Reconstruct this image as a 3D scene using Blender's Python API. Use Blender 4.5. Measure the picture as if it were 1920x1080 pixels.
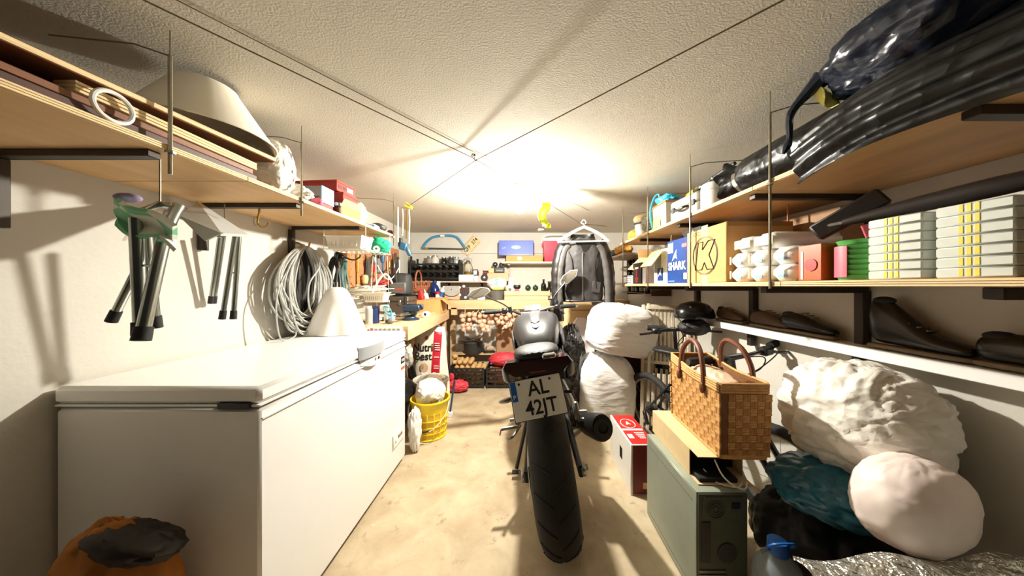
import bpy, math, random
from math import pi, sin, cos, radians as R
from mathutils import Vector as V, Matrix, Euler, noise
for _o in list(bpy.data.objects): bpy.data.objects.remove(_o)
SC = bpy.context.scene
COL = SC.collection
# ---------------------------------------------------------------- camera, world, exposure
EYE = 1.2; FPX = 541.0; CX = 978.0; CY = 536.0
cam = bpy.data.cameras.new('camera'); cam_o = bpy.data.objects.new('camera', cam); COL.objects.link(cam_o)
cam.sensor_width = 36; cam.sensor_fit = 'HORIZONTAL'; cam.lens = FPX/1920*36
cam.shift_x = -(CX-960)/1920; cam.shift_y = -(540-CY)/1920
cam.clip_start = .02; cam.clip_end = 60
cam_o.location = (0, 0, EYE); cam_o.rotation_euler = (pi/2, 0, 0)
SC.camera = cam_o
w = bpy.data.worlds.new('night'); SC.world = w; w.use_nodes = True
w.node_tree.nodes['Background'].inputs[0].default_value = (.9, .85, .75, 1)
w.node_tree.nodes['Background'].inputs[1].default_value = .02
SC.view_settings.view_transform = 'Standard'; SC.view_settings.look = 'None'
SC.view_settings.gamma = 1; SC.view_settings.use_curve_mapping = False
SC.view_settings.exposure = 0.0
BULB_STRENGTH = 6200.0
BULB_COLOR = (1.0, .965, .87)
rnd = random.Random(7)
# ---------------------------------------------------------------- small tools
def P(px, py, d): return V(((px-CX)/FPX*d, d, EYE-(py-CY)/FPX*d))
def lin(c):
    if isinstance(c, str):
        c = [int(c[i:i+2], 16)/255 for i in (1, 3, 5)]
        c = [x/12.92 if x <= .04045 else ((x+.055)/1.055)**2.4 for x in c]
    return (c[0], c[1], c[2], 1)
MATS = {}
def mat(name, col, rough=.6, metal=0, var=.12, scale=18, bump=0, bscale=None, trans=0, alpha=1, emit=0, spec=.5, sub=0, coat=0, stretch=None, col2=None, dist=0, crinkle=0, cstr=.7, cdist=.02):
    if name in MATS: return MATS[name]
    m = bpy.data.materials.new(name); MATS[name] = m; m.use_nodes = True
    nt = m.node_tree; N = nt.nodes; L = nt.links; b = N['Principled BSDF']
    c = lin(col)
    b.inputs['Roughness'].default_value = rough; b.inputs['Metallic'].default_value = metal
    b.inputs['Specular IOR Level'].default_value = spec
    b.inputs['Transmission Weight'].default_value = trans; b.inputs['Alpha'].default_value = alpha
    b.inputs['Coat Weight'].default_value = coat
    if sub: b.inputs['Subsurface Weight'].default_value = sub; b.inputs['Subsurface Radius'].default_value = (.02, .015, .01)
    if emit:
        b.inputs['Emission Color'].default_value = c; b.inputs['Emission Strength'].default_value = emit
    tc = N.new('ShaderNodeTexCoord'); src = tc.outputs['Object']
    if stretch:
        mp = N.new('ShaderNodeMapping'); mp.inputs['Scale'].default_value = stretch; L.new(src, mp.inputs[0]); src = mp.outputs[0]
    if var or col2:
        n = N.new('ShaderNodeTexNoise'); n.inputs['Scale'].default_value = scale; n.inputs['Detail'].default_value = 5; n.inputs['Roughness'].default_value = .6
        n.inputs['Distortion'].default_value = dist
        L.new(src, n.inputs['Vector'])
        r = N.new('ShaderNodeValToRGB'); r.color_ramp.elements[0].position = .3; r.color_ramp.elements[1].position = .7
        if col2: d = lin(col2)
        else: d = tuple(min(1, x*(1+var)) for x in c[:3])+(1,)
        r.color_ramp.elements[0].color = tuple(x*(1-var) for x in c[:3])+(1,) if not col2 else c
        r.color_ramp.elements[1].color = d
        L.new(n.outputs['Fac'], r.inputs[0]); L.new(r.outputs[0], b.inputs['Base Color'])
    else: b.inputs['Base Color'].default_value = c
    if bump:
        n2 = N.new('ShaderNodeTexNoise'); n2.inputs['Scale'].default_value = bscale or scale*4; n2.inputs['Detail'].default_value = 4
        L.new(src, n2.inputs['Vector'])
        bp = N.new('ShaderNodeBump'); bp.inputs['Strength'].default_value = bump; bp.inputs['Distance'].default_value = .004
        L.new(n2.outputs['Fac'], bp.inputs['Height']); L.new(bp.outputs[0], b.inputs['Normal'])
    if crinkle:
        tc2 = N.new('ShaderNodeTexCoord'); nz = N.new('ShaderNodeTexNoise'); nz.inputs['Scale'].default_value = crinkle*.6; nz.inputs['Detail'].default_value = 3
        vm = N.new('ShaderNodeVectorMath'); vm.operation = 'MULTIPLY_ADD'; vm.inputs[1].default_value = (.25,)*3
        L.new(tc2.outputs['Object'], nz.inputs['Vector']); L.new(nz.outputs['Color'], vm.inputs[0]); L.new(src, vm.inputs[2])
        vo = N.new('ShaderNodeTexVoronoi'); vo.inputs['Scale'].default_value = crinkle; L.new(vm.outputs[0], vo.inputs['Vector'])
        v2 = N.new('ShaderNodeTexVoronoi'); v2.inputs['Scale'].default_value = crinkle*2.7; L.new(vm.outputs[0], v2.inputs['Vector'])
        ad = N.new('ShaderNodeMath'); ad.operation = 'MULTIPLY_ADD'; ad.inputs[1].default_value = .35; L.new(v2.outputs['Distance'], ad.inputs[0]); L.new(vo.outputs['Distance'], ad.inputs[2])
        bp = N.new('ShaderNodeBump'); bp.inputs['Strength'].default_value = cstr; bp.inputs['Distance'].default_value = cdist
        L.new(ad.outputs[0], bp.inputs['Height']); L.new(bp.outputs[0], b.inputs['Normal'])
    return m
def bbox8(sx, sy, sz): return [V((x*sx/2, y*sy/2, z*sz/2)) for x in (-1, 1) for y in (-1, 1) for z in (-1, 1)]
def rotm(r): return Euler(r).to_matrix() if not isinstance(r, Matrix) else r
class MB:
    def __init__(s): s.v = []; s.f = []
    def add(s, vs, fs):
        o = len(s.v); s.v += [tuple(x) for x in vs]; s.f += [[i+o for i in f] for f in fs]; return s
    def box(s, c, size, rot=(0, 0, 0), bev=0):
        M = rotm(rot); c = V(c); h = V(size)/2
        if not bev:
            vs = [c+M@q for q in bbox8(*size)]
            return s.add(vs, [(0,1,3,2), (4,6,7,5), (0,4,5,1), (2,3,7,6), (0,2,6,4), (1,5,7,3)])
        b = min(bev, .49*min(size)); vs = []; idx = {}
        for x in (-1, 1):
            for y in (-1, 1):
                for z in (-1, 1):
                    for a in range(3):
                        q = V((x*(h.x-b), y*(h.y-b), z*(h.z-b))); q[a] = (x, y, z)[a]*h[a]
                        idx[(x, y, z, a)] = len(vs); vs.append(c+M@q)
        fs = []
        for a in range(3):
            o = [i for i in range(3) if i != a]
            for sg in (-1, 1):
                ring = []
                for u, w_ in ((-1,-1), (1,-1), (1,1), (-1,1)):
                    k = [0,0,0]; k[a] = sg; k[o[0]] = u; k[o[1]] = w_; ring.append(idx[(*k, a)])
                fs.append(ring)
        for a in range(3):
            o = [i for i in range(3) if i != a]
            for u in (-1, 1):
                for w_ in (-1, 1):
                    k0 = [0,0,0]; k0[a] = -1; k0[o[0]] = u; k0[o[1]] = w_; k1 = list(k0); k1[a] = 1
                    fs.append([idx[(*k0, o[0])], idx[(*k1, o[0])], idx[(*k1, o[1])], idx[(*k0, o[1])]])
        for x in (-1, 1):
            for y in (-1, 1):
                for z in (-1, 1): fs.append([idx[(x,y,z,a)] for a in range(3)])
        return s.add(vs, fs)
    def cyl(s, p0, p1, r0, r1=None, n=14, caps=True):
        p0 = V(p0); p1 = V(p1); r1 = r0 if r1 is None else r1
        d = (p1-p0).normalized(); a = d.orthogonal().normalized(); b = d.cross(a)
        vs = []
        for p, r in ((p0, r0), (p1, r1)):
            for i in range(n):
                t = 2*pi*i/n; vs.append(p+(a*cos(t)+b*sin(t))*r)
        fs = [(i, (i+1) % n, n+(i+1) % n, n+i) for i in range(n)]
        if caps: fs += [list(range(n))[::-1], list(range(n, 2*n))]
        return s.add(vs, fs)
    def tube(s, pts, r, n=8, closed=False, caps=True):
        pts = [V(p) for p in pts]; m = len(pts); rs = r if isinstance(r, (list, tuple)) else [r]*m
        vs = []; fs = []; up = None
        for i, p in enumerate(pts):
            if closed: t = (pts[(i+1) % m]-pts[i-1])
            else: t = pts[min(i+1, m-1)]-pts[max(i-1, 0)]
            t = t.normalized() if t.length > 1e-9 else V((0,0,1))
            if up is None: up = t.orthogonal().normalized()
            up = up-t*up.dot(t); up = up.normalized() if up.length > 1e-6 else t.orthogonal().normalized()
            b = t.cross(up)
            for k in range(n):
                a = 2*pi*k/n; vs.append(p+(up*cos(a)+b*sin(a))*rs[i])
        for i in range(m if closed else m-1):
            j = (i+1) % m
            for k in range(n): fs.append((i*n+k, i*n+(k+1) % n, j*n+(k+1) % n, j*n+k))
        if not closed and caps: fs += [list(range(n))[::-1], list(range((m-1)*n, m*n))]
        return s.add(vs, fs)
    def lathe(s, prof, c=(0,0,0), n=24, rot=None, caps=True, sx=1, sy=1):
        c = V(c); M = rotm(rot) if rot is not None else Matrix.Identity(3); vs = []; fs = []
        for r, z in prof:
            for k in range(n):
                a = 2*pi*k/n; vs.append(c+M@V((r*cos(a)*sx, r*sin(a)*sy, z)))
        m = len(prof)
        for i in range(m-1):
            for k in range(n): fs.append((i*n+k, i*n+(k+1) % n, (i+1)*n+(k+1) % n, (i+1)*n+k))
        if caps:
            if prof[0][0] > 1e-6: fs.append(list(range(n))[::-1])
            if prof[-1][0] > 1e-6: fs.append(list(range((m-1)*n, m*n)))
        return s.add(vs, fs)
    def ball(s, c, r, nu=16, nv=10, rot=None):
        r = (r, r, r) if not isinstance(r, (tuple, list)) else r
        M = rotm(rot) if rot is not None else Matrix.Identity(3); c = V(c); vs = []; fs = []
        for j in range(nv+1):
            t = pi*j/nv
            for i in range(nu):
                a = 2*pi*i/nu; vs.append(c+M@V((r[0]*sin(t)*cos(a), r[1]*sin(t)*sin(a), -r[2]*cos(t))))
        for j in range(nv):
            for i in range(nu): fs.append((j*nu+i, j*nu+(i+1) % nu, (j+1)*nu+(i+1) % nu, (j+1)*nu+i))
        return s.add(vs, fs)
    def prism(s, poly, th, M4=None):
        # poly in local XZ, extruded along local Y by +-th/2
        M4 = M4 or Matrix.Identity(4); n = len(poly)
        vs = [M4@V((x, -th/2, z)) for x, z in poly]+[M4@V((x, th/2, z)) for x, z in poly]
        fs = [list(range(n)), list(range(n, 2*n))[::-1]]+[(i, n+i, n+(i+1) % n, (i+1) % n) for i in range(n)]
        return s.add(vs, fs)
    def grid(s, fn, nu, nv, cu=False):
        vs = [fn(i/(nu if cu else nu-1), j/(nv-1)) for j in range(nv) for i in range(nu)]
        fs = []
        for j in range(nv-1):
            for i in range(nu if cu else nu-1):
                k = (i+1) % nu; fs.append((j*nu+i, j*nu+k, (j+1)*nu+k, (j+1)*nu+i))
        return s.add(vs, fs)
    def sheet(s, fn, nu, nv, th=.003):
        # two-sided sheet with thickness; fn(u,v)->Vector
        G = [[V(fn(i/(nu-1), j/(nv-1))) for i in range(nu)] for j in range(nv)]
        top = []; bot = []
        for j in range(nv):
            for i in range(nu):
                a = G[j][min(i+1, nu-1)]-G[j][max(i-1, 0)]; b = G[min(j+1, nv-1)][i]-G[max(j-1, 0)][i]
                n = a.cross(b); n = n.normalized() if n.length > 1e-9 else V((0,0,1))
                top.append(G[j][i]+n*th/2); bot.append(G[j][i]-n*th/2)
        o = nu*nv; fs = []
        for j in range(nv-1):
            for i in range(nu-1):
                q = (j*nu+i, j*nu+i+1, (j+1)*nu+i+1, (j+1)*nu+i); fs += [q, tuple(o+x for x in q[::-1])]
        ring = [i for i in range(nu)]+[j*nu+nu-1 for j in range(1, nv)]+[(nv-1)*nu+i for i in range(nu-2, -1, -1)]+[j*nu for j in range(nv-2, 0, -1)]
        for a, b in zip(ring, ring[1:]+ring[:1]): fs.append((b, a, o+a, o+b))
        return s.add(top+bot, fs)
    def loft(s, rings, caps=True):
        n = len(rings[0]); vs = [V(p) for r in rings for p in r]; fs = []
        for j in range(len(rings)-1):
            for i in range(n): fs.append((j*n+i, j*n+(i+1) % n, (j+1)*n+(i+1) % n, (j+1)*n+i))
        if caps: fs += [list(range(n))[::-1], list(range((len(rings)-1)*n, len(rings)*n))]
        return s.add(vs, fs)
    def mesh(s, name, m, smooth=True, ang=38):
        me = bpy.data.meshes.new(name); me.from_pydata(s.v, [], s.f); me.validate(); me.update()
        import bmesh
        bm = bmesh.new(); bm.from_mesh(me); bmesh.ops.recalc_face_normals(bm, faces=bm.faces); bm.to_mesh(me); bm.free()
        if m: me.materials.append(m if not isinstance(m, str) else MATS[m])
        if smooth:
            me.polygons.foreach_set('use_smooth', [True]*len(me.polygons))
            try: me.set_sharp_from_angle(angle=R(ang))
            except Exception: pass
        return me
    def build(s, name, m, parent=None, smooth=True, ang=38, sub=0, label=None):
        o = bpy.data.objects.new(name, s.mesh(name, m, smooth, ang)); COL.objects.link(o)
        if parent: o.parent = parent
        if sub:
            md = o.modifiers.new('sub', 'SUBSURF'); md.levels = sub; md.render_levels = sub
        if label: o['label'] = label
        return o
def tag(o, label, cat, group=None, kind=None):
    o['label'] = label; o['category'] = cat
    if group: o['group'] = group
    if kind: o['kind'] = kind
    return o
def struct(o): o['kind'] = 'structure'; return o
def thing(name, label, cat, loc=(0,0,0), rot=(0,0,0), group=None):
    o = bpy.data.objects.new(name, None); COL.objects.link(o); o.location = loc; o.rotation_euler = rot; o.empty_display_size = .05
    return tag(o, label, cat, group)
def copy_tree(o, parent=None):
    c = o.copy(); COL.objects.link(c); c.parent = parent
    for ch in list(o.children): copy_tree(ch, c)
    return c
def smooth_pts(pts, k=6, closed=False):
    pts = [V(p) for p in pts]; n = len(pts); out = []
    rng = range(n if closed else n-1)
    for i in rng:
        if closed: a, b, c, d = pts[i-1], pts[i], pts[(i+1) % n], pts[(i+2) % n]
        else: a, b, c, d = pts[max(i-1, 0)], pts[i], pts[i+1], pts[min(i+2, n-1)]
        for j in range(k):
            t = j/k
            out.append(.5*((2*b)+(c-a)*t+(2*a-5*b+4*c-d)*t*t+(3*b-a-3*c+d)*t**3))
    if not closed: out.append(pts[-1])
    return out
def fold(p, seed, f=3.0):
    # crease field used for cloth and plastic: puffs between sharp creases
    q = V(p)*f*.8+V((seed*3.1, seed*1.7, seed*2.3))
    q = q+V((noise.noise(q*.9), noise.noise(q*.9+V((7, 1, 3))), noise.noise(q*.9+V((2, 9, 4)))))*.55
    d = noise.voronoi(q)[0]; e = min(d[1]-d[0], .45)/.45
    d2 = noise.voronoi(q*2.3)[0]; e2 = min(d2[1]-d2[0], .4)/.4
    return .7*(e**.6-.7)+.3*(e2**.6-.7)
def sack_mb(r, seed=1, amp=.06, f=3.0, e=1.0, nu=64, nv=40, flat=.92, neck=0, vf=0, c=(0,0,0), rot=None, st=(1, 1, .8)):
    # wrinkled bag: superellipsoid with creases, flat base at local z=0 .. 2*rz
    m = MB(); M = rotm(rot) if rot is not None else Matrix.Identity(3); c = V(c)
    def sp(x, k): return math.copysign(abs(x)**k, x)
    def fn(u, v_):
        t = -pi/2+pi*v_; a = 2*pi*u
        d = V((sp(cos(t), e)*sp(cos(a), e), sp(cos(t), e)*sp(sin(a), e), sp(sin(t), e)))
        p = V((d.x*r[0], d.y*r[1], d.z*r[2]))
        up = max(0, d.z)
        w_ = amp*fold((d.x*st[0], d.y*st[1], d.z*st[2]), seed, f)+amp*.8*noise.noise(d*1.3+V((seed, 0, 0)))
        if vf: w_ += amp*.5*sin(a*vf+2*noise.noise(d*2+V((0, seed, 0))))*(.3+up)
        if neck and d.z > neck: w_ -= (d.z-neck)*.3
        p = p*(1+w_)
        zb = -r[2]*flat
        if p.z < zb: p.z = zb+(p.z-zb)*.04
        return c+M@(V((p.x, p.y, p.z+r[2]*flat)))
    m.grid(fn, nu, nv, cu=True)
    return m
def set_floor(o, z):
    # drop a one-mesh object so that its lowest vertex rests at z
    bpy.context.view_layer.update()
    zs = [(o.matrix_world@v_.co).z for v_ in o.data.vertices]
    o.location.z += z-min(zs); return o
def sack(name, label, cat, m, base, r, rotz=0, group=None, **k):
    o = sack_mb(r, **k).build(name, m, ang=80); o.location = base; o.rotation_euler = (0, 0, rotz)
    tag(o, label, cat, group); return set_floor(o, base[2])
TXT = {}
def text(s, size, m, loc, rot, parent, name='lettering', ext=.0004, align='CENTER', sx=1, bold=0):
    cu = bpy.data.curves.new('t', 'FONT'); cu.body = s; cu.size = size; cu.extrude = ext; cu.align_x = align; cu.align_y = 'CENTER'; cu.offset = bold; cu.resolution_u = 3
    to = bpy.data.objects.new('t', cu); COL.objects.link(to); bpy.context.view_layer.update()
    me = bpy.data.meshes.new_from_object(to.evaluated_get(bpy.context.evaluated_depsgraph_get()))
    bpy.data.objects.remove(to); bpy.data.curves.remove(cu)
    me.materials.clear(); me.materials.append(MATS[m])
    o = bpy.data.objects.new(name, me); COL.objects.link(o); o.location = loc; o.rotation_euler = rot; o.scale = (sx, 1, 1)
    o.parent = parent; return o
FRONT = (pi/2, 0, 0)       # text facing -Y (towards the camera)
FACE_NX = (pi/2, 0, -pi/2) # text facing -X
# ---------------------------------------------------------------- materials shared by many things
mat('plaster', '#cdc8bd', .85, var=.03, scale=6, bump=.25, bscale=60)
mat('ceiling_plaster', '#c8c1b2', .9, var=.03, scale=9, bump=.4, bscale=170)
mat('concrete', '#a69273', .8, var=.2, scale=5, bump=.5, bscale=45, col2='#c3b294', dist=.4)
def speckle(m, dark, scale, lo, hi):
    nt = m.node_tree; N = nt.nodes; L = nt.links; b = N['Principled BSDF']; lk = b.inputs['Base Color'].links[0]; src = lk.from_socket
    tc = N.new('ShaderNodeTexCoord'); n = N.new('ShaderNodeTexNoise'); n.inputs['Scale'].default_value = scale; n.inputs['Detail'].default_value = 8; n.inputs['Roughness'].default_value = .7
    r = N.new('ShaderNodeValToRGB'); r.color_ramp.elements[0].position = lo; r.color_ramp.elements[1].position = hi
    mx = N.new('ShaderNodeMix'); mx.data_type = 'RGBA'; mx.inputs[7].default_value = lin(dark)
    L.new(tc.outputs['Object'], n.inputs['Vector']); L.new(n.outputs['Fac'], r.inputs[0]); L.new(r.outputs[0], mx.inputs[0]); L.new(src, mx.inputs[6]); L.new(mx.outputs[2], b.inputs['Base Color'])
speckle(MATS['concrete'], '#6f5c45', 9, .60, .74); speckle(MATS['concrete'], '#ded2bb', 14, .64, .72)
mat('plywood', '#cfa877', .6, var=.15, scale=6, stretch=(1.2, .25, 6), bump=.1, dist=.6)
mat('ply_edge', '#e9cf9c', .6, var=.2, scale=25, stretch=(.2, .2, 9))
mat('iron', '#3a322b', .5, metal=.5, var=.2)
mat('rod', '#9a937f', .35, metal=.9, var=.15)
mat('white_paint', '#f4f2ee', .3, var=.01)
mat('white_plastic', '#f2f0ea', .35, var=.02)
mat('rubber', '#171615', .75, var=.2, scale=40)
mat('black_plastic', '#1b1a1a', .4, var=.15)
mat('black_gloss', '#111112', .18, var=.1)
mat('grey_plastic', '#6d6d6b', .45, var=.08)
mat('dark_grey', '#3a3937', .5, var=.12)
mat('chrome', '#c9c9c6', .16, metal=1, var=.03)
mat('steel', '#8e8d88', .35, metal=.9, var=.1)
mat('pine', '#d3b085', .55, var=.18, scale=7, stretch=(.4, 3, 3), dist=.8, bump=.1)
mat('pine_y', '#d3b085', .55, var=.18, scale=7, stretch=(3, .4, 3), dist=.8, bump=.1)
mat('cardboard', '#c9995e', .8, var=.08, scale=8)
mat('cardboard_in', '#a97b49', .85, var=.08, scale=8)
mat('kraft', '#d8b887', .75, var=.07, scale=8)
mat('ink', '#17130f', .6, var=0)
mat('red_ink', '#c22a2a', .6, var=.05)
mat('white_print', '#f3efe6', .6, var=0)
mat('red_box', '#b8352c', .55, var=.06)
mat('wire_green', '#5c6a4a', .5, var=.1)
mat('brass', '#a9853f', .35, metal=.8, var=.15)
mat('yellow', '#f2d21c', .5, var=.06)
mat('blue', '#2160a8', .45, var=.06)
mat('teal', '#2f9aa8', .5, var=.08)
# ---------------------------------------------------------------- room shell
XL, XR, YB, YF, ZC = -1.45, 1.40, 3.80, .22, 1.90
def slab(name, lo, hi, m):
    lo = V(lo); hi = V(hi); return struct(MB().box((lo+hi)/2, hi-lo).build(name, m, smooth=False))
slab('floor', (XL-.9, YF-2.4, -.1), (XR+.1, YB+.1, 0), 'concrete')
slab('ceiling', (XL-.1, YF-.1, ZC), (XR+.1, YB+.1, ZC+.1), 'ceiling_plaster')
slab('wall_left', (XL-.1, YF-.1, 0), (XL, YB+.1, ZC), 'plaster')
slab('wall_right', (XR, YF-.1, 0), (XR+.1, YB+.1, ZC), 'plaster')
slab('wall_back', (XL, YB, 0), (XR, YB+.1, ZC), 'plaster')
slab('trim_2', (XL, YF-.1, 0), (XL+.12, YF, ZC), 'plaster'); slab('trim_3', (XR-.12, YF-.1, 0), (XR, YF, ZC), 'plaster'); slab('trim_4', (XL+.12, YF-.1, ZC-.10), (XR-.12, YF, ZC), 'plaster')
slab('trim_1', (XL+.02, YB-.025, 1.625), (XR, YB, 1.64), 'plaster')
# floor stains: small cement spatters as on the floor by the tyre
# ---------------------------------------------------------------- lamp
LX, LY = -.03, 2.05
lamp = thing('ceiling_lamp', 'bare lit bulb hanging by a short cord from the ceiling', 'lamp', (LX, LY, ZC))
mat('canopy', '#ead9b4', .6, var=.03)
MB().lathe([(.0, -.001), (.085, -.001), (.09, -.006), (.07, -.02), (.03, -.028), (.0, -.028)], n=28).build('ceiling_rose', 'canopy', lamp)
MB().tube(smooth_pts([(0, 0, -.025), (.002, 0, -.045), (.012, -.004, -.06), (.016, -.006, -.075)], 5), .0025, 6).build('cord', 'canopy', lamp)
MB().lathe([(.0, .0), (.008, .0), (.014, -.006), (.016, -.036), (.013, -.042), (0, -.042)], (.016, -.006, -.07), 16).build('socket', 'canopy', lamp)
mb = bpy.data.materials.new('bulb_glow'); mb.use_nodes = True; MATS['bulb_glow'] = mb
mb.node_tree.nodes.clear()
_e = mb.node_tree.nodes.new('ShaderNodeEmission'); _o = mb.node_tree.nodes.new('ShaderNodeOutputMaterial')
_e.inputs[0].default_value = (*BULB_COLOR, 1); _e.inputs[1].default_value = BULB_STRENGTH
mb.node_tree.links.new(_e.outputs[0], _o.inputs[0])
MB().lathe([(.0, .004), (.012, .0), (.013, -.012), (.0215, -.027), (.0265, -.036)], (.016, -.006, -.113), 20, caps=False).build('bulb_baffle', 'white_plastic', lamp)  # added opaque collar, keeps the bulb's direct light off the ceiling nearby
MB().lathe([(.0275, -.036), (.029, -.046), (.0265, -.062), (.016, -.073), (0, -.077)], (.016, -.006, -.113), 16, caps=False).build('bulb', 'bulb_glow', lamp)
# ---------------------------------------------------------------- clothes lines
def wire(name, label, pts, r, m='wire_green', cat='wire'):
    return tag(MB().tube(pts, r, 6).build(name, m), label, cat)
H = V((-.25, 1.54, ZC-.022))
wa0 = V((-.96, .565, 1.865)); wa1 = V((.517, 2.5, 1.738)); wa2 = V((.80, 2.72, 1.762))
mat('line_cord', '#6b6248', .7, var=.1)
wire('clothesline', 'clothesline running from upper left past the bulb to the jacket hanger', [wa0, H, wa1, wa2], .0022, 'line_cord', 'clothesline')
wb0 = V((.90, .254, 1.80)); wb1 = V((-.865, 2.17, 1.79))
wire('clothesline', 'clothesline running from upper right to the yellow peg on the left', [wb0, H+V((.004, .004, -.006)), wb1], .0022, 'line_cord', 'clothesline')
wire('clothesline', 'thin dark line running flat along the ceiling beside the longer line', [(-.97, .52, ZC-.006), (-.834, .70, ZC-.008), (.386, 2.35, ZC-.008), (.62, 2.66, ZC-.006)], .0014, 'line_cord', 'clothesline')  # thin cord-coloured tube just below the ceiling
hk = thing('ceiling_hook', 'small wire hook in the ceiling where the two clotheslines cross', 'hook', (H.x, H.y, ZC))
MB().tube(smooth_pts([(-.02, .02, -.002), (-.004, .004, -.004), (0, 0, -.012), (-.004, -.004, -.024), (.006, .004, -.031), (.008, .006, -.022)], 5), .0018, 6).build('hook_wire', 'iron', hk)
MB().cyl((0, 0, 0), (0, 0, -.004), .006, n=10).build('hook_plate', 'iron', hk)
# ---------------------------------------------------------------- wall shelves hung on rods
def shelf(name, label, side, wallx, frontx, z, y0, y1, th, rods, brs, seams, rod_z0, post_z, arm_in=.03, mtop='plywood'):
    t = thing(name, label, 'shelf', (0, 0, 0))
    w_ = abs(wallx-frontx); xc = (wallx+frontx)/2
    ys = [y0]+seams+[y1]
    for a, b in zip(ys, ys[1:]):
        bo = MB().box((xc, (a+b)/2, z+th/2), (w_-.004, b-a-.003, th), bev=.002).build('board', mtop, t)
        sg = -1 if side == 'L' else 1
        e = MB()
        for k in range(3): e.box((frontx-sg*.0006 if 0 else frontx+(-sg)*-.0004, (a+b)/2, z+th*(.2+.3*k)), (.006, b-a-.004, th*.22))
        e.build('edge_ply', 'ply_edge', bo)
    for y in brs:
        br = MB()
        sx = 1 if side == 'L' else -1
        br.box((xc-sx*.005, y, z-.0105), (w_-.06, .03, .019), bev=.002)
        br.box((wallx+sx*.016, y, (z-.02+post_z)/2), (.026, .028, z-.02-post_z), bev=.002)
        br.build('bracket', 'iron', t)
    for y, zt in rods:
        rd = MB(); xr = frontx+(.008 if side == 'L' else -.008)
        rd.tube([(xr, y, rod_z0), (xr, y, zt-.01), (xr, y, zt)], .0045, 8)
        rr = rd.build('hanging_rod', 'rod', t)
        MB().tube([(xr, y, zt-.003), (xr+(-.06 if side == 'L' else .06), y-.03, zt+.006), (xr+(-.25 if side == 'L' else .25), y-.05, zt+.012)], .002, 6).build('tie_wire', 'line_cord', rr)
        MB().cyl((xr, y, z-.008), (xr, y, z-.001), .011, n=6).build('nut', 'steel', rr)
        MB().tube([(xr, y, zt-.002), (xr, y, ZC-.001)], .0015, 6).build('ceiling_tie', 'line_cord', rr)
    return t
SLZ = 1.57; SFX = -.97
shelf('wall_shelf', 'long plywood shelf hung along the left wall on metal rods', 'L', XL, SFX, SLZ, .24, 2.2, .018,
      [(.79, 1.832), (1.262, 1.828), (2.17, 1.835)], [.34, .79, 1.30, 1.80], [1.02, 1.795], 1.505, 1.36)
SRX = .90
shelf('wall_shelf', 'upper plywood shelf along the right wall holding black rolls and cases', 'R', XR, SRX, SLZ, .24, 2.62, .018,
      [(1.036, 1.824), (1.526, 1.832), (2.04, 1.828), (2.54, 1.824)], [.6, 1.17, 1.72, 2.27], [1.12, 2.04], 1.19, 1.24)
RLZ = 1.198
t = thing('wall_shelf', 'lower plywood shelf along the right wall holding printed boxes and cups', 'shelf')
for a, b in ((.24, 1.0), (1.0, 1.44), (1.44, 2.04), (2.04, 2.62)):
    bo = MB().box(((XR+SRX)/2, (a+b)/2, RLZ+.009), (.496, b-a-.003, .018), bev=.002).build('board', 'plywood', t)
    e = MB()
    for k in range(3): e.box((SRX+.0004, (a+b)/2, RLZ+.018*(.2+.3*k)), (.006, b-a-.004, .004))
    e.build('edge_ply', 'ply_edge', bo)
for y in (.6, 1.17, 1.72, 2.27):
    MB().box((1.185, y, RLZ-.014), (.41, .03, .026), bev=.002).box((XR-.018, y, 1.07), (.034, .034, .22), bev=.002).build('bracket', 'iron', t)
# low white plank with shoes
PLZ = .965
t = thing('plank_shelf', 'white painted plank shelf with shoes low on the right wall', 'shelf')
MB().box((1.345, 1.15, PLZ-.02), (.105, 1.80, .04), bev=.003).build('plank', 'white_paint', t)
for y in (.4, 1.17, 1.72): MB().box((1.37, y, PLZ-.08), (.03, .03, .08)).build('cleat', 'iron', t)
# ---------------------------------------------------------------- chest freezer
FX0, FX1, FY0, FY1 = -1.435, -.806, .888, 2.0
fz = thing('chest_freezer', 'white chest freezer with a recessed lid handle by the left wall', 'freezer', ((FX0+FX1)/2, (FY0+FY1)/2, 0))
fw, fd = FX1-FX0, FY1-FY0
mat('freezer_white', '#eeece8', .28, var=.01, spec=.5)
mat('freezer_seal', '#8d8a84', .6, var=.02)
MB().box((0, 0, .425), (fw, fd, .79), bev=.008).build('body', 'freezer_white', fz)
for sx in (-1, 1):
    for sy in (-1, 1): MB().cyl((sx*(fw/2-.06), sy*(fd/2-.06), 0), (sx*(fw/2-.06), sy*(fd/2-.06), .03), .02).build('foot', 'rubber', fz)
MB().box((0, 0, .824), (fw-.012, fd-.012, .008)).build('gasket', 'freezer_seal', fz)
MB().box((0, 0, .831), (fw+.004, fd+.004, .006), bev=.002).build('rim_strip', 'white_plastic', fz)
lid = MB().box((0, 0, .863), (fw+.006, fd+.01, .054), bev=.012).build('lid', 'freezer_white', fz)
MB().box((fw/2-.075, -fd/2-.002, .832), (.10, .012, .018), bev=.002).build('hinge_cover', 'black_plastic', fz)
MB().box((fw/2+.004, 0, .79), (.006, fd-.004, .006), bev=.001).build('trim_ridge', 'freezer_white', fz)
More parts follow.
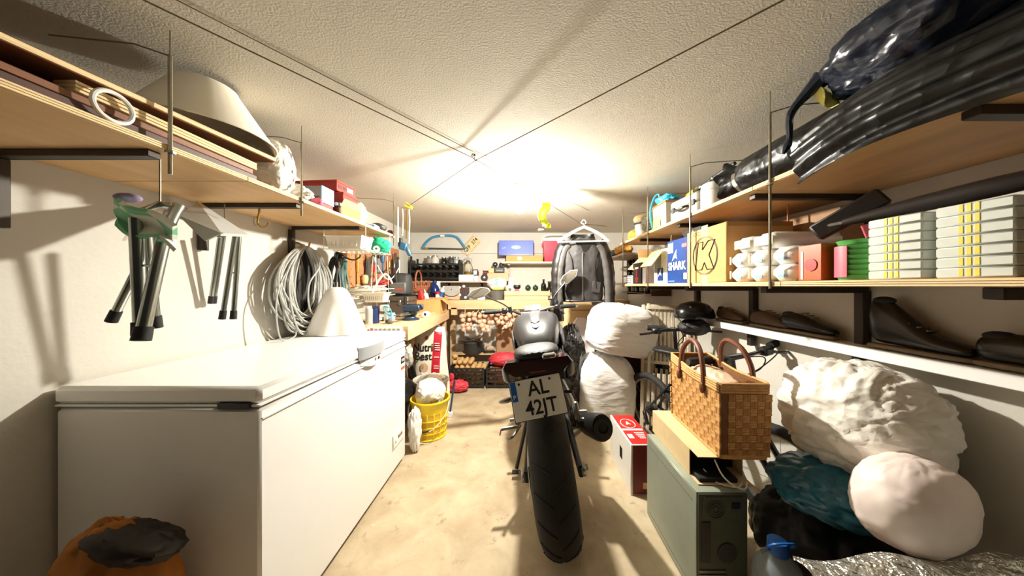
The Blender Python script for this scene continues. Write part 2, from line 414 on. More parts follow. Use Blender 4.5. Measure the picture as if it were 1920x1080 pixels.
# lid handle: scooped grip and lock housing
mat('handle_grey', '#9fa1a4', .4, var=.02)
hx = fw/2; hy = .105
h = MB()
def hfn(u, v):
    y = hy-.13+.26*u; bulge = .028*abs(sin(pi*u))**.6
    return V((hx+.003+bulge*(1-.15*v), y, .892-.062*v*(1 if True else 0)))
h.sheet(hfn, 18, 5, .006)
hh = h.build('handle', 'handle_grey', lid)
MB().sheet(lambda u, v: V((hx-.004+v*(.033*abs(sin(pi*u))**.6), hy-.13+.26*u, .893)), 18, 4, .005).build('handle_cap', 'freezer_white', hh)
MB().box((hx+.004, hy, .855), (.006, .17, .03), bev=.003).build('grip_recess', 'dark_grey', hh)
lk = MB().loft([[V((hx+.002+k*.02*abs(sin(pi*i/13))**.7, hy-.11+.22*i/13+0*k, z+ (-.022*sin(pi*i/13) if low else 0))) for i in range(14)]+[V((hx-.002, hy+.11-.22*i/13, z)) for i in range(14)] for k, z, low in ((1, .826, 0), (1, .812, 0), (.9, .80, 1))])
lo = lk.build('lock_housing', 'white_plastic', fz)
MB().cyl((hx+.015, hy+.035, .808), (hx+.024, hy+.035, .808), .008, n=12).build('keyhole', 'black_plastic', lo)
MB().cyl((hx+.015, hy-.0, .808), (hx+.0225, hy-.0, .808), .009, n=12).build('latch', 'grey_plastic', lo)
st = MB().box((hx+.001, fd/2-.045, .70), (.001, .06, .045)).build('label_sticker', 'black_plastic', fz)
text('oo', .04, 'white_print', (hx+.002, fd/2-.045, .703), (pi/2, 0, pi/2), st, 'label_print')
mat('orange_sticker', '#e0572a', .5, var=.02)
MB().box((hx+.001, fd/2-.045, .645), (.001, .06, .018)).build('energy_strip', 'orange_sticker', fz)
cp = MB().box((hx+.004, fd/2-.115, .22), (.01, .17, .085), bev=.003).build('control_panel', 'white_plastic', fz)
MB().cyl((hx+.008, fd/2-.165, .22), (hx+.014, fd/2-.165, .22), .013, n=14).build('dial', 'white_plastic', cp)
for k in range(3): MB().box((hx+.0095, fd/2-.128+k*.022, .225), (.002, .014, .018)).build('indicator', 'red_ink' if k == 1 else 'dark_grey', cp)
MB().box((hx+.002, -fd/2+.03, .06), (.006, .02, .02)).build('drain_plug', 'white_plastic', fz)
# ================================================================= LEFT SIDE
ST = SLZ+.0185     # top of the left shelf
# ---- items on the left shelf, near to far
mat('panel_brown', '#7a4a2a', .5, var=.2, scale=6, stretch=(2, .3, 3))
mat('cream_shade', '#f7efdd', .8, var=.02, sub=.2)
mat('dark_wood', '#4a2a1a', .5, var=.2)
bs = thing('board_stack', 'folded wooden panels lying under the lampshade board on the left shelf', 'boards', (-1.2, .8, ST))
MB().box((0, -.02, .012), (.42, .60, .022), bev=.002).build('panel', 'dark_wood', bs)
MB().box((.0, -.02, .034), (.41, .58, .018), bev=.002).build('panel', 'panel_brown', bs)
for k in range(3): MB().box((.185, .06, .0485+k*.0085), (.05, .44, .0075), bev=.001).build('slat', 'ply_edge', bs)
bd = MB().box((0, 0, 0), (.47, .72, .018), bev=.002).build('wooden_board', 'panel_brown'); tag(bd, 'brown plywood board sloping up under the cream lampshade', 'board')
bd.location = (-1.218, .79, ST+.096); bd.rotation_euler = (R(2.0), 0, R(-2))
MB().box((.2355, 0, 0), (.002, .716, .012)).build('edge_ply', 'ply_edge', bd)
MB().box((-.02, .3605, 0), (.40, .002, .012)).build('edge_ply', 'ply_edge', bd)
ls = thing('lamp_shade', 'large cream cone lampshade standing on the brown board', 'lampshade', (-1.085, .99, ST+.1165), (0, 0, 0))
sh = MB(); sh.lathe([(.188, .004), (.082, .172), (.079, .172), (.184, .004)], n=40, caps=False)
sh.build('shade', 'cream_shade', ls)
MB().tube([(.188*cos(2*pi*i/40), .188*sin(2*pi*i/40), .006) for i in range(40)], .003, 6, closed=True).build('rim', 'cream_shade', ls)
MB().tube([((.080)*cos(2*pi*i/40), (.080)*sin(2*pi*i/40), .173) for i in range(40)], .003, 6, closed=True).build('rim', 'white_plastic', ls)
MB().tube([(-(.080), 0, .170), ((.080), 0, .170)], .002, 6).tube([(0, -(.080), .170), (0, (.080), .170)], .002, 6).build('spider_wire', 'steel', ls)
# white hose ring at the near end
rg = MB().tube([(0, .034*cos(a*pi/15), .034*sin(a*pi/15)) for a in range(30)], .005, 8, closed=True).build('hose_loop', 'white_plastic')
tag(rg, 'white plastic hose loop on the near end of the left shelf', 'hose'); rg.location = (-.976, .69, ST+.1); rg.rotation_euler = (0, 0, 0)
set_floor(rg, ST+.0005)
# bubble-wrapped parcel
mat('bubble_wrap', '#f3efe4', .3, var=.03, alpha=.85, crinkle=14, sub=.1)
sack('wrapped_parcel', 'parcel in clear crumpled plastic wrap behind the cream lampshade', 'parcel', 'bubble_wrap', (-1.09, 1.215, ST), (.115, .085, .12), seed=3, amp=.12, f=3.5, e=.75)
sack('plastic_wrap', 'loose crumpled clear plastic on the shelf edge below the parcel', 'plastic', 'bubble_wrap', (-1.08, 1.345, ST), (.10, .045, .045), seed=5, amp=.2, f=3)
mat('pink_plastic', '#e8718c', .4, var=.08)
sack('plastic_bag', 'small bright pink plastic bag beside the plastic wrap', 'bag', 'pink_plastic', (-1.005, 1.415, ST), (.03, .02, .022), seed=8, amp=.25, f=3, nu=32, nv=20)
# small grey carton with blue stripe + grey drill-like tool
mat('box_grey', '#8b8782', .6, var=.06); mat('stripe_blue', '#8fc0e6', .5, var=.04)
gb = thing('carton', 'grey carton with a pale blue end stripe on the left shelf', 'box', (-1.06, 1.485, ST+.032))
MB().box((0, 0, .04), (.12, .09, .08), bev=.002).build('body', 'box_grey', gb)
MB().box((.062, .0, .04), (.005, .094, .084), bev=.001).build('stripe', 'stripe_blue', gb)
MB().box((.02, -.0462, .025), (.06, .002, .006)).build('slot', 'dark_grey', gb)
rb0 = MB().box((-1.06, 1.485, ST+.0155), (.12, .09, .031), bev=.002).build('flat_box', 'red_box'); tag(rb0, 'flat red box lying under the grey carton', 'box')
tl = thing('hand_plane', 'silver metal hand tool on the shelf edge before the red boxes', 'tool', (-.995, 1.555, ST))
MB().box((0, 0, .02), (.035, .02, .038), bev=.006).build('handle', 'wood_h' if 0 else 'dark_wood', tl)
MB().box((0, .0, .05), (.045, .022, .022), bev=.004).build('body', 'steel', tl)
MB().cyl((.005, -.012, .05), (.005, -.016, .05), .009, n=12).build('knob', 'white_plastic', tl)
# three stacked shoe boxes
mat('shoe_orange', '#cf7a3e', .6, var=.05); mat('shoe_red', '#b5382e', .6, var=.06); mat('shoe_lid', '#e2b27a', .6, var=.05)
sb = thing('shoe_box', 'orange-brown shoe box with a lifted tan lid, lowest of the stack', 'box', (-1.12, 1.67, ST), (0, 0, R(-4)))
MB().box((0, 0, .03), (.28, .17, .058), bev=.002).build('body', 'shoe_orange', sb)
MB().box((.145, .0, .068), (.004, .165, .05), (0, R(30), 0)).build('lid_flap', 'shoe_lid', sb)
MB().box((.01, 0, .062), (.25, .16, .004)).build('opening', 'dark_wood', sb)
sb = thing('shoe_box', 'red shoe box in the middle of the stack on the left shelf', 'box', (-1.12, 1.67, ST+.0655), (0, 0, R(2)))
MB().box((0, 0, .03), (.26, .155, .058), bev=.002).build('body', 'shoe_red', sb)
MB().box((0, 0, .062), (.266, .162, .01), bev=.002).build('lid', 'shoe_red', sb)
for k in range(5): MB().box((.1303, -.05+k*.025, .03), (.001, .004, .018)).build('print_mark', 'ink', sb)
sb = thing('shoe_box', 'red shoe box with a white label, topmost of the stack', 'box', (-1.13, 1.665, ST+.134), (0, 0, R(-5)))
MB().box((0, 0, .026), (.25, .15, .05), bev=.002).build('body', 'shoe_red', sb)
MB().box((0, 0, .054), (.256, .157, .012), bev=.002).build('lid', 'shoe_red', sb)
MB().box((.1255, .03, .03), (.001, .05, .024)).build('label_card', 'white_print', sb)
for k in range(6): MB().box((.1258, -.06+k*.012, .028), (.001, .004, .022)).build('print_mark', 'ink', sb)
mat('pale_pink', '#f0bdb8', .35, var=.05, alpha=.92)
sack('plastic_bag', 'pale pink plastic bag slumped at the far end of the shoe boxes', 'bag', 'pale_pink', (-1.06, 1.86, ST), (.055, .06, .085), seed=12, amp=.22, f=2.6, neck=.5)
mat('packet_blue', '#8aa0b4', .5, var=.1)
pk = MB().box((-1.06, 2.0, ST+.018), (.12, .09, .034), (0, 0, R(8)), bev=.008).build('packet', 'packet_blue'); tag(pk, 'flat grey-blue packet beyond the pink bag on the shelf', 'packet')
sack('cloth_bundle', 'small dark grey bundle near the far end of the left shelf', 'bundle', 'dark_grey', (-1.05, 2.10, ST), (.06, .045, .035), seed=4, amp=.25, f=2.5, nu=32, nv=20)
mat('maroon', '#6a2620', .5, var=.1)
sack('cloth_bundle', 'tiny maroon pouch at the far tip of the left shelf', 'pouch', 'maroon', (-.995, 2.188, ST), (.022, .02, .018), seed=6, amp=.15, nu=24, nv=16)
# ---- wire carrier under the shelf with white tub, disc and green cloth
wr = thing('wire_rack', 'thin wire rack hanging under the left shelf with a plastic tub', 'rack', (-1.10, 1.96, 1.43))
mat('white_wire', '#e9e3d2', .4, var=.03)
r_ = MB()
for k in range(9): r_.tube([(-.13+k*.0325, -.17, 0), (-.13+k*.0325, .17, 0)], .0018, 5)
for y in (-.17, 0, .17): r_.tube([(-.135, y, 0), (.135, y, 0)], .0022, 5)
r_.build('grid_wires', 'white_wire', wr)
for x in (-.13, .13):
    for y in (-.165, .165): MB().tube([(x, y, 0), (x, y, .139)], .002, 6).build('hanger_wire', 'white_wire', wr)
mat('clear_tub', '#e8e2d4', .3, var=.05, alpha=.8, sub=.1)
tb = thing('plastic_tub', 'cloudy white plastic tub on the rack under the left shelf', 'tub', (-1.115, 1.875, 1.4335))
MB().loft([[(-.10, -.06, 0), (.10, -.06, 0), (.10, .06, 0), (-.10, .06, 0)], [(-.115, -.072, .085), (.115, -.072, .085), (.115, .072, .085), (-.115, .072, .085)], [(-.11, -.067, .085), (.11, -.067, .085), (.11, .067, .085), (-.11, .067, .085)], [(-.095, -.055, .004), (.095, -.055, .004), (.095, .055, .004), (-.095, .055, .004)]], caps=True).build('body', 'clear_tub', tb, smooth=False)
MB().tube([(-.115, -.072, (.080)), (.115, -.072, (.080)), (.115, .072, (.080)), (-.115, .072, (.080))], .004, 6, closed=True).build('rim', 'white_plastic', tb)
for k in range(7): MB().box((-.08+k*.027, -.0675, .045), (.004, .004, .06), (R(-8), 0, 0)).build('rib', 'white_plastic', tb)
ro = thing('tape_roll', 'white round roll between the tub and the green cloth', 'roll', (-1.0, 1.99, 1.455))
MB().lathe([(.007, -.012), (.02, -.012), (.02, .012), (.007, .012), (.007, -.012)], n=20, rot=(pi/2, 0, R(20)), caps=False).build('roll', 'white_plastic', ro)
MB().lathe([(.006, -.013), (.0085, -.013), (.0085, .013), (.006, .013), (.006, -.013)], n=14, rot=(pi/2, 0, R(20)), caps=False).build('core', 'cardboard_in', ro)
mat('green_cloth', '#25b487', .6, var=.12)
sack('cloth_bag', 'bright green cloth bag tucked under the far end of the left shelf', 'bag', 'green_cloth', (-1.02, 2.075, 1.4325), (.085, .055, .06), seed=21, amp=.22, f=2.6, nu=48, nv=30)
# ---- brass hook with ring
hk = thing('screw_hook', 'brass screw hook with a small ring under the left shelf', 'hook', (-1.2, 1.32, SLZ))
MB().tube(smooth_pts([(0, 0, 0), (0, 0, -.03), (-.004, 0, -.055), (-.006, 0, -.085), (.012, 0, -.103), (.034, 0, -.098), (.042, 0, -.078)], 5), .004, 8).build('hook', 'brass', hk)
MB().tube([(-.018+.010*cos(i*pi/10), .003, -.075+.021*sin(i*pi/10)) for i in range(20)], .0022, 6, closed=True).build('ring', 'rod', hk)
# ---- folding stools hanging under the shelf
mat('stool_grey', '#b3b5b1', .5, var=.06); mat('tube_metal', '#a8ada6', .22, metal=.95, var=.05)
def stool_leg(t, a, b, r, tips=True, bend=None):
    pts = [a]+([bend] if bend else [])+[b]
    lg = MB().tube(smooth_pts(pts, 6) if bend else pts, r, 10).build('leg', 'tube_metal', t)
    d = (V(b)-V(a if not bend else bend)).normalized()
    MB().cyl(V(b)-d*.012, V(b)+d*.022, r*1.22, r*1.3, 10).build('rubber_foot', 'rubber', lg)
    return lg
s2 = thing('folding_stool', 'folding stool with a pale grey plate seat hanging on the left wall', 'stool', (0, 0, 0))
D2 = 1.15
def Q(px, py, dd=0): return P(px, py, D2+dd)
c0, c1, c2, c3 = Q(371, 378, .08), Q(466, 436, -.05), Q(456, 444, -.05), Q(361, 389, .08)
up = V((0, .16, .03))
def quad_plate(name, m, a, b, c, d, th, par):
    q = MB(); n = (V(b)-V(a)).cross(V(d)-V(a)).normalized()*th
    vs = [V(x) for x in (a, b, c, d)]; vs += [x+n for x in vs]
    q.add(vs, [(0,1,2,3), (7,6,5,4), (0,4,5,1), (1,5,6,2), (2,6,7,3), (3,7,4,0)]); return q.build(name, m, par, smooth=False)
quad_plate('seat', 'stool_grey', Q(371, 377, .05), Q(467, 440, -.02), Q(415, 437, -.22), Q(336, 404, -.16), .010, s2)
quad_plate('seat_lip', 'stool_grey', Q(336, 404, -.165), Q(415, 437, -.225), Q(384, 452, -.215), Q(338, 408, -.165), .006, s2)
quad_plate('rest_panel', 'stool_grey', Q(290, 373, .06), Q(352, 392, .0), Q(350, 398, .0), Q(292, 381, .06), .012, s2)
quad_plate('seat_edge', 'stool_grey', Q(467, 440, -.02), Q(371, 377, .05), Q(370, 380, .06), Q(466, 443, -.01), .012, s2)
MB().cyl(Q(412, 436, -.1), Q(412, 444, -.1), .013, n=10).build('joint', 'black_plastic', s2)
stool_leg(s2, Q(441, 443, -.03), Q(418, 588, -.03), .0085); stool_leg(s2, Q(448, 443, .0), Q(438, 588, .0), .0085)
MB().tube([Q(432, 512, -.015), Q(444, 511, -.005)], .003, 6).build('rivet', 'chrome', s2)
stool_leg(s2, Q(412, 445, .14), Q(396, 560, .16), .008); stool_leg(s2, Q(420, 442, .17), Q(402, 560, .18), .008)
MB().tube([Q(421, 437, .05), Q(421, 420, .06), (Q(421, 420, .06).x, Q(421, 420, .06).y, SLZ-.026)], .002, 6).build('hanging_wire', 'rod', s2)
s1 = thing('folding_stool', 'chrome folding stool with green and white cloth seat hanging at far left', 'stool', (0, 0, 0))
D1 = .78
def Q1(px, py, dd=0): return P(px, py, D1+dd)
mat('green_white', '#7fd0a6', .7, var=0)
def check_mat():
    m = bpy.data.materials.new('green_check'); m.use_nodes = True; MATS['green_check'] = m
    nt = m.node_tree; b = nt.nodes['Principled BSDF']; tc = nt.nodes.new('ShaderNodeTexCoord'); ch = nt.nodes.new('ShaderNodeTexChecker')
    ch.inputs['Scale'].default_value = 15; ch.inputs['Color1'].default_value = lin('#84cfa6'); ch.inputs['Color2'].default_value = lin('#eef2e8')
    nt.links.new(tc.outputs['Object'], ch.inputs['Vector']); nt.links.new(ch.outputs[0], b.inputs['Base Color']); b.inputs['Roughness'].default_value = .75
check_mat()
MB().sheet(lambda u, v: Q1(218+110*u, 372+48*u+(48+6*sin(6*u))*v+5*sin(u*7), -.06+.02*v+.03*sin(v*3)), 16, 8, .01).build('cloth_seat', 'green_check', s1)
MB().ball(Q1(240, 371, -.03), (.03, .02, .012), 16, 10).build('purple_cushion', mat('purple', '#8d7a9c', .7), s1)
stool_leg(s1, Q1(255, 410, -.03), Q1(264, 612, -.03), .0135); stool_leg(s1, Q1(272, 412, .0), Q1(290, 600, .03), .0115)
stool_leg(s1, Q1(335, 385, .03), Q1(268, 622, -.06), .0135, bend=Q1(310, 440, .0))
stool_leg(s1, Q1(318, 395, .06), Q1(274, 605, .05), .010, bend=Q1(300, 450, .06))
stool_leg(s1, Q1(300, 420, .08), Q1(215, 590, .06), .010)
MB().tube([Q1(333, 388, .03), Q1(300, 383, .04), Q1(262, 398, -.02)], .009, 8).build('cross_tube', 'tube_metal', s1)
MB().tube([Q1(258, 497, -.03), Q1(290, 499, -.03)], .003, 6).build('rivet', 'chrome', s1)
MB().tube([Q1(300, 384, .04), (Q1(300, 384, .04).x, Q1(300, 384, .04).y, SLZ-.002)], .002, 6).build('hanging_wire', 'rod', s1)
# ---- cable coils on the wall
mat('cable_grey', '#a5a49e', .5, var=.06); mat('cable_black', '#1d1c1c', .5, var=.1)
def coil(name, label, m, c, ry, rz, n, r, seed, spread=.03, xs=.02):
    rr = random.Random(seed); t = thing(name, label, 'cable', c)
    for k in range(n):
        ay = ry*(1-rr.random()*.6); az = rz*(1-rr.random()*.22); oy = rr.uniform(-spread, spread); ph = rr.uniform(-.25, .25); xo = rr.uniform(-xs, xs)
        pts = []
        for i in range(30):
            a = 2*pi*i/30; y = ay*sin(a)*(1-.35*max(0, cos(a))**2)+oy*(1-cos(a))/2; z = -az+az*cos(a)
            pts.append((xo*(1-cos(a)*.6)+.01*sin(a*2+k), y+ph*z*.25, z))
        MB().tube(pts, r, 6, closed=True).build('loop', m, t)
    return t
cl = coil('cable_coil', 'big coil of grey electric cable hanging from a hook on the left wall', 'cable_grey', (-1.352, 1.80, 1.445), .225, .272, 30, .0055, 3)
MB().tube(smooth_pts([(.0, -.1, -.1), (.03, -.24, -.3), (.03, -.22, -.53), (.03, -.12, -.54), (.02, -.1, -.5)], 7), .004, 6).build('loose_end', 'cable_grey', cl)
MB().tube(smooth_pts([(.05, .02, -.02), (.055, .05, -.12), (.055, -.04, -.24), (.05, -.02, -.40), (.05, .10, -.45), (.05, .16, -.3)], 7), .005, 6).build('loose_loop', 'cable_grey', cl)
coil('cable_coil', 'bundle of black cable hanging inside the big grey coil', 'cable_black', (-1.39, 1.83, 1.43), .14, .262, 26, .009, 5, .05, xs=.012)
hk = thing('wall_hook', 'brass hook carrying the big grey cable coil', 'hook', (-1.36, 1.80, 1.452))
MB().tube(smooth_pts([(-.09, 0, .02), (-.03, 0, .015), (0, 0, -.012), (.03, 0, -.01), (.038, 0, .02)], 5), .005, 8).build('hook', 'brass', hk)
coil('cable_coil', 'green and black hose looped beyond the big cable coil', 'cable_black', (-1.36, 2.10, 1.41), .05, .14, 5, .007, 9, .01, .01)
mat('hose_teal', '#5d7f7c', .5, var=.1)
coil('hose_loop', 'thin teal hose hanging beside the black hose loop', 'hose_teal', (-1.33, 2.17, 1.40), .035, .14, 4, .005, 12, .015, .012)
# black earmuffs / lamp on wall
em = thing('ear_muffs', 'dark brown ear defenders hanging below the plastic tub', 'ear muffs', (-1.30, 2.14, 1.415))
MB().ball((-.02, -.06, 0), (.03, .022, .036)).build('cup', 'black_gloss', em); MB().ball((.02, -.10, -.015), (.026, .022, .03)).build('cup', 'black_gloss', em)
MB().tube(smooth_pts([(-.02, -.06, .01), (.03, .02, -.02), (.06, .06, .0), (.065, .07, .02)], 5), .006, 8).build('band', 'black_plastic', em)
# ---- white covered machine behind the freezer
mat('white_sheet', '#f1eeea', .75, var=.02)
def cover(u, v):
    a = 2*pi*u; k = min(1, v/.55); z = .66 - (0 if v < .3 else 0)
    if v < .35:
        q = v/.35; rad = .72*q**.7; zz = .300-.075*q**2.4
    else:
        q = (v-.35)/.65; rad = .72+.66*q+.13*q*sin(a*7+1+.6*q)+.04*sin(a*4); zz = .225-.224*q
    return V((.12*rad*cos(a), .075*rad*sin(a), zz))
cv = MB().grid(cover, 72, 26, cu=True).build('covered_machine', 'white_sheet', ang=80); cv.location = (-1.19, 1.86, .8915); cv.rotation_euler = (0, 0, .2)
tag(cv, 'rounded machine under a draped white cloth on the freezer lid', 'covered machine')
# ---- pegboard with hand tools
mat('pegboard', '#b97f5a', .8, var=.08)
pb = thing('pegboard', 'brown tool board with hanging hand tools on the left wall', 'tool board', (XL, 2.75, 1.35))
MB().box((.008, .10, .02), (.014, 1.05, .50), bev=.002).build('board', 'pegboard', pb)
hl = MB()
for i in range(16):
    for j in range(8): hl.cyl((.0145, -.38+i*.064, -.19+j*.06), (.0158, -.38+i*.064, -.19+j*.06), .005, n=6)
o = hl.build('peg_holes', 'dark_wood', pb); o['kind'] = 'stuff'
mat('tool_wood', '#b8763a', .5, var=.12); mat('tool_ochre', '#b08a2e', .5, var=.1); mat('red_tool', '#b3221c', .4, var=.05); mat('blue_tool', '#2c5878', .45, var=.08)
def hang(name, label, y, z, build, x=.03):
    t = thing(name, label, 'tool', (XL+x, y, z), (0, 0, 0), 'hand tools hanging on the tool board'); build(t)
    MB().tube([(-x+.012, 0, 0), (.0, 0, 0), (.006, 0, .008)], .002, 5).build('peg', 'steel', t); return t
def chisel(hm, bm, L1=.11, L2=.12, w=.012):
    def f(t):
        MB().lathe([(0, 0), (w*.8, -.005), (w, -.04), (w*.75, -L1), (0, -L1)], n=10).build('handle', hm, t)
        MB().box((0, 0, -L1-L2/2), (.004, w*1.3, L2), bev=.001).build('blade', bm, t)
    return f
def saw(t):
    MB().prism([(0, 0), (.10, -.03), (.055, -.34), (-.02, -.34)], .002, Matrix.Rotation(pi/2, 4, 'Z')).build('blade', 'steel', t)
    MB().box((.0, .03, -.01), (.022, .09, .10), (R(20), 0, 0), bev=.01).build('handle', 'tool_wood', t)
def wide(m, w_, h_):
    def f(t): MB().box((0, 0, -h_/2), (.02, w_, h_), bev=.004).build('blade', m, t); MB().cyl((0, 0, -.02), (0, 0, .06), .012, n=10).build('handle', 'dark_wood', t)
    return f
hang('chisel', 'long dark chisel at the near edge of the tool board', 2.28, 1.50, chisel('dark_wood', 'dark_wood', .14, .2, .018))
hang('wood_rule', 'brown wooden batten beside the dark chisel', 2.36, 1.52, wide('tool_wood', .045, .30))
hang('file', 'ochre handled file leaning across the tool board', 2.50, 1.50, chisel('tool_ochre', 'tool_ochre', .18, .16, .018))
hang('hand_saw', 'hand saw with a wooden handle hanging on the tool board', 2.64, 1.52, saw)
hang('square', 'dark steel square hanging above the tool bag', 2.80, 1.52, wide('dark_grey', .06, .16))
hang('paint_scraper', 'pale grey scraper plate near the centre of the tool board', 2.88, 1.47, wide('box_grey', .10, .14))
hang('paint_can_tool', 'red handled brush hanging under the shelf tip', 2.60, 1.46, chisel('steel', 'red_tool', .06, .07, .03), .12)
hang('pliers', 'blue handled pliers hanging beside the red brush', 2.72, 1.50, chisel('blue_tool', 'blue_tool', .08, .10, .022), .14)
hang('trowel', 'grey trowel with a black handle at the far end of the tool board', 3.18, 1.50, wide('steel', .08, .18), .06)
hang('wood_mallet', 'light wooden mallet hanging low on the tool board', 2.58, 1.30, chisel('kraft', 'kraft', .08, .12, .03), .05)
hang('clamp', 'brass coloured clamp near the far edge of the tool board', 3.05, 1.46, chisel('brass', 'brass', .10, .16, .016), .05)
hang('screwdriver', 'black handled screwdriver at the far edge of the tool board', 3.30, 1.53, chisel('black_plastic', 'steel', .09, .14, .012), .04)
# wood strips / levels hung on the end rod under the yellow peg
tn = thing('hanging_tools', 'bundle of tied rope, rods and blue pliers hanging on the shelf end rod', 'tools', (-.93, 2.17, 1.80))
MB().tube([(0, 0, 0), (.0, .0, -.27)], .006, 8).build('rod', 'white_wire', tn)
for k, (dx, dy, m_, r_, z1) in enumerate([(.03, .01, 'white_wire', .004, -.22), (.05, .03, 'brass', .005, -.24), (.075, .02, 'white_wire', .005, -.28), (.02, .03, 'tool_ochre', .006, -.2), (.065, .05, 'white_wire', .003, -.26)]):
    MB().tube(smooth_pts([(dx, dy, -.02), (dx+.004, dy, -.1), (dx, dy, z1)], 4), r_, 8).build('rope', m_, tn)
MB().tube(smooth_pts([(.0, .0, -.02), (.03, .02, -.005), (.08, .03, -.02)], 5), .003, 6).build('loop', 'line_cord', tn)
MB().box((.03, .02, -.30), (.05, .02, .06), (0, R(20), 0), bev=.006).build('pliers_head', 'blue_tool', tn)
MB().box((.06, .03, -.33), (.03, .02, .09), (0, R(-25), 0), bev=.008).build('pliers_handle', 'blue_tool', tn)
MB().box((.005, .03, -.27), (.03, .02, .07), bev=.006).build('buckle', 'dark_grey', tn)
pg = thing('clothes_peg', 'yellow clothes peg clipped on the line at the left', 'peg', wb1+V((.03, -.035, .0)), (0, R(25), R(30)))
MB().box((0, 0, .009), (.06, .02, .008), (0, R(5), 0), bev=.002).build('jaw', 'yellow', pg); MB().box((0, 0, -.009), (.06, .02, .008), (0, R(-5), 0), bev=.002).build('jaw', 'yellow', pg)
MB().cyl((.004, -.012, 0), (.004, .012, 0), .006, n=10).build('spring', 'steel', pg)
# ---- white wire baskets hanging on the side of the bench
mat('cream_plastic', '#efe6cf', .45, var=.03)
wbk = thing('wire_shelf', 'white wire shelf stacked with pale cable by the tool board', 'rack', (-1.28, 2.50, 1.125))
r_ = MB()
for x in (-.14, .14):
    for y in (-.22, .22): MB().tube([(x, y, -.20), (x*.9, y, .32)], .0035, 6).build('upright', 'white_wire', wbk)
r_ = MB()
for k in range(10): r_.tube([(-.14+k*.031, -.22, 0), (-.14+k*.031, .22, 0)], .002, 5)
r_.tube([(-.14, -.22, 0), (.14, -.22, 0), (.14, .22, 0), (-.14, .22, 0)], .0035, 6, closed=True).tube([(-.14, -.22, .05), (.14, -.22, .05), (.14, .22, .05), (-.14, .22, .05)], .003, 6, closed=True)
r_.tube([(.13, -.2+.4*i/16, .24+.11*sin(pi*i/16)*-1+.0) for i in range(17)], .004, 6)
r_.build('wires', 'white_wire', wbk)
MB().box((0, 0, -.19), (.31, .5, .02), bev=.004).build('base_shelf', 'cream_plastic', wbk)
cc = thing('cable_heap', 'heap of cream flex and plugs on the white wire shelf', 'cable', (-1.28, 2.45, 1.13))
rr = random.Random(11)
for k in range(7):
    a0 = rr.random()*6; pts = [((.09+.03*rr.random())*cos(a0+i*.5)+rr.uniform(-.01, .01), (.12+.05*rr.random())*sin(a0+i*.5), .012+k*.009+.01*sin(i+k)) for i in range(13)]
    MB().tube(smooth_pts(pts, 3), .006, 6).build('loop', 'cream_plastic', cc)
MB().tube(smooth_pts([(.10, -.16, .02), (.12, -.1, .12), (.12, .02, .17), (.12, .13, .1), (.12, .17, .02)], 6), .008, 8).build('big_loop', 'cream_plastic', cc)
bx = thing('flat_case', 'cream flat case lying in front of the cable heap', 'case', (-1.22, 2.215, 1.135)); MB().box((0, 0, .02), (.19, .05, .035), bev=.006).build('body', 'cream_plastic', bx); MB().box((0, -.026, .02), (.17, .002, .004)).build('seam', 'box_grey', bx)
sack('red_gloves', 'dull red work gloves lying in the white wire shelf loop', 'gloves', 'shoe_red', (-1.24, 2.58, 1.20), (.06, .07, .03), seed=4, amp=.2, nu=32, nv=20)
# ================================================================= WORK BENCHES AND BACK WALL
def BX(x0, x1, y0, y1, d, dep):
    a = P(x0, y1, d); b = P(x1, y0, d); return V(((a.x+b.x)/2, d+dep/2, a.z)), V((b.x-a.x, dep, b.z-a.z))
def box_t(name, label, cat, m, x0, x1, y0, y1, d, dep, z=None, rotz=0, bev=.003, group=None, top=None):
    c, s = BX(x0, x1, y0, y1, d, dep)
    h = s.z if z is None else c.z+s.z-z
    zz = c.z if z is None else z
    t = thing(name, label, cat, (c.x, c.y, zz), (0, 0, rotz), group)
    MB().box((0, 0, h/2), (s.x, s.y, h), bev=bev).build('body', m, t)
    t['_'] = 0; del t['_']
    return t, s.x, s.y, h
BZ = .915; BBZ = 1.03
wb = thing('workbench', 'pine workbench along the left wall beyond the freezer', 'workbench', (0, 0, 0))
e0 = V((-.80, 2.03, 0)); e1 = V((-.855, 3.40, 0))
def strip(a, b, wdt, z0, z1, inward=-1):
    d = (b-a).normalized(); n = V((-d.y, d.x, 0))
    return [a+V((0, 0, z0)), b+V((0, 0, z0)), b+n*wdt+V((0, 0, z0)), a+n*wdt+V((0, 0, z0)), a+V((0, 0, z1)), b+V((0, 0, z1)), b+n*wdt+V((0, 0, z1)), a+n*wdt+V((0, 0, z1))]
BF = [(0,1,2,3), (7,6,5,4), (0,4,5,1), (1,5,6,2), (2,6,7,3), (3,7,4,0)]
for k in range(4):
    off = V((-.148*k, 0, 0))
    MB().add(strip(e0+off, e1+off, .145, BZ-.028, BZ), BF).build('top_plank', 'pine_y', wb, smooth=False)
MB().add(strip(e0+V((.002, -.0, 0)), e1+V((.002, 0, 0)), .03, BZ-.10, BZ-.029), BF).build('apron', 'pine_y', wb, smooth=False)
for x, y in ((-1.0, 2.10), (-.905, 3.33), (-1.38, 2.10), (-1.38, 3.33)): MB().box((x, y, (BZ-.1)/2), (.06, .06, BZ-.1), bev=.003).build('leg', 'pine', wb)
MB().box((-1.12, 2.035, BZ-.06), (.56, .02, .06), bev=.003).build('end_rail', 'pine', wb)
ps = thing('power_strip', 'white power strip with a row of sockets on the bench end', 'power strip', (-.955, 2.012, BZ-.024))
MB().box((0, 0, .0), (.245, .022, .05), bev=.004).build('body', 'cream_plastic', ps)
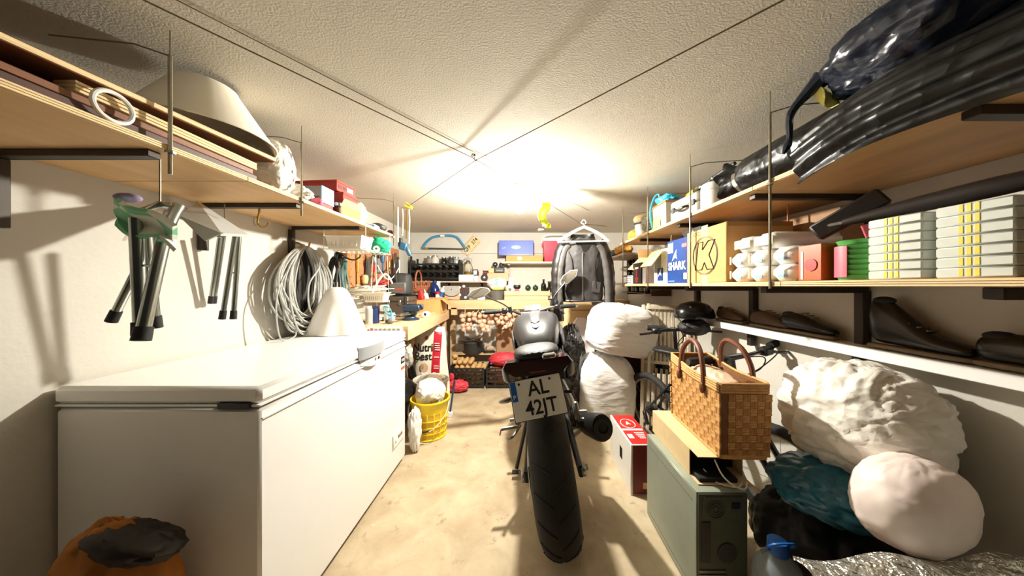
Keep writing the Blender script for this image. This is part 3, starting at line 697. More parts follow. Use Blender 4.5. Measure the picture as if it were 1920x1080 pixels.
MB().box((-.085, -.0115, 0), (.022, .003, .03), bev=.001).build('switch', 'red_ink', ps); MB().cyl((-.108, -.0125, 0), (-.108, -.01, 0), .008, n=10).build('reset_button', 'black_plastic', ps)
for k in range(6): MB().lathe([(.004, 0), (.013, 0), (.013, .003), (.01, .0035), (.004, .001)], (-.055+k*.031, -.011, 0), 10, rot=(pi/2, 0, 0)).build('socket', 'box_grey', ps)
# back bench
bb = thing('workbench', 'pine back bench with planks on top and onions hanging below', 'workbench', (0, 0, 0))
for k in range(3): MB().box((-.07, 3.475+k*.125, BBZ-.0125), (2.7, .122, .025), bev=.002).build('top_plank', 'pine', bb)
MB().box((-.02, 3.42, BBZ-.06), (1.70, .03, .095), bev=.003).build('front_beam', 'pine', bb)
for x, y in ((-.88, 3.70), (-.80, 3.45), (1.25, 3.45), (1.25, 3.72), (-1.38, 3.72)):
    zz = BBZ-.026 if x != -.80 else BBZ-.108
    MB().box((x, y, zz/2), (.065, .05, zz), bev=.003).build('leg', 'pine', bb) if x != -.80 else MB().box((x, 3.435, BBZ-.13), (.07, .06, .09), bev=.003).build('corner_block', 'pine', bb)
wp = thing('wooden_box', 'long pine box of two boards on the back bench', 'box', (.055, 3.47, BBZ))
MB().box((0, 0, .026), (.52, .10, .05), bev=.002).build('board', 'pine', wp); MB().box((0.01, 0, .080), (.54, .11, .054), bev=.002).build('board', 'pine', wp)
# ---- things on the left bench
c, s = BX(718, 766, 552, 594, 2.6, .2)
tc_ = thing('tool_case', 'dark brown hard tool case with two latches on the workbench', 'case', (c.x, c.y, BZ))
mat('case_brown', '#4a3d33', .45, var=.1)
MB().box((0, 0, .095), (s.x, .22, .188), bev=.008).build('body', 'case_brown', tc_)
MB().box((0, 0, .145), (s.x+.006, .226, .006)).build('seam', 'black_plastic', tc_)
for x in (-.06, .04): MB().box((x, -.113, .135), (.022, .008, .05), bev=.003).build('latch', 'steel', tc_)
bgx = thing('tool_bag', 'black zipped tool bag with a grey front pocket on the brown case', 'bag', (c.x-.01, c.y, BZ+.19))
mat('nylon', '#2c2a29', .6, var=.15, bump=.2, bscale=150); mat('nylon_grey', '#57544f', .6, var=.1)
MB().loft([[(x*a, y*b, z) for x, y in ((-.13, -.1), (.13, -.1), (.13, .1), (-.13, .1))] for a, b, z in ((1, 1, 0), (1.04, 1.05, .03), (1.03, 1.02, .12), (.95, .8, .18), (.85, .45, .22))]).build('body', 'nylon', bgx, sub=2)
MB().box((.03, -.108, .075), (.15, .02, .10), bev=.01).build('pocket', 'nylon_grey', bgx)
MB().box((.05, -.1195, .065), (.06, .002, .014)).build('badge', 'shoe_red', bgx)
MB().tube(smooth_pts([(-.11, -.1, .10), (-.10, -.09, .22), (-.06, -.02, .265), (.0, -.09, .22), (.02, -.1, .12)], 6), .007, 8).build('handle', 'nylon', bgx)
MB().box((-.11, -.105, .06), (.045, .012, .10), bev=.005).build('red_tab', 'shoe_red', bgx)
mat('navy', '#1c2f63', .35, var=.06); mat('can_grey', '#b9b8b4', .35, metal=.4, var=.06)
def can(name, label, m, px, d, z, r, h, capm='white_plastic', group=None, y=None):
    t = thing(name, label, 'can', ((px-CX)/FPX*d, d, z), group=group)
    MB().lathe([(0, 0), (r, 0), (r, h*.82), (r*.8, h*.86), (0, h*.86)], n=18).build('body', m, t)
    MB().lathe([(0, h*.86), (r*.72, h*.86), (r*.72, h), (0, h)], n=14).build('cap', capm, t); return t
can('spray_can', 'pale grey spray can on the bench beside the covered machine', 'can_grey', 692, 2.16, BZ, .026, .135)
can('spray_can', 'navy blue spray can next to the pale grey can', 'navy', 704, 2.20, BZ, .027, .13, 'navy')
bk = thing('plastic_basket', 'white slotted plastic basket of rusty hardware above the spray cans', 'basket', (-1.115, 2.22, 1.075))
MB().loft([[(x*a, y*a, z) for x, y in ((-.08, -.05), (.08, -.05), (.08, .05), (-.08, .05))] for a, z in ((.85, 0), (1, .07), (.96, .07), (.82, .005))]).build('body', 'cream_plastic', bk, smooth=False)
MB().tube([(-.084, -.054, .071), (.084, -.054, .071), (.084, .054, .071), (-.084, .054, .071)], .005, 6, closed=True).build('rim', 'white_plastic', bk)
for k in range(9): MB().box((-.06+k*.015, -.0475, .035), (.004, .003, .04), (R(-7), 0, 0)).build('slot', 'box_grey', bk)
mat('rust', '#b5703f', .7, var=.3, scale=40)
sack_mb((.068, .04, .016), seed=2, amp=.3, f=3, nu=28, nv=16, c=(0, 0, .055)).build('hardware', 'rust', bk)
for x in (-.07, .07): MB().tube([(x, .05, .07), (x*.8, .055, .36)], .0018, 5).build('hanging_wire', 'white_wire', bk)
cy = thing('cord_winder', 'pale bracket wound with a turquoise cord on the bench', 'cord', (-1.035, 2.2, BZ))
MB().box((0, 0, .004), (.06, .03, .008), bev=.002).build('foot', 'cream_plastic', cy); MB().box((0, 0, .05), (.018, .014, .09), bev=.003).build('post', 'cream_plastic', cy); MB().box((-.01, 0, .115), (.07, .02, .05), bev=.006).build('head', 'white_plastic', cy)
MB().tube(smooth_pts([(.0, -.012, .13), (.03, -.014, .12), (.045, -.012, .09), (.04, -.012, .06), (.02, -.012, .07), (.0, -.014, .09), (-.01, -.014, .12)], 5, True), .005, 6, closed=True).build('cord', 'teal', cy)
box_t('small_box', 'small box with a blue and white lid on the bench', 'box', 'stripe_blue', 719, 736, 587, 593, 2.32, .05, z=BZ+.0)
fl = thing('headlamp', 'grey rounded lamp lying at the bench edge', 'lamp', (-.985, 2.17, BZ))
MB().ball((0, 0, .021), (.03, .024, .02), 14, 10).build('body', 'grey_plastic', fl); MB().cyl((-.026, -.008, .02), (-.034, -.01, .02), .014, n=12).build('lens', 'dark_grey', fl)
vs = thing('bench_vise', 'dark blue bench vise with a screw handle on the bench', 'vise', (-.93, 2.42, BZ))
mat('vise_blue', '#2b3a4c', .4, metal=.3, var=.12)
MB().lathe([(0, 0), (.07, 0), (.07, .012), (.045, .02), (.04, .03), (0, .03)], n=20).build('base', 'vise_blue', vs)
MB().loft([[(x*a, y*b, z) for x, y in ((-.06, -.045), (.06, -.045), (.06, .045), (-.06, .045))] for a, b, z in ((.8, .8, .028), (1, .9, .05), (1.1, 1, .08), (.9, .9, .11))]).build('body', 'vise_blue', vs, sub=1)
MB().box((.02, -.045, .10), (.14, .028, .05), bev=.006).build('jaw', 'vise_blue', vs); MB().box((.02, .04, .105), (.14, .03, .05), bev=.006).build('jaw', 'vise_blue', vs)
MB().cyl((0, -.05, .06), (0, -.19, .06), .012, n=10).build('screw', 'steel', vs); MB().tube([(-.06, -.185, .055), (.07, -.185, .065)], .005, 8).build('bar', 'steel', vs)
MB().cyl((-.055, .02, .10), (-.055, .02, .2), .016, .012, 12).build('anvil_post', 'black_plastic', vs)
ob = thing('open_carton', 'open cardboard box with bent flaps on the workbench corner', 'box', (-1.06, 3.10, BZ))
for nm, cc_, ss, rt in (('side', (0, -.13, .07), (.44, .004, .14), (0, 0, 0)), ('side', (0, .13, .07), (.44, .004, .14), (0, 0, 0)), ('end', (-.22, 0, .07), (.004, .26, .14), (0, 0, 0)), ('end', (.22, 0, .07), (.004, .26, .14), (0, 0, 0)), ('bottom', (0, 0, .003), (.44, .26, .004), (0, 0, 0)), ('flap', (.255, -.03, .12), (.09, .2, .004), (0, R(38), R(8))), ('flap', (0, .19, .13), (.43, .12, .004), (R(20), 0, 0))):
    MB().box(cc_, ss, rt).build(nm, 'cardboard' if nm != 'bottom' else 'cardboard_in', ob, smooth=False)
tr = thing('tape_roll', 'white tape roll standing on edge at the bench front', 'tape', (-.862, 2.60, BZ+.029))
MB().lathe([(.014, -.02), (.028, -.02), (.028, .02), (.014, .02), (.014, -.02)], n=24, rot=(pi/2, 0, R(-10)), caps=False).build('tape', 'white_plastic', tr); MB().lathe([(0, -.012), (.0142, -.012), (.0142, .012), (0, .012)], n=20, rot=(pi/2, 0, R(-10))).build('core', 'black_plastic', tr)
for k in range(3):
    cl_ = thing('wood_strip', ['thin pine strip lying nearest the bench edge', 'pine strip lying along the middle of the bench top', 'pine strip lying behind the tape roll'][k], 'wood', (-.90-.05*k, 2.86, BZ), (0, 0, R(3)))
    MB().box((0, 0, .009), (.035, .26, .018), bev=.002).build('strip', 'pine_y', cl_)
# dark crate carrying the wicker basket
ck = thing('tool_crate', 'black crate under the wicker basket at the far end of the bench', 'crate', (-1.22, 3.36, BZ))
for z in (.04, .10, .16): MB().box((0, -.09, z), (.3, .006, .04)).box((0, .09, z), (.3, .006, .04)).box((-.15, 0, z), (.006, .18, .04)).box((.15, 0, z), (.006, .18, .04)).build('slat_ring', 'black_plastic', ck)
for x in (-.15, .15):
    for y in (-.09, .09): MB().box((x, y, .105), (.014, .014, .205)).build('corner_post', 'black_plastic', ck)
MB().box((0, 0, .005), (.3, .18, .008)).box((0, 0, .205), (.3, .18, .006)).build('deck', 'black_plastic', ck)
mat('wicker', '#a86443', .6, var=.2, scale=30)
wk = thing('wicker_basket', 'small reddish wicker basket with a tall hoop handle', 'basket', (-1.20, 3.36, BZ+.2095))
def ringpts(r_, z, n=28, wob=0): return [(r_*cos(2*pi*i/n), .75*r_*sin(2*pi*i/n), z+wob*sin(i*pi)) for i in range(n)]
for k in range(6): MB().tube(ringpts(.085+.008*k, .006+.013*k), .006, 6, closed=True).build('weave_ring', 'wicker', wk)
for i in range(14):
    a = 2*pi*i/14; MB().tube(smooth_pts([(.125*cos(a), .094*sin(a), .07), (.132*cos(a+.12), .1*sin(a+.12), .12), (.13*cos(a+.35), .098*sin(a+.35), .135), (.13*cos(a+.6), .098*sin(a+.6), .1), (.127*cos(a+.7), .095*sin(a+.7), .07)], 4), .0035, 5).build('loop', 'wicker', wk)
MB().lathe([(0, .003), (.082, .003), (.082, .01), (0, .01)], n=20, sy=.75).build('base', 'wicker', wk)
MB().tube(smooth_pts([(-.0, -.095, .05), (-.0, -.09, .18), (.0, -.03, .245), (.0, .03, .245), (.0, .09, .18), (0, .095, .05)], 6), .009, 8).build('handle', 'wicker', wk)
sack('cloth', 'crumpled red cloth hanging below the wicker basket rim', 'cloth', 'red_tool', (-1.13, 3.235, BZ+.001), (.04, .022, .13), seed=3, amp=.2, nu=32, nv=24)
tu = thing('sealant_tube', 'white sealant cartridge leaning in front of the blue jug', 'tube', (-1.035, 3.255, BZ), (0, R(-14), 0))
MB().lathe([(0, 0), (.026, 0), (.026, .20), (.008, .215), (.006, .25), (0, .25)], n=18).build('body', 'white_plastic', tu); MB().cyl((-.012, -.0265, .17), (.0, -.0275, .17), .002).build('print_mark', 'ink', tu)
jg = thing('blue_jug', 'glossy navy blue jug on the back bench corner', 'jug', (-1.06, 3.52, BBZ))
mat('navy_gloss', '#16306e', .15, var=.04)
MB().lathe([(0, 0), (.052, 0), (.056, .02), (.056, .13), (.04, .17), (.022, .19), (.022, .21), (0, .21)], n=22).build('body', 'navy_gloss', jg); MB().lathe([(0, .21), (.026, .21), (.026, .235), (0, .235)], n=16).build('cap', 'navy', jg)
mg = thing('bottle', 'white bottle with a red cap in front of the navy jug', 'bottle', (-1.005, 3.44, BBZ)); MB().lathe([(0, 0), (.024, 0), (.024, .06), (.02, .075), (0, .075)], n=16).build('body', 'white_plastic', mg); MB().lathe([(0, .075), (.033, .075), (.033, .10), (0, .10)], n=16).build('cap', 'red_tool', mg)
t_, sx_, sy_, h_ = box_t('carton', 'white carton with an orange base right of the navy jug', 'box', 'white_plastic', 814, 824, 527, 560, 3.56, .05, z=BBZ)
MB().box((0, -.026, .04), (sx_-.002, .002, .07)).build('orange_panel', 'shoe_orange', t_)
tu = thing('sealant_tube', 'blue and white paint tube leaning by the beige vanity case', 'tube', (-.985, 3.47, BBZ+.004), (0, R(16), 0))
MB().lathe([(0, 0), (.018, 0), (.024, .02), (.024, .12), (.01, .14), (.008, .17), (0, .17)], n=16).build('body', 'white_plastic', tu); MB().lathe([(.0246, .04), (.025, .04), (.025, .10), (.0246, .10)], n=16, caps=False).build('wrap', 'blue', tu)
vc = thing('vanity_case', 'beige vanity case with a grey scalloped flap on the back bench', 'case', (-.845, 3.54, BBZ))
mat('beige', '#c9a887', .6, var=.05); mat('felt_grey', '#a9a49c', .7, var=.06)
MB().box((0, 0, .085), (.19, .11, .168), bev=.012).build('body', 'beige', vc)
def flap_poly():
    pts = [(-.094, .168), (.094, .168), (.094, .09)]
    for i in range(11): a = -pi*i/10; pts.append((.086*cos(a), .088+.045*sin(a)))
    return pts+[(-.094, .09)]
MB().prism(flap_poly(), .006, Matrix.Translation((0, -.0585, 0))).build('flap', 'felt_grey', vc)
MB().tube([(.088*cos(-pi*i/14), -.063, .09+.047*sin(-pi*i/14)) for i in range(15)], .0035, 6).build('piping', 'black_plastic', vc); MB().cyl((0, -.062, .125), (0, -.067, .125), .006, n=10).build('stud', 'chrome', vc)
dt = thing('toy_train', 'dark toy with white round wheels left of the grey bowl', 'toy', (-.70, 3.55, BBZ))
MB().box((0, 0, .075), (.10, .09, .15), bev=.006).build('body', 'dark_grey', dt)
for x, z in ((-.055, .15), (.0, .165), (-.05, .06), (.02, .03)): MB().cyl((x, -.046, z), (x, -.056, z), .016, n=14).build('wheel', 'white_plastic', dt)
for x in (-.02, .02): MB().box((x, -.047, .10), (.012, .004, .09)).build('red_bar', 'maroon', dt)
bw = thing('metal_bowl', 'wide grey metal bowl on the back bench', 'bowl', (-.30, 3.56, BBZ))
MB().lathe([(0, 0), (.06, 0), (.075, .02), (.10, .10), (.112, .118), (.108, .118), (.095, .10), (.07, .025), (0, .012)], n=32).build('body', 'grey_plastic', bw); MB().tube([(.111*cos(2*pi*i/28), .111*sin(2*pi*i/28), .118) for i in range(28)], .004, 6, closed=True).build('rim', 'steel', bw)
mat('bag_print', '#f0efe8', .4, var=.05); mat('mint', '#59b99a', .5, var=.05)
pb_ = sack('plastic_bag', 'white plastic bag with green print heaped in the grey bowl', 'bag', 'bag_print', (-.30, 3.54, BBZ+.119), (.12, .085, .085), seed=31, amp=.2, f=2.6, neck=.3)
text('S', .10, 'mint', (.0, -.088, .1), (R(70), 0, 0), pb_, 'green_print')
mat('lime', '#d8dc62', .5, var=.1)
sack_mb((.07, .03, .018), seed=5, amp=.3, nu=24, nv=14, c=(.02, -.075, .0)).build('lime_fold', 'lime', pb_)
bx = thing('paper_stack', 'white card leaning behind the left motorcycle mirror', 'card', (-.50, 3.58, BBZ)); MB().box((0, 0, .04), (.09, .012, .08), (R(-8), 0, 0)).build('card', 'white_print', bx)
tin = thing('tin', 'small green and white patterned tin beside the white bag', 'tin', (-.145, 3.60, BBZ)); MB().box((0, 0, .085), (.06, .06, .17), bev=.004).build('body', 'cream_plastic', tin)
for z in (.05, .125): MB().lathe([(.0, 0), (.02, 0), (.02, .003), (0, .003)], (0, -.0305, z), 14, rot=(pi/2, 0, 0)).build('oval_print', 'wire_green', tin)
rz_ = BBZ+.108
ra = thing('toy_car', 'dark round ornament with a pink band on the pine box', 'ornament', (-.055, 3.475, rz_))
mat('rose', '#b7646c', .5, var=.08)
MB().ball((0, 0, .052), (.045, .035, .035), 18, 12).build('body', 'black_plastic', ra); MB().lathe([(.036, -.012), (.043, -.006), (.043, .006), (.036, .012)], (0, 0, .082), 20, sy=.75).build('top_band', 'pale_pink', ra); MB().box((0, 0, .012), (.08, .06, .022), bev=.008).build('base', 'rose', ra)
for x in (-.035, .035): MB().cyl((x, -.03, .016), (x, -.038, .016), .010, n=12).build('wheel', 'white_plastic', ra)
mat('green_glass', '#1f3a2c', .08, var=.05, coat=.3)
for k, px in enumerate((990, 1004)):
    gl = thing('glass_float', ['dark green glass ball left on the pine box', 'dark green glass ball next to the two dark bottles'][k], 'glass ball', ((px-CX)/FPX*3.47, 3.47, rz_), group='green glass balls on the pine box')
    MB().ball((0, 0, .036), .035, 20, 14).build('ball', 'green_glass', gl); MB().cyl((0, 0, .068), (0, 0, .078), .008, n=10).build('neck', 'green_glass', gl)
mat('dark_glass', '#15160f', .08, var=.05, coat=.3)
def bottle_t(name, label, loc, rot=(0, 0, 0), m='dark_glass', s=1.0, lab='white_print', group=None):
    t = thing(name, label, 'bottle', loc, rot, group)
    MB().lathe([(0, 0), (.032*s, 0), (.034*s, .006*s), (.034*s, .07*s), (.028*s, .09*s), (.013*s, .105*s), (.0125*s, .135*s), (0, .135*s)], n=18).build('body', m, t)
    MB().lathe([(0, .135*s), (.0145*s, .135*s), (.0145*s, .15*s), (0, .15*s)], n=14).build('cap', 'black_plastic', t)
    if lab: MB().lathe([(.0345*s, .012*s), (.0348*s, .012*s), (.0348*s, .06*s), (.0345*s, .06*s)], n=18, caps=False).build('label_paper', lab, t)
    return t
bottle_t('bottle', 'squat dark bottle without label at the pine box end', (.265, 3.475, rz_), lab=None, s=.95)
bottle_t('bottle', 'squat dark bottle with a white label behind the right mirror stalk', (.34, 3.53, BBZ), s=1.5)
# ---- back wall shelves
SAZ = 1.26
sa = thing('wall_shelf', 'thin grey shelf on the back wall holding the black bottle rack', 'shelf', (0, 0, 0))
mat('shelf_grey', '#b9ab9b', .6, var=.08)
MB().box((-.86, 3.70, SAZ-.009), (1.12, .19, .018), bev=.002).build('board', 'shelf_grey', sa)
for x in (-.95, -.52): MB().box((x, 3.785, SAZ-.07), (.022, .02, .10)).box((x, 3.72, SAZ-.024), (.022, .14, .012)).build('bracket', 'iron', sa)
SBZ = 1.50
sb_ = thing('wall_shelf', 'pale back wall shelf carrying the blue box and red cooler', 'shelf', (0, 0, 0))
mat('shelf_pale', '#e6d9c4', .6, var=.05)
MB().box((.15, 3.68, SBZ-.01), (.80, .23, .02), bev=.002).build('board', 'shelf_pale', sb_)
for x in (-.16, .42): MB().box((x, 3.785, SBZ-.12), (.03, .02, .20)).box((x, 3.70, SBZ-.03), (.03, .17, .02)).build('bracket', 'shelf_grey', sb_)
# bow saw on the wall
bsaw = thing('bow_saw', 'blue tubular bow saw hanging high on the back wall', 'saw', (0, 0, 0)); mat('saw_blue', '#3f8fbe', .35, var=.05)
sp = [P(x, y, 3.765) for x, y in ((792, 466), (800, 454), (812, 445), (828, 442), (846, 442), (858, 446), (866, 456), (873, 466))]
MB().tube(smooth_pts(sp, 5), .014, 10).build('frame', 'saw_blue', bsaw); MB().tube([P(826, 442.3, 3.765), P(834, 442, 3.765)], .0155, 10).build('grip_tape', 'white_plastic', bsaw)
MB().prism([(0, 0), (.56, -.012), (.56, -.03), (0, -.022)], .003, Matrix.Translation(P(791, 464, 3.768))).build('blade', 'dark_grey', bsaw)
MB().box(P(799, 466, 3.762), (.06, .01, .022)).build('blade_clip', 'brass', bsaw)
# license plate on the wall
mat('plate_tan', '#e0c391', .6, var=.12, scale=30)
lp = thing('number_plate', 'old tan number plate nailed slantwise beside the bow saw', 'number plate', P(883, 460, 3.78), (0, R(-48), 0))
MB().box((0, 0, 0), (.265, .006, .135), bev=.002).build('plate', 'plate_tan', lp)
MB().box((0, -.0035, .055), (.24, .002, .003)).box((0, -.0035, -.055), (.24, .002, .003)).build('border', 'ink', lp)
text('GFP  374', .075, 'ink', (0, -.0042, 0), FRONT, lp, sx=.85, bold=.001)
# bottle rack with bottles
br = thing('bottle_rack', 'black metal rack of bottles on the back wall shelf', 'rack', (0, 0, SAZ))
for x in (-1.40, -.78):
    MB().box((x, 3.71, .135), (.018, .17, .27), bev=.003).build('end_frame', 'black_plastic', br)
MB().box((-1.09, 3.79, .02), (.60, .012, .03)).build('rail', 'black_plastic', br)
for z in (.03, .12, .21): MB().box((-1.09, 3.63, z), (.60, .012, .022)).build('rail', 'black_plastic', br)
for z in (.05, .14): MB().box((-1.09, 3.76, z-.02), (.60, .012, .022)).build('rail', 'black_plastic', br)
MB().box((-1.40, 3.66, .29), (.02, .02, .05)).build('finial', 'black_plastic', br); MB().box((-1.32, 3.66, .25), (.02, .02, .06)).build('finial', 'black_plastic', br)
for row, (z, n_) in enumerate(((.087, 7), (.177, 7))):
    for i in range(n_):
        bottle_t('wine_bottle', 'dark wine bottle lying on its side in the black rack', (-1.34+i*.082, 3.775, SAZ+z+.0), (pi/2, 0, 0), s=.95, lab=None, group='wine bottles in the black rack')
for k, (px, py, r_, m_) in enumerate(((806, 490, .045, 'box_grey'), (816, 483, .05, 'clear_tub'), (832, 483, .04, 'black_gloss'), (846, 482, .045, 'dark_grey'), (856, 486, .04, 'can_grey'))):
    p_ = P(px, py, 3.70)
    g = thing('glass_jar', ['grey jar lid lying on top of the bottle rack', 'cloudy glass jar on top of the bottle rack', 'round black tin on top of the bottle rack', 'dark grey round tin at the rack end', 'silver jar beside the lantern on the rack'][k], 'jar', (p_.x, 3.70, SAZ+.222))
    MB().lathe([(0, 0), (r_*.8, 0), (r_, r_*.2), (r_, r_*1.1), (r_*.7, r_*1.5), (r_*.7, r_*1.8), (0, r_*1.8)], n=16).build('body', m_, g); MB().lathe([(0, r_*1.8), (r_*.75, r_*1.8), (r_*.75, r_*2.1), (0, r_*2.1)], n=14).build('lid', 'steel', g)
ln = thing('lantern', 'old metal storm lantern on the white box beside the bottle rack', 'lantern', (-.69, 3.70, SAZ+.082))
MB().lathe([(0, 0), (.05, 0), (.055, .015), (.045, .035), (0, .035)], n=18).build('tank', 'brass', ln); MB().lathe([(.03, .04), (.042, .07), (.04, .11), (.028, .14)], n=18, caps=False).build('glass', mat('lamp_glass', '#e6dcc4', .1, var=.02, alpha=.5), ln)
MB().lathe([(0, .185), (.02, .18), (.035, .155), (.035, .145), (0, .14)], n=18).build('hood', 'steel', ln); MB().cyl((0, 0, .035), (0, 0, .09), .012, n=10).build('burner', 'dark_grey', ln)
for sg in (-1, 1): MB().tube([(sg*.05, 0, .02), (sg*.06, 0, .09), (sg*.035, 0, .155)], .005, 6).build('side_tube', 'brass', ln)
MB().tube(smooth_pts([(-.05, 0, .15), (-.045, 0, .20), (0, 0, .215), (.045, 0, .20), (.05, 0, .15)], 5), .003, 6).build('bail', 'steel', ln)
box_t('flat_box', 'long white box on the shelf under the lantern', 'box', 'white_plastic', 860, 888, 515, 527, 3.62, .15, z=SAZ)
box_t('small_box', 'little white box with a square print next to the long white box', 'box', 'white_print', 889, 897, 517, 527, 3.63, .06, z=SAZ)
t_, sx_, sy_, h_ = box_t('picture_frame', 'small dark square frame standing over the little white box', 'frame', 'dark_grey', 886, 896, 505, 516, 3.66, .02, z=SAZ+.068)
MB().box((0, -.011, h_/2), (sx_*.6, .002, h_*.6)).build('picture', 'white_print', t_)
box_t('small_box', 'pinkish upright box beside the small square frame', 'box', 'pale_pink', 898, 905, 505, 527, 3.66, .06, z=SAZ)
for k, (px, py, m_) in enumerate(((905, 507, 'maroon'), (913, 507, 'maroon'), (909, 518, 'dark_grey'))):
    p_ = P(px, py, 3.68)
    if k == 2:
        g = thing('reel', 'black reel with a white hub on the grey wall shelf', 'reel', (p_.x, 3.66, SAZ+.046)); MB().lathe([(.012, -.02), (.045, -.02), (.045, .02), (.012, .02), (.012, -.02)], n=24, rot=(pi/2, 0, 0), caps=False).build('reel', 'black_plastic', g); MB().lathe([(0, -.021), (.0125, -.021), (.0125, .021), (0, .021)], n=14, rot=(pi/2, 0, 0)).build('hub', 'white_plastic', g)
    elif k == 0:
        g = thing('camera', 'maroon leather camera case above the black reel', 'camera', (p_.x+.02, 3.70, SAZ+.0)); MB().box((0, 0, .11), (.11, .05, .05), bev=.015).build('body', 'maroon', g); MB().box((0, 0, .043), (.10, .06, .083), bev=.003).build('stand_box', 'beige', g)
bx2 = thing('carton', 'pinkish-brown carton beside the motorcycle mirror at the back', 'box', (-.30, 3.70, SAZ+.0)); MB().box((0, 0, .05), (.27, .12, .10), bev=.003).build('body', 'beige', bx2)
MB().box((.0, 0, .101), (.26, .11, .004)).build('lid', 'cardboard', bx2)
yb = thing('small_box', 'small yellow box on the pinkish-brown carton', 'box', (-.385, 3.69, SAZ+.1045)); MB().box((0, 0, .03), (.07, .07, .06), bev=.003).build('body', 'kraft', yb)
pj = thing('film_projector', 'dark film projector with two black reels on the carton', 'projector', (-.28, 3.68, SAZ+.1045))
MB().box((0, 0, .035), (.12, .07, .066), bev=.006).build('body', 'dark_grey', pj); MB().box((.0, -.0365, .03), (.08, .003, .018)).build('panel', 'box_grey', pj)
for x, z in ((-.055, .105), (.025, .10)): MB().lathe([(.01, -.008), (.033, -.008), (.033, .008), (.01, .008), (.01, -.008)], (x, -.02, z), 20, rot=(pi/2, 0, 0), caps=False).build('reel', 'black_gloss', pj)
MB().box((-.055, 0, .075), (.012, .02, .06)).box((.025, 0, .075), (.012, .02, .05)).build('arm', 'black_plastic', pj)
bxw = thing('white_carton', 'white carton standing under the pale wall shelf end', 'box', (-.135, 3.74, BBZ)); MB().box((0, 0, .14), (.07, .08, .28), bev=.003).build('body', 'white_print', bxw)
# upper pale shelf
mat('box_blue', '#3f57b8', .45, var=.12, scale=5)
t_, sx_, sy_, h_ = box_t('carton', 'long cardboard box under the blue box on the pale shelf', 'box', 'cardboard', 949, 1018, 479, 490.5, 3.60, .17, z=SBZ)
MB().box((-.06, -.0855, h_*.55), (.05, .002, .04)).build('label_card', 'white_print', t_)
LZ = SBZ+h_+.001
t_, sx_, sy_, h_ = box_t('carton', 'glossy blue box with a pale oval logo on the pale shelf', 'box', 'box_blue', 935, 1000, 451, 477, 3.60, .16, z=LZ)
MB().lathe([(0, 0), (.06, 0), (.06, .002), (0, .002)], (.0, -.081, h_*.55), 24, rot=(pi/2, 0, 0), sy=.38).build('oval_logo', 'stripe_blue', t_)
text('www', .022, 'lime', (0, -.0845, h_*.55), FRONT, t_); text('o T', .03, 'white_print', (-.15, -.0815, h_*.5), FRONT, t_)
MB().box((0, -.0805, .008), (sx_-.004, .002, .012)).build('base_stripe', 'navy', t_)
cb = thing('cool_box', 'red cool box with a white lid and bail handle on the pale shelf', 'cooler', (.42, 3.66, SBZ))
mat('cooler_red', '#d8344c', .4, var=.03)
MB().loft([[(x*a, y*a, z) for x, y in ((-.15, -.1), (.15, -.1), (.15, .1), (-.15, .1))] for a, z in ((.86, 0), (.9, .01), (1, .25), (1, .255))]).build('body', 'cooler_red', cb)
MB().box((0, 0, .275), (.31, .21, .038), bev=.012).build('lid', 'white_plastic', cb)
MB().tube(smooth_pts([(-.158, 0, .22), (-.16, -.03, .30), (-.10, -.06, .335), (.10, -.06, .335), (.16, -.03, .30), (.158, 0, .22)], 5), .005, 6).build('handle', 'white_plastic', cb)
for sx in (-1, 1): MB().box((sx*.155, 0, .215), (.02, .04, .05), bev=.006).build('handle_lug', 'cooler_red', cb)
# ================================================================= UNDER THE BENCHES, FLOOR LEFT
mat('onion_skin', '#dfae92', .45, var=.25, scale=25, stretch=(1, 1, .2)); mat('onion_stem', '#d9bf93', .7, var=.15); mat('red_onion', '#8c3428', .35, var=.15)
on_b = MB().lathe([(0, 0), (.012, .002), (.024, .012), (.029, .027), (.024, .041), (.012, .051), (.005, .058), (.0035, .066), (0, .068)], n=12).mesh('onion', 'onion_skin')
on_s = MB().tube(smooth_pts([(0, 0, .062), (.004, 0, .078), (.0, .004, .095)], 3), [.004, .0042, .0044, .004, .003, .0025, .0015], 5).mesh('stem', 'onion_stem')
rr = random.Random(5); ons = []
def onion(px, py, d, lab, s=1):
    p = P(px, py, d); o = bpy.data.objects.new('onion', on_b); COL.objects.link(o); o.location = p
    o.rotation_euler = (rr.uniform(-.9, .9), rr.uniform(-.9, .9), rr.uniform(0, 6)); o.scale = (s, s, s)
    st_ = bpy.data.objects.new('stem', on_s); COL.objects.link(st_); st_.parent = o
    tag(o, lab, 'onion', 'onions hanging under the back bench'); ons.append(o); return o
bunches = [((872, 594), (885, 602), 3.36, 'onion in the leftmost bunch hanging under the back bench', [(866, 596), (876, 592), (886, 594), (868, 604), (879, 603), (889, 601), (866, 613), (874, 611), (884, 612), (870, 620), (880, 620), (893, 604)]),
           ((905, 592), 0, 3.36, 'onion in the second bunch from the left under the back bench', [(898, 597), (908, 596), (916, 600), (902, 606), (911, 605), (920, 607), (900, 614), (909, 614), (917, 616), (905, 622), (913, 623)]),
           ((935, 590), 0, 3.36, 'onion in the third bunch beneath the left handlebar grip', [(925, 592), (934, 590), (943, 591), (951, 592), (928, 600), (937, 599), (946, 600), (954, 601), (924, 608), (933, 608), (942, 609), (950, 609), (946, 616)]),
           ((970, 590), 0, 3.36, 'onion in the bunch behind the motorcycle tank', [(958, 596), (966, 593), (975, 593), (984, 595), (960, 605), (969, 604), (978, 604), (957, 613), (1003, 596), (1012, 597), (993, 596)])]
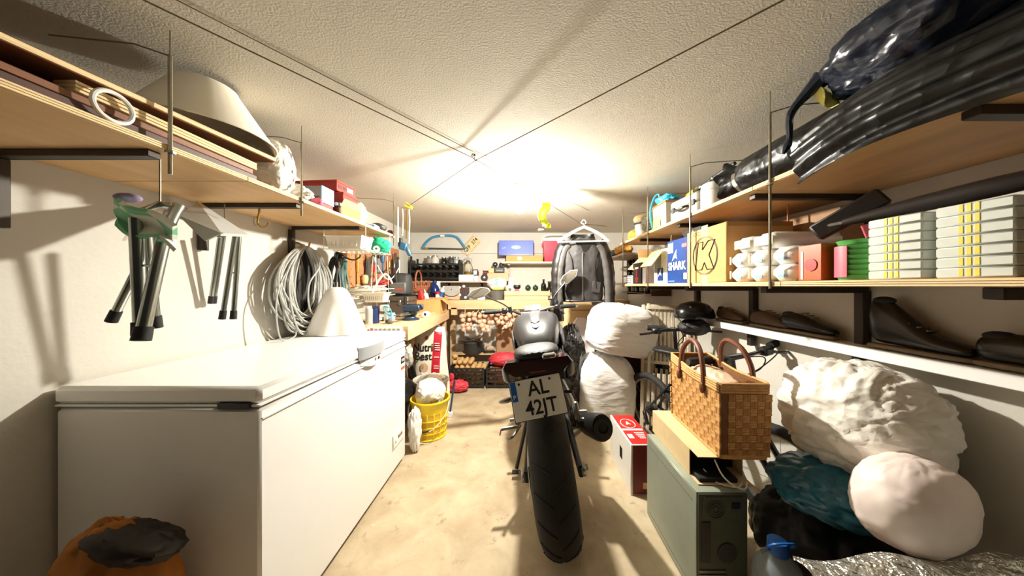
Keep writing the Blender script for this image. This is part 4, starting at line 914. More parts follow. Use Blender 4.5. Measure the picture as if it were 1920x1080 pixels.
for k, (tp, _, d, lab, pts) in enumerate(bunches):
    for i, (x, y) in enumerate(pts): onion(x, y, d+.03*((i*7) % 3-1), lab, rr.uniform(.9, 1.15))
    st_ = thing('twine', ['twine tied to the leftmost onion bunch', 'twine tied to the second onion bunch', 'twine tied to the third onion bunch', 'twine tied to the onions behind the tank'][k], 'twine', P(tp[0], tp[1], 3.40))
    MB().tube([(0, 0, -.02), (0, 0, BBZ-.03-P(tp[0], tp[1], 3.40).z)], .004, 6).build('cord', 'onion_stem', st_)
    for q in range(7):
        a = q*.9; MB().tube(smooth_pts([(0, -.01, -.01), (.02*cos(a), -.02, .03), (.05*cos(a), -.03, .03+.03*sin(a))], 4), [.004]*8+[.002], 5).build('dry_leaf', 'onion_stem', st_)
for k, (x, y) in enumerate(((1058, 596), (1066, 600), (1063, 590), (1070, 592), (1060, 606), (1068, 609))):
    p = P(x, y, 3.30); o = bpy.data.objects.new('red_onion', on_b.copy()); o.data.materials[0] = MATS['red_onion']; COL.objects.link(o); o.location = p; o.rotation_euler = (.4*k, 0, k); o.scale = (1.2,)*3
    tag(o, 'red onion hanging under the jacket by the cardboard box', 'onion', 'red onions under the jacket')
tw = thing('twine', 'twine holding the red onions below the jacket', 'twine', P(1064, 590, 3.34)); MB().tube([(0, 0, -.05), (0, .1, BBZ-.03-P(1064, 590, 3.34).z)], .004, 6).build('cord', 'onion_stem', tw)
# crates
mat('crate_black', '#22201e', .5, var=.1)
def crate(x0, x1, y0, y1, h, label, open_front=True):
    t = thing('slatted_crate', label, 'crate', ((x0+x1)/2, (y0+y1)/2, 0)); w_ = x1-x0; d_ = y1-y0
    MB().box((0, 0, .006), (w_-.02, d_-.02, .01)).build('floor_panel', 'crate_black', t)
    for z in (.03, .085, .14, .195, h-.01):
        th = .026 if z < h-.02 else .018
        for sy in (-1, 1): MB().box((0, sy*(d_/2-.006), z), (w_, .010, th)).build('slat', 'crate_black', t)
        for sx in (-1, 1): MB().box((sx*(w_/2-.006), 0, z), (.010, d_-.024, th)).build('slat', 'crate_black', t)
    for sx in (-1, 1):
        for sy in (-1, 1): MB().box((sx*(w_/2-.009), sy*(d_/2-.009), h/2), (.02, .02, h), bev=.003).build('corner_post', 'crate_black', t)
    for k in range(5):
        if k in (0, 4): continue
        MB().box((-w_/2+w_*k/4, -(d_/2-.004), h/2), (.012, .007, h-.02)).build('upright', 'crate_black', t)
    return t
crate(-.855, -.44, 3.37, 3.655, .24, 'black slatted crate of potatoes under the back bench')
crate(-.415, .02, 3.37, 3.655, .24, 'black slatted crate with a red net sack behind the motorcycle')
mat('potato_skin', '#c9a06a', .6, var=.15, scale=20, bump=.2, bscale=60)
def potato(p, lab, r_=.03, grp='potatoes in the black crate'):
    m = MB(); sd = rr.random()*20; e = rr.uniform(1.0, 1.18)
    m.grid(lambda u, v: (lambda d: V((d.x*r_*e, d.y*r_, d.z*r_*.9))*(1+.12*noise.noise(d*1.2+V((sd, 0, 0)))))(V((sin(pi*v)*cos(2*pi*u), sin(pi*v)*sin(2*pi*u), -cos(pi*v)))), 14, 9, cu=True)
    o = m.build('potato', 'potato_skin', ang=80); o.location = p; o.rotation_euler = (rr.uniform(-.4, .4), 0, rr.uniform(0, 6)); return tag(o, lab, 'potato', grp)
for ly in range(5):
    for i in range((6, 5, 6, 6, 4)[ly]):
        for j in range(3):
            if ly < 3 and j: continue
            potato((-.80+i*.064+(.03 if ly % 2 else 0), 3.43+j*.075, .045+ly*.062), 'tan potato seen through the front slats of the crate' if ly < 3 else 'tan potato just below the top of the crate heap' if ly < 4 else 'tan potato on the top layer of the crate heap')
ph_ = sack('potato_heap', 'potatoes packed deep inside the black slatted crate', 'potatoes', 'potato_skin', (-.645, 3.545, .012), (.165, .07, .095), seed=48, amp=.1, f=4, e=.4); ph_['kind'] = 'stuff'
potato((-.80, 3.46, .355), 'single potato on top at the left of the crate heap', .034, None)
mat('net_red', '#d23a48', .5, var=.2, scale=60, bump=.8, bscale=120)
sack('net_sack', 'red net sack of vegetables lying in the crate behind the motorcycle', 'sack', 'net_red', (-.20, 3.50, .235), (.20, .11, .085), seed=41, amp=.13, f=4)
sack('vegetable_heap', 'dark roots filling the crate under the red net sack', 'vegetables', 'rust', (-.20, 3.51, .012), (.19, .11, .11), seed=45, amp=.12, f=4, e=.5)
nb = sack('net_sack', 'small red net bag lying on the floor in front of the potato crate', 'sack', 'net_red', (-.735, 3.27, 0), (.135, .08, .075), seed=44, amp=.2, f=3.2, neck=.4)
sack_mb((.03, .03, .05), seed=2, amp=.3, nu=24, nv=16, c=(-.06, 0, .12)).build('gathered_neck', 'net_red', nb)
# pan, slipper, cardboard etc. on a low plank above the crates
lowp = thing('low_plank', 'low pine plank above the crates under the back bench', 'plank', (0, 0, 0)); MB().box((-.30, 3.728, .331), (1.1, .13, .018), bev=.002).build('plank', 'pine', lowp)
for x in (-.80, .22): MB().box((x, 3.74, .16), (.03, .06, .32)).build('support', 'pine', lowp)
pn = thing('cooking_pot', 'dark enamel pot with curved handles under the onions', 'pot', (-.62, 3.70, .3405))
MB().lathe([(0, 0), (.10, 0), (.115, .03), (.12, .13), (.124, .135), (.112, .135), (.10, .02), (0, .012)], n=30).build('body', 'dark_grey', pn); MB().lathe([(.122, .136), (.10, .155), (.03, .17), (0, .172)], n=30).build('lid', 'dark_grey', pn)
MB().tube(smooth_pts([(-.11, -.06, .14), (-.15, -.1, .15), (-.17, -.11, .17), (-.13, -.08, .165), (-.05, -.1, .17), (.03, -.11, .19), (.1, -.06, .15)], 5), .010, 8).build('handle', 'steel', pn)
sl = thing('work_shoe', 'tan slipper with a dark sole lying by the red net sack', 'shoe', (-.415, 3.71, .3405), (0, 0, .2))
MB().box((0, 0, .012), (.15, .07, .024), bev=.01).build('sole', 'black_plastic', sl); sack_mb((.06, .032, .035), seed=3, amp=.15, nu=28, nv=18, c=(.01, 0, .024)).build('upper', 'beige', sl)
mat('kraft_dark', '#a98463', .8, var=.08)
cs = thing('cardboard_sheet', 'brown cardboard sheet leaning behind the motorcycle tank', 'cardboard', (-.14, 3.70, .3405)); MB().box((0, 0, .235), (.36, .01, .46), (R(-6), 0, 0)).build('sheet', 'kraft_dark', cs)
MB().prism([(-.06, .40), (.07, .42), (.03, .34), (-.07, .36), (-.10, .30), (-.02, .33)], .003, Matrix.Translation((-.02, -.03, 0))).build('torn_patch', 'white_print', cs)
mat('green_dark', '#46604f', .5, var=.15)
sack('plastic_bag', 'white and green plastic bag crumpled below the onions', 'bag', 'bag_print', (-.62, 3.73, .515), (.13, .05, .10), seed=51, amp=.25, f=2.5)
# ---- dog food bag
mat('bag_cream', '#efe6d0', .5, var=.04); mat('bag_red', '#b3182c', .4, var=.05)
ng = thing('feed_bag', 'tall cream pet food sack with a red stripe under the workbench', 'sack', (-.93, 3.02, 0), (R(-3), R(-3), R(6)))
def bagsurf(u, v, s_=1, off=0):
    z = .01+.78*v; wv = .175*(1-.28*max(0, v-.45)**1.2)*(1+.04*sin(v*9)); th = (.075+off)*(1-abs(2*u-1)**3)**.5*(1-.8*max(0, v-.55))
    th += .006*noise.noise(V((u*4, v*7, 2)))
    return V(((2*u-1)*wv, -s_*max(th, .004), z+.03*sin(u*5)*(v > .9)))
MB().grid(lambda u, v: bagsurf(u, v), 26, 30).grid(lambda u, v: bagsurf(1-u, v, -1), 26, 30).build('body', 'bag_cream', ng, ang=80)
MB().sheet(lambda u, v: bagsurf(.56+.24*u+.12*v*1.0-.12*(1-v)*.8, .10+.83*v, 1, .002)+V((0, -.002, 0)), 8, 24, .0015).build('red_stripe', 'bag_red', ng, ang=80)
text('Nutri', .115, 'ink', (-.06, -.075, .565), (pi/2, R(4), 0), ng, 'brand_lettering', sx=.8, bold=.002); text('Best', .115, 'ink', (-.06, -.079, .475), (pi/2, R(4), 0), ng, 'brand_lettering', sx=.85, bold=.002)
for k, (z, h_, x) in enumerate(((.60, .10, .085), (.46, .035, .072), (.37, .05, .066), (.27, .02, .05))):
    for q in range(max(1, int(h_/.024))): MB().box((x, -.081, z-q*.022), (.05, .002, .008), (0, R(6), 0)).build('white_print', 'white_print', ng)
MB().lathe([(0, 0), (.02, 0), (.02, .002), (0, .002)], (-.02, -.062, .66), 14, rot=(pi/2, 0, 0)).build('crest', 'rose', ng)
dg = MB().lathe([(0, 0), (.04, 0), (.04, .002), (0, .002)], (-.055, -.079, .36), 18, rot=(pi/2, 0, 0), sy=1.2).build('dog_picture', 'beige', ng)
MB().lathe([(0, 0), (.018, 0), (.018, .002), (0, .002)], (-.075, -.0815, .375), 12, rot=(pi/2, 0, 0), sy=1.7).build('dog_ear', 'kraft_dark', dg); MB().box((-.06, -.0795, .27), (.05, .002, .10)).build('dog_body', 'white_print', dg)
# second feed bag sliver, black rail, clutter below the bench
sack('feed_bag', 'dark red sack standing behind the cream pet food sack', 'sack', 'maroon', (-1.0, 3.28, 0), (.16, .09, .33), seed=61, amp=.08, e=.6)
sack('plastic_bag', 'grey crumpled plastic bag hanging at the freezer end under the bench', 'bag', mat('bag_grey', '#a9a49a', .4, var=.1, crinkle=12), (-.90, 2.22, .55), (.06, .06, .12), seed=63, amp=.22, f=2.6)
hd = thing('twine', 'cord holding the grey plastic bag under the workbench', 'cord', (-.90, 2.22, .77)); MB().tube([(0, 0, 0), (0, 0, BZ-.029-.77)], .002, 6).build('cord', 'line_cord', hd)
sack('rubbish_bag', 'black bag slumped on the floor under the workbench', 'bag', mat('bin_black', '#141313', .3, var=.2, crinkle=9), (-1.12, 2.45, 0), (.2, .2, .25), seed=64, amp=.18)
sack('cloth_bundle', 'brown sack bundled under the far end of the workbench', 'bundle', 'kraft_dark', (-1.28, 2.95, 0), (.11, .15, .28), seed=65, amp=.15)
sl2 = thing('steel_bar', 'black steel bar leaning beside the pet food sack', 'bar', (-.985, 2.86, 0), (0, R(-14), 0)); MB().box((0, 0, .32), (.04, .02, .64), bev=.003).build('bar', 'black_plastic', sl2)
sack('rag', 'grey-brown rag hanging under the front rail of the bench', 'rag', 'kraft_dark', (-1.02, 2.62, .62), (.05, .05, .11), seed=66, amp=.25, f=2.5)
hd = thing('twine', 'cord from which the grey-brown rag hangs', 'cord', (-1.02, 2.62, .82)); MB().tube([(0, 0, 0), (0, 0, BZ-.029-.82)], .002, 6).build('cord', 'line_cord', hd)
# towel
sack('towel', 'crumpled white rag heaped at the far corner of the freezer', 'rag', 'white_sheet', (-.775, 2.10, 0), (.045, .06, .17), seed=68, amp=.28, f=2.8, nu=48, nv=40)
# white pail and yellow basket pail
wpl = thing('pail', 'large grey-white pail half hidden behind the yellow bucket', 'bucket', (-.845, 2.69, 0)); mat('pail_white', '#cfc8bb', .5, var=.06)
MB().lathe([(0, 0), (.125, 0), (.15, .30), (.16, .31), (.16, .335), (.15, .335), (.142, .30), (.12, .01), (0, .01)], n=36).build('body', 'pail_white', wpl)
MB().tube([(.157*cos(2*pi*i/36), .157*sin(2*pi*i/36), .334) for i in range(36)], .006, 6, closed=True).build('rim', 'pail_white', wpl)
sack_mb((.12, .12, .07), seed=71, amp=.15, c=(0, 0, .25)).build('scraps', 'bag_cream', wpl)
yb_ = thing('basket_pail', 'yellow slotted bucket with a wire handle by the freezer', 'bucket', (-.738, 2.335, 0))
mat('yellow_shell', '#e0b62a', .45, var=.12, scale=8, col2='#f0c93a'); mat('yellow_rib', '#f4d42e', .4, var=.03); mat('black_grip', '#2a2522', .5, var=.05)
MB().lathe([(0, .004), (.118, .004), (.138, .22), (.132, .22), (.113, .012), (0, .012)], n=40).build('wall', 'yellow_shell', yb_)
MB().lathe([(.139, .205), (.149, .285), (.156, .292), (.154, .302), (.143, .30), (.135, .215)], n=40, caps=False).build('collar', 'yellow_rib', yb_)
for z, r_ in ((.008, .121), (.055, .1255), (.105, .130), (.155, .135)): MB().tube([(r_*cos(2*pi*i/36), r_*sin(2*pi*i/36), z) for i in range(36)], .004 if z > .02 else .008, 6, closed=True).build('hoop', 'yellow_rib', yb_)
for i in range(16):
    a = 2*pi*(i+.3)/16; MB().box((.1295*cos(a), .1295*sin(a), .11), (.006, .011, .21), Euler((0, R(5), a)).to_matrix(), bev=.001).build('rib', 'yellow_rib', yb_)
hp = smooth_pts([(-.153, -.01, .275), (-.145, -.09, .20), (-.07, -.155, .115), (.0, -.165, .10), (.07, -.155, .115), (.145, -.09, .20), (.153, -.01, .275)], 6)
hd_ = MB().tube(hp, .003, 6).build('handle', 'white_wire', yb_); MB().tube([(-.04, -.162, .104), (0, -.166, .0985), (.04, -.162, .104)], .007, 8).build('grip', 'black_grip', hd_)
mat('bag_white', '#f2efe6', .35, var=.04)
sack('plastic_bag', 'crumpled white plastic bag stuffed in the yellow bucket', 'bag', mat('bag_thin', '#f2efe6', .4, var=.04, sub=.15, crinkle=9), (-.742, 2.335, .225), (.118, .115, .115), seed=73, amp=.12, f=2.6, vf=5)
br_ = thing('brush', 'blue handled brush standing behind the yellow bucket', 'brush', (-.66, 2.64, 0), (0, R(8), 0)); MB().cyl((0, 0, .03), (0, 0, .34), .009, n=10).build('handle', 'blue_tool', br_); MB().box((0, 0, .025), (.05, .03, .05), bev=.006).build('head', 'white_plastic', br_)
# ================================================================= MOTORCYCLE
LEAN = R(-8.0); YAW = R(-3.0); MBASE = V((.195, 1.375, .004))
moto = thing('motorcycle', 'dark grey naked motorcycle leaning on its side stand, seen from behind', 'motorcycle', MBASE, (0, LEAN, YAW))
MI = (Matrix.Translation(MBASE)@Euler((0, LEAN, YAW)).to_matrix().to_4x4()).inverted()
def ML(px, py, d): return MI@P(px, py, d)
mat('tyre', '#1a1917', .8, var=.15, scale=30, bump=.2, bscale=90); mat('tank_grey', '#464648', .34, metal=.5, var=.05, coat=.15); mat('tank_light', '#77777a', .32, metal=.6, var=.04, coat=.3)
mat('seat_vinyl', '#14120f', .6, var=.1, bump=.15, bscale=120); mat('tail_red', '#2b0a12', .12, var=.1, coat=.5); mat('engine_black', '#1f1e1d', .5, metal=.4, var=.15); mat('alloy', '#9c9992', .35, metal=.8, var=.1)
def ring(y, zc, hw, hh, n=18, e=.75, tilt=0, xo=0):
    out = []
    for i in range(n):
        a = 2*pi*i/n; cx = math.copysign(abs(cos(a))**e, cos(a)); sz = math.copysign(abs(sin(a))**e, sin(a))
        out.append(V((xo+hw*cx, y+tilt*sz*hh, zc+hh*sz)))
    return out
def tyre(par, name, y, rad, hw, rim, n=56, tread=True):
    prof = []
    for k in range(13):
        a = pi*(k/12)-pi/2; prof.append((sin(a)*hw, rad-hw*1.05+cos(a)**.8*hw*1.05 if abs(cos(a)) > 1e-6 else rad-hw*1.05))
    prof = [(-hw*.72, rim)]+prof+[(hw*.72, rim)]
    m = MB(); vs = []; fs = []
    for i in range(n):
        a = 2*pi*i/n
        for x, r_ in prof: vs.append((x, y+r_*sin(a), rad+r_*cos(a)))
    q = len(prof)
    for i in range(n):
        j = (i+1) % n
        for k in range(q-1): fs.append((i*q+k, i*q+k+1, j*q+k+1, j*q+k))
        fs.append((i*q+q-1, i*q, j*q, j*q+q-1))
    w_ = thing_child(name, par); t = m.add(vs, fs).build('tyre', 'tyre', w_)
    if tread:
        for i in range(18):
            a = 2*pi*i/18
            for s_ in (-1, 1):
                pts = []
                for k in range(5):
                    u = k/4; xx = s_*hw*(.08+.75*u); rr_ = rad-hw*1.05+max(0, 1-(xx/hw)**2)**.4*hw*1.05+.0006; b = a+.16*u*1.0+(.17 if s_ > 0 else 0)
                    pts.append((xx, y+rr_*sin(b), rad+rr_*cos(b)))
                MB().tube(pts, .0032, 4).build('tread_groove', 'rubber', t)
    MB().lathe([(rim, -hw*.7), (rim-.012, -hw*.62), (rim-.016, 0), (rim-.012, hw*.62), (rim, hw*.7), (rim+.002, hw*.7), (rim+.002, -hw*.7)], (0, y, rad), 40, rot=(0, pi/2, 0), caps=False).build('rim', 'engine_black', w_)
    for i in range(10):
        a = 2*pi*i/10; MB().tube([(0, y+.035*sin(a), rad+.035*cos(a)), (0, y+(rim-.012)*sin(a+.1), rad+(rim-.012)*cos(a+.1))], .010, 6).build('spoke', 'engine_black', w_)
    MB().cyl((-.05, y, rad), (.05, y, rad), .04, n=18).build('hub', 'engine_black', w_)
    return w_
def thing_child(name, par):
    o = bpy.data.objects.new(name, None); COL.objects.link(o); o.parent = par; o.empty_display_size = .05; return o
rwh = tyre(moto, 'rear_wheel', 0, .318, .092, .218)
MB().lathe([(.06, -.003), (.11, -.003), (.11, .003), (.06, .003), (.06, -.003)], (.085, 0, .318), 32, rot=(0, pi/2, 0), caps=False).build('brake_disc', 'steel', rwh)
MB().lathe([(.05, -.004), (.10, -.004), (.10, .004), (.05, .004), (.05, -.004)], (-.105, 0, .318), 30, rot=(0, pi/2, 0), caps=False).build('sprocket', 'steel', rwh)
tyre(moto, 'front_wheel', 1.41, .30, .06, .218, 48, False)
# swingarm, chain, axle blocks
for s_ in (-1, 1):
    MB().loft([ring(-.03, .318, .014, .028, 10, xo=s_*.128), ring(.12, .325, .016, .03, 10, xo=s_*.124), ring(.32, .36, .018, .038, 10, xo=s_*.115), ring(.50, .40, .02, .05, 10, xo=s_*.10)]).build('swingarm', 'engine_black', moto)
    MB().box((s_*.142, -.01, .318), (.02, .055, .045), bev=.006).build('axle_block', 'alloy', moto)
    MB().cyl((s_*.15, 0, .318), (s_*.165, 0, .318), .014, n=6).build('axle_nut', 'steel', moto)
    MB().box((s_*.142, -.045, .318), (.012, .03, .012), bev=.002).build('adjuster_bolt', 'alloy', moto)
MB().tube([(-.105, .0, .42), (-.105, .5, .43), (-.105, .54, .40), (-.105, .5, .37), (-.105, 0, .216), (-.105, -.07, .24), (-.105, -.1, .318), (-.105, -.07, .39)], .007, 6, closed=True).build('chain', 'steel', moto)
# hugger / inner fender
MB().sheet(lambda u, v: V(((-.1+.2*u), .318*0+.345*sin(R(35)+R(50)*v), .318+.345*cos(R(35)+R(50)*v)-.012*(2*u-1)**2)), 8, 10, .004).build('hugger', 'black_plastic', moto)
# engine and frame
MB().box((0, .72, .42), (.30, .38, .28), (R(8), 0, 0), bev=.04).build('engine_block', 'engine_black', moto)
MB().box((0, .84, .62), (.26, .22, .24), (R(-25), 0, 0), bev=.03).build('cylinder_head', 'engine_black', moto)
for s_ in (-1, 1):
    MB().cyl((s_*.15, .68, .42), (s_*.185, .68, .42), .10, .09, 24).build('engine_cover', 'engine_black', moto)
    MB().tube(smooth_pts([(s_*.07, .95, .92), (s_*.15, .82, .78), (s_*.14, .62, .66), (s_*.12, .50, .48), (s_*.12, .48, .38)], 6), .022, 8).build('frame_spar', 'engine_black', moto)
    MB().tube(smooth_pts([(s_*.13, .60, .66), (s_*.11, .35, .72), (s_*.09, .0, .80)], 6), .014, 8).build('subframe_tube', 'engine_black', moto)
    # forks
    MB().cyl((s_*.10, 1.13, .86), (s_*.10, 1.40, .32), .024, .028, 14).build('fork_leg', 'alloy', moto)
    MB().cyl((s_*.105, 1.055, 1.0), (s_*.105, 1.16, .80), .026, n=14).build('fork_tube', 'engine_black', moto)
    MB().lathe([(.05, -.003), (.145, -.003), (.145, .003), (.05, .003), (.05, -.003)], (s_*.075, 1.41, .30), 30, rot=(0, pi/2, 0), caps=False).build('brake_disc', 'steel', moto)
    # foot pegs and brackets
    MB().tube(smooth_pts([(s_*.12, .46, .58), (s_*.15, .30, .52), (s_*.165, .20, .46)], 5), .017, 8).build('peg_bracket', 'alloy', moto)
    MB().cyl((s_*.165, .20, .45), (s_*.255, .18, .455), .010, n=10).build('passenger_peg', 'steel', moto)
    MB().box((s_*.165, .205, .50), (.03, .045, .09), (R(-20), 0, 0), bev=.008).build('heel_plate', 'alloy', moto)
    MB().tube([(s_*.255, .18, .455), (s_*.265, .165, .43)], .004, 6).build('peg_feeler', 'steel', moto)
    MB().cyl((s_*.15, .50, .36), (s_*.25, .49, .36), .012, n=10).build('rider_peg', 'steel', moto)
MB().box((0, 1.05, .58), (.28, .05, .24), (R(-15), 0, 0), bev=.01).build('radiator', 'black_plastic', moto)
MB().box((0, 1.11, .90), (.26, .06, .03), (R(-22), 0, 0), bev=.01).build('triple_clamp', 'alloy', moto)
MB().sheet(lambda u, v: V((-.065+.13*u, 1.41+.325*sin(R(-50)+R(110)*v), .30+.325*cos(R(-50)+R(110)*v)-.02*(2*u-1)**2)), 8, 14, .005).build('front_fender', 'tank_grey', moto)
MB().loft([ring(1.14, .92, .09, .08, 14), ring(1.22, .90, .085, .08, 14), ring(1.27, .89, .06, .055, 14)]).build('headlight', 'black_gloss', moto)
# exhaust
MB().tube(smooth_pts([(.08, .95, .50), (.08, 1.0, .35), (.06, .85, .22), (.08, .6, .20), (.13, .42, .26), (.19, .30, .36)], 6), .022, 10).build('header_pipe', 'steel', moto)
MB().loft([[V(p)+V((0, 0, 0)) for p in ring_] for ring_ in ([V((.20+.038*cos(2*pi*i/18), .36, .355+.05*sin(2*pi*i/18))) for i in range(18)], [V((.225+.052*cos(2*pi*i/18), .25, .395+.068*sin(2*pi*i/18))) for i in range(18)], [V((.262+.056*cos(2*pi*i/18), .08, .455+.075*sin(2*pi*i/18))) for i in range(18)], [V((.268+.05*cos(2*pi*i/18), .055, .465+.068*sin(2*pi*i/18))) for i in range(18)])]).build('muffler', 'engine_black', moto)
MB().lathe([(.026, 0), (.045, 0), (.045, .004), (.026, .004), (.024, -.03)], (.269, .05, .466), 20, rot=(R(80), 0, R(12)), caps=False).build('muffler_tip', 'black_plastic', moto)
# tank
tk = MB().loft([ring(.44, .80, .085, .05), ring(.50, .835, .12, .085), ring(.60, .865, .155, .112, e=.62), ring(.72, .885, .178, .125, e=.55), ring(.83, .89, .172, .122, e=.55), ring(.92, .885, .13, .10), ring(.97, .88, .06, .06)]).build('fuel_tank', 'tank_grey', moto, sub=1, ang=60)
MB().loft([ring(.50, .918, .030, .006, 10), ring(.62, .976, .036, .008, 10), ring(.74, 1.011, .045, .009, 10), ring(.86, 1.009, .05, .008, 10)]).build('tank_ridge', 'tank_light', tk, sub=1)
MB().lathe([(0, 0), (.036, 0), (.036, .006), (.03, .01), (0, .01)], (0, .84, 1.014), 20).build('filler_cap', 'steel', tk)
for s_ in (-1, 1):
    MB().tube([(s_*.065, .52, .912), (s_*.09, .68, .985), (s_*.10, .82, 1.0)], .006, 6).build('tank_crease', 'tank_light', tk)
    MB().loft([[V((s_*.15, .58, .78)), V((s_*.17, .58, .78)), V((s_*.165, .58, .86)), V((s_*.15, .58, .86))], [V((s_*.18, .78, .72)), V((s_*.215, .78, .72)), V((s_*.205, .78, .93)), V((s_*.17, .78, .93))], [V((s_*.15, 1.0, .74)), V((s_*.19, 1.0, .74)), V((s_*.17, 1.0, .90)), V((s_*.14, 1.0, .90))]]).build('tank_shroud', 'tank_light', moto, sub=1, ang=50)
    MB().loft([[V((s_*.11, .30, .70)), V((s_*.14, .30, .70)), V((s_*.13, .30, .78)), V((s_*.10, .30, .78))], [V((s_*.13, .48, .60)), V((s_*.16, .48, .60)), V((s_*.15, .48, .79)), V((s_*.12, .48, .79))], [V((s_*.14, .60, .62)), V((s_*.17, .60, .62)), V((s_*.16, .60, .78)), V((s_*.13, .60, .78))]]).build('side_panel', 'black_plastic', moto, sub=1)
gs = MB()
for k in range(4):
    z = .947-.02*k*.9; y = .56-.017*k
    MB().tube(smooth_pts([(-.028+.004*k, y+.02, z+.016), (-.012, y+.005, z+.010), (0, y-.002, z+.004), (.012, y+.005, z+.010), (.028-.004*k, y+.02, z+.016)], 4), .0035, 5).build('grip_pad', 'rubber', tk)
# seats and tail
MB().loft([ring(.48, .80, .075, .035), ring(.36, .795, .115, .04), ring(.22, .80, .125, .045), ring(.12, .83, .11, .05), ring(.10, .85, .09, .03)]).build('rider_seat', 'seat_vinyl', moto, sub=1, ang=60)
MB().loft([ring(.16, .865, .08, .03), ring(.08, .885, .105, .036), ring(-.04, .90, .108, .036), ring(-.13, .908, .098, .03), ring(-.17, .905, .07, .018)]).build('passenger_seat', 'seat_vinyl', moto, sub=1, ang=60)
MB().loft([ring(.20, .80, .09, .05), ring(.06, .83, .125, .055), ring(-.06, .845, .145, .055), ring(-.12, .862, .148, .045), ring(-.16, .864, .135, .035)]).build('tail_cowl', 'tank_grey', moto, sub=1, ang=50)
tl_ = MB().loft([[V((x*a, y_, z)) for x, z in ((-.135, .895), (.135, .895), (.15, .87), (.105, .832), (-.105, .832), (-.15, .87))] for a, y_ in ((.98, -.12), (1, -.155), (.96, -.17))]).build('tail_light', 'tail_red', moto, sub=0)
MB().box((0, -.173, .845), (.07, .004, .008)).build('light_strip', 'maroon', tl_)
MB().box((.055, -.17, .905), (.06, .03, .022), bev=.006).build('grab_latch', 'chrome', moto)
for s_ in (-1, 1):
    MB().loft([[V((s_*.13, -.02, .80)), V((s_*.155, -.02, .80)), V((s_*.15, -.02, .85)), V((s_*.13, -.02, .85))], [V((s_*.145, -.15, .80)), V((s_*.168, -.15, .80)), V((s_*.165, -.15, .88)), V((s_*.14, -.15, .88))], [V((s_*.10, -.17, .79)), V((s_*.125, -.17, .80)), V((s_*.15, -.16, .87)), V((s_*.13, -.16, .87))]]).build('tail_wing', 'tank_light', moto, sub=1, ang=50)
# plate holder and plate
MB().loft([[V((-.05, -.05, .80)), V((.05, -.05, .80)), V((.05, -.02, .79)), V((-.05, -.02, .79))], [V((-.04, -.12, .74)), V((.04, -.12, .74)), V((.04, -.10, .72)), V((-.04, -.10, .72))], [V((-.06, -.135, .67)), V((.06, -.135, .67)), V((.06, -.12, .66)), V((-.06, -.12, .66))]]).build('plate_hanger', 'black_plastic', moto)
pl = thing_child('number_plate', moto); pl.location = MI@P(1008.5, 745, 1.19); pl.rotation_euler = (R(-17), R(-3.5), R(3))
MB().box((0, 0.004, 0), (.222, .006, .164), bev=.002).build('plate_backing', 'black_plastic', pl)
mat('plate_white', '#e9e6dc', .4, var=.02); mat('eu_blue', '#1f5fae', .4, var=.02)
MB().box((0, 0, 0), (.214, .004, .156), bev=.0015).build('plate_face', 'plate_white', pl, label='white number plate reading AL 42JT')
MB().box((-.094, -.0025, .038), (.024, .002, .078)).build('country_band', 'eu_blue', pl)
text('P', .026, 'white_print', (-.094, -.0038, .015), FRONT, pl, 'country_letter')
text('AL', .082, 'ink', (.008, -.0028, .036), FRONT, pl, 'plate_lettering', sx=.92, bold=.0012); text('42JT', .078, 'ink', (.008, -.0028, -.038), FRONT, pl, 'plate_lettering', sx=.92, bold=.0012)
for x in (-.068, .062): MB().cyl((x, -.002, .064), (x, -.006, .064), .005, n=10).build('screw', 'black_plastic', pl)
for s_ in (-1, 1):
    b_ = MB().cyl((s_*.10, -.11, .725), (s_*.135, -.12, .725), .007, n=8).build('signal_stalk', 'black_plastic', moto)
    MB().loft([ring_ for ring_ in ([V((s_*.13+s_*0, -.12+.012*cos(2*pi*i/10), .725+.012*sin(2*pi*i/10))) for i in range(10)], [V((s_*.16, -.125+.014*cos(2*pi*i/10), .722+.014*sin(2*pi*i/10))) for i in range(10)], [V((s_*.195, -.12+.005*cos(2*pi*i/10), .717+.006*sin(2*pi*i/10))) for i in range(10)])]).build('turn_signal', 'alloy', moto, sub=1)
# side stand
MB().tube([(-.14, .52, .34), (-.24, .42, .085)], .012, 8).build('side_stand', 'black_plastic', moto); MB().box((-.245, .415, .068), (.05, .035, .01), (0, R(8), 0), bev=.003).build('stand_foot', 'black_plastic', moto)
MB().tube(smooth_pts([(-.16, .28, .42), (-.20, .2, .40), (-.22, .14, .42)], 5), .008, 8).build('kick_tang', 'alloy', moto)
# handlebar, controls, dash, mirrors placed at their real spots
hl_ = ML(908, 586, 2.22); hr_ = ML(1078, 573, 2.40); hc = ML(990, 584, 2.33)
bar = MB().tube(smooth_pts([hl_.lerp(hr_, .14), hl_.lerp(hr_, .28), hc+V((-.06, 0, -.01)), hc+V((.06, 0, -.01)), hl_.lerp(hr_, .72), hl_.lerp(hr_, .86)], 6), .012, 10).build('handlebar', 'steel', moto)
for a, b in ((hl_, hl_.lerp(hr_, .17)), (hr_, hr_.lerp(hl_, .17))):
    MB().cyl(a, b, .018, n=12).build('grip', 'rubber', bar); MB().cyl(a, a+(a-b).normalized()*.02, .014, n=10).build('bar_end', 'steel', bar)
    d = (b-a).normalized(); MB().box(b+d*.03, (.05, .05, .045), bev=.01).build('switch_box', 'black_plastic', bar)
    MB().tube(smooth_pts([b+d*.04+V((0, .03, 0)), b+V((0, .06, .005)), a+d*.02+V((0, .065, -.005))], 5), .006, 6).build('lever', 'alloy', bar)
MB().box(hr_.lerp(hl_, .25)+V((0, .02, .035)), (.05, .045, .05), bev=.008).build('brake_reservoir', 'dark_grey', moto)
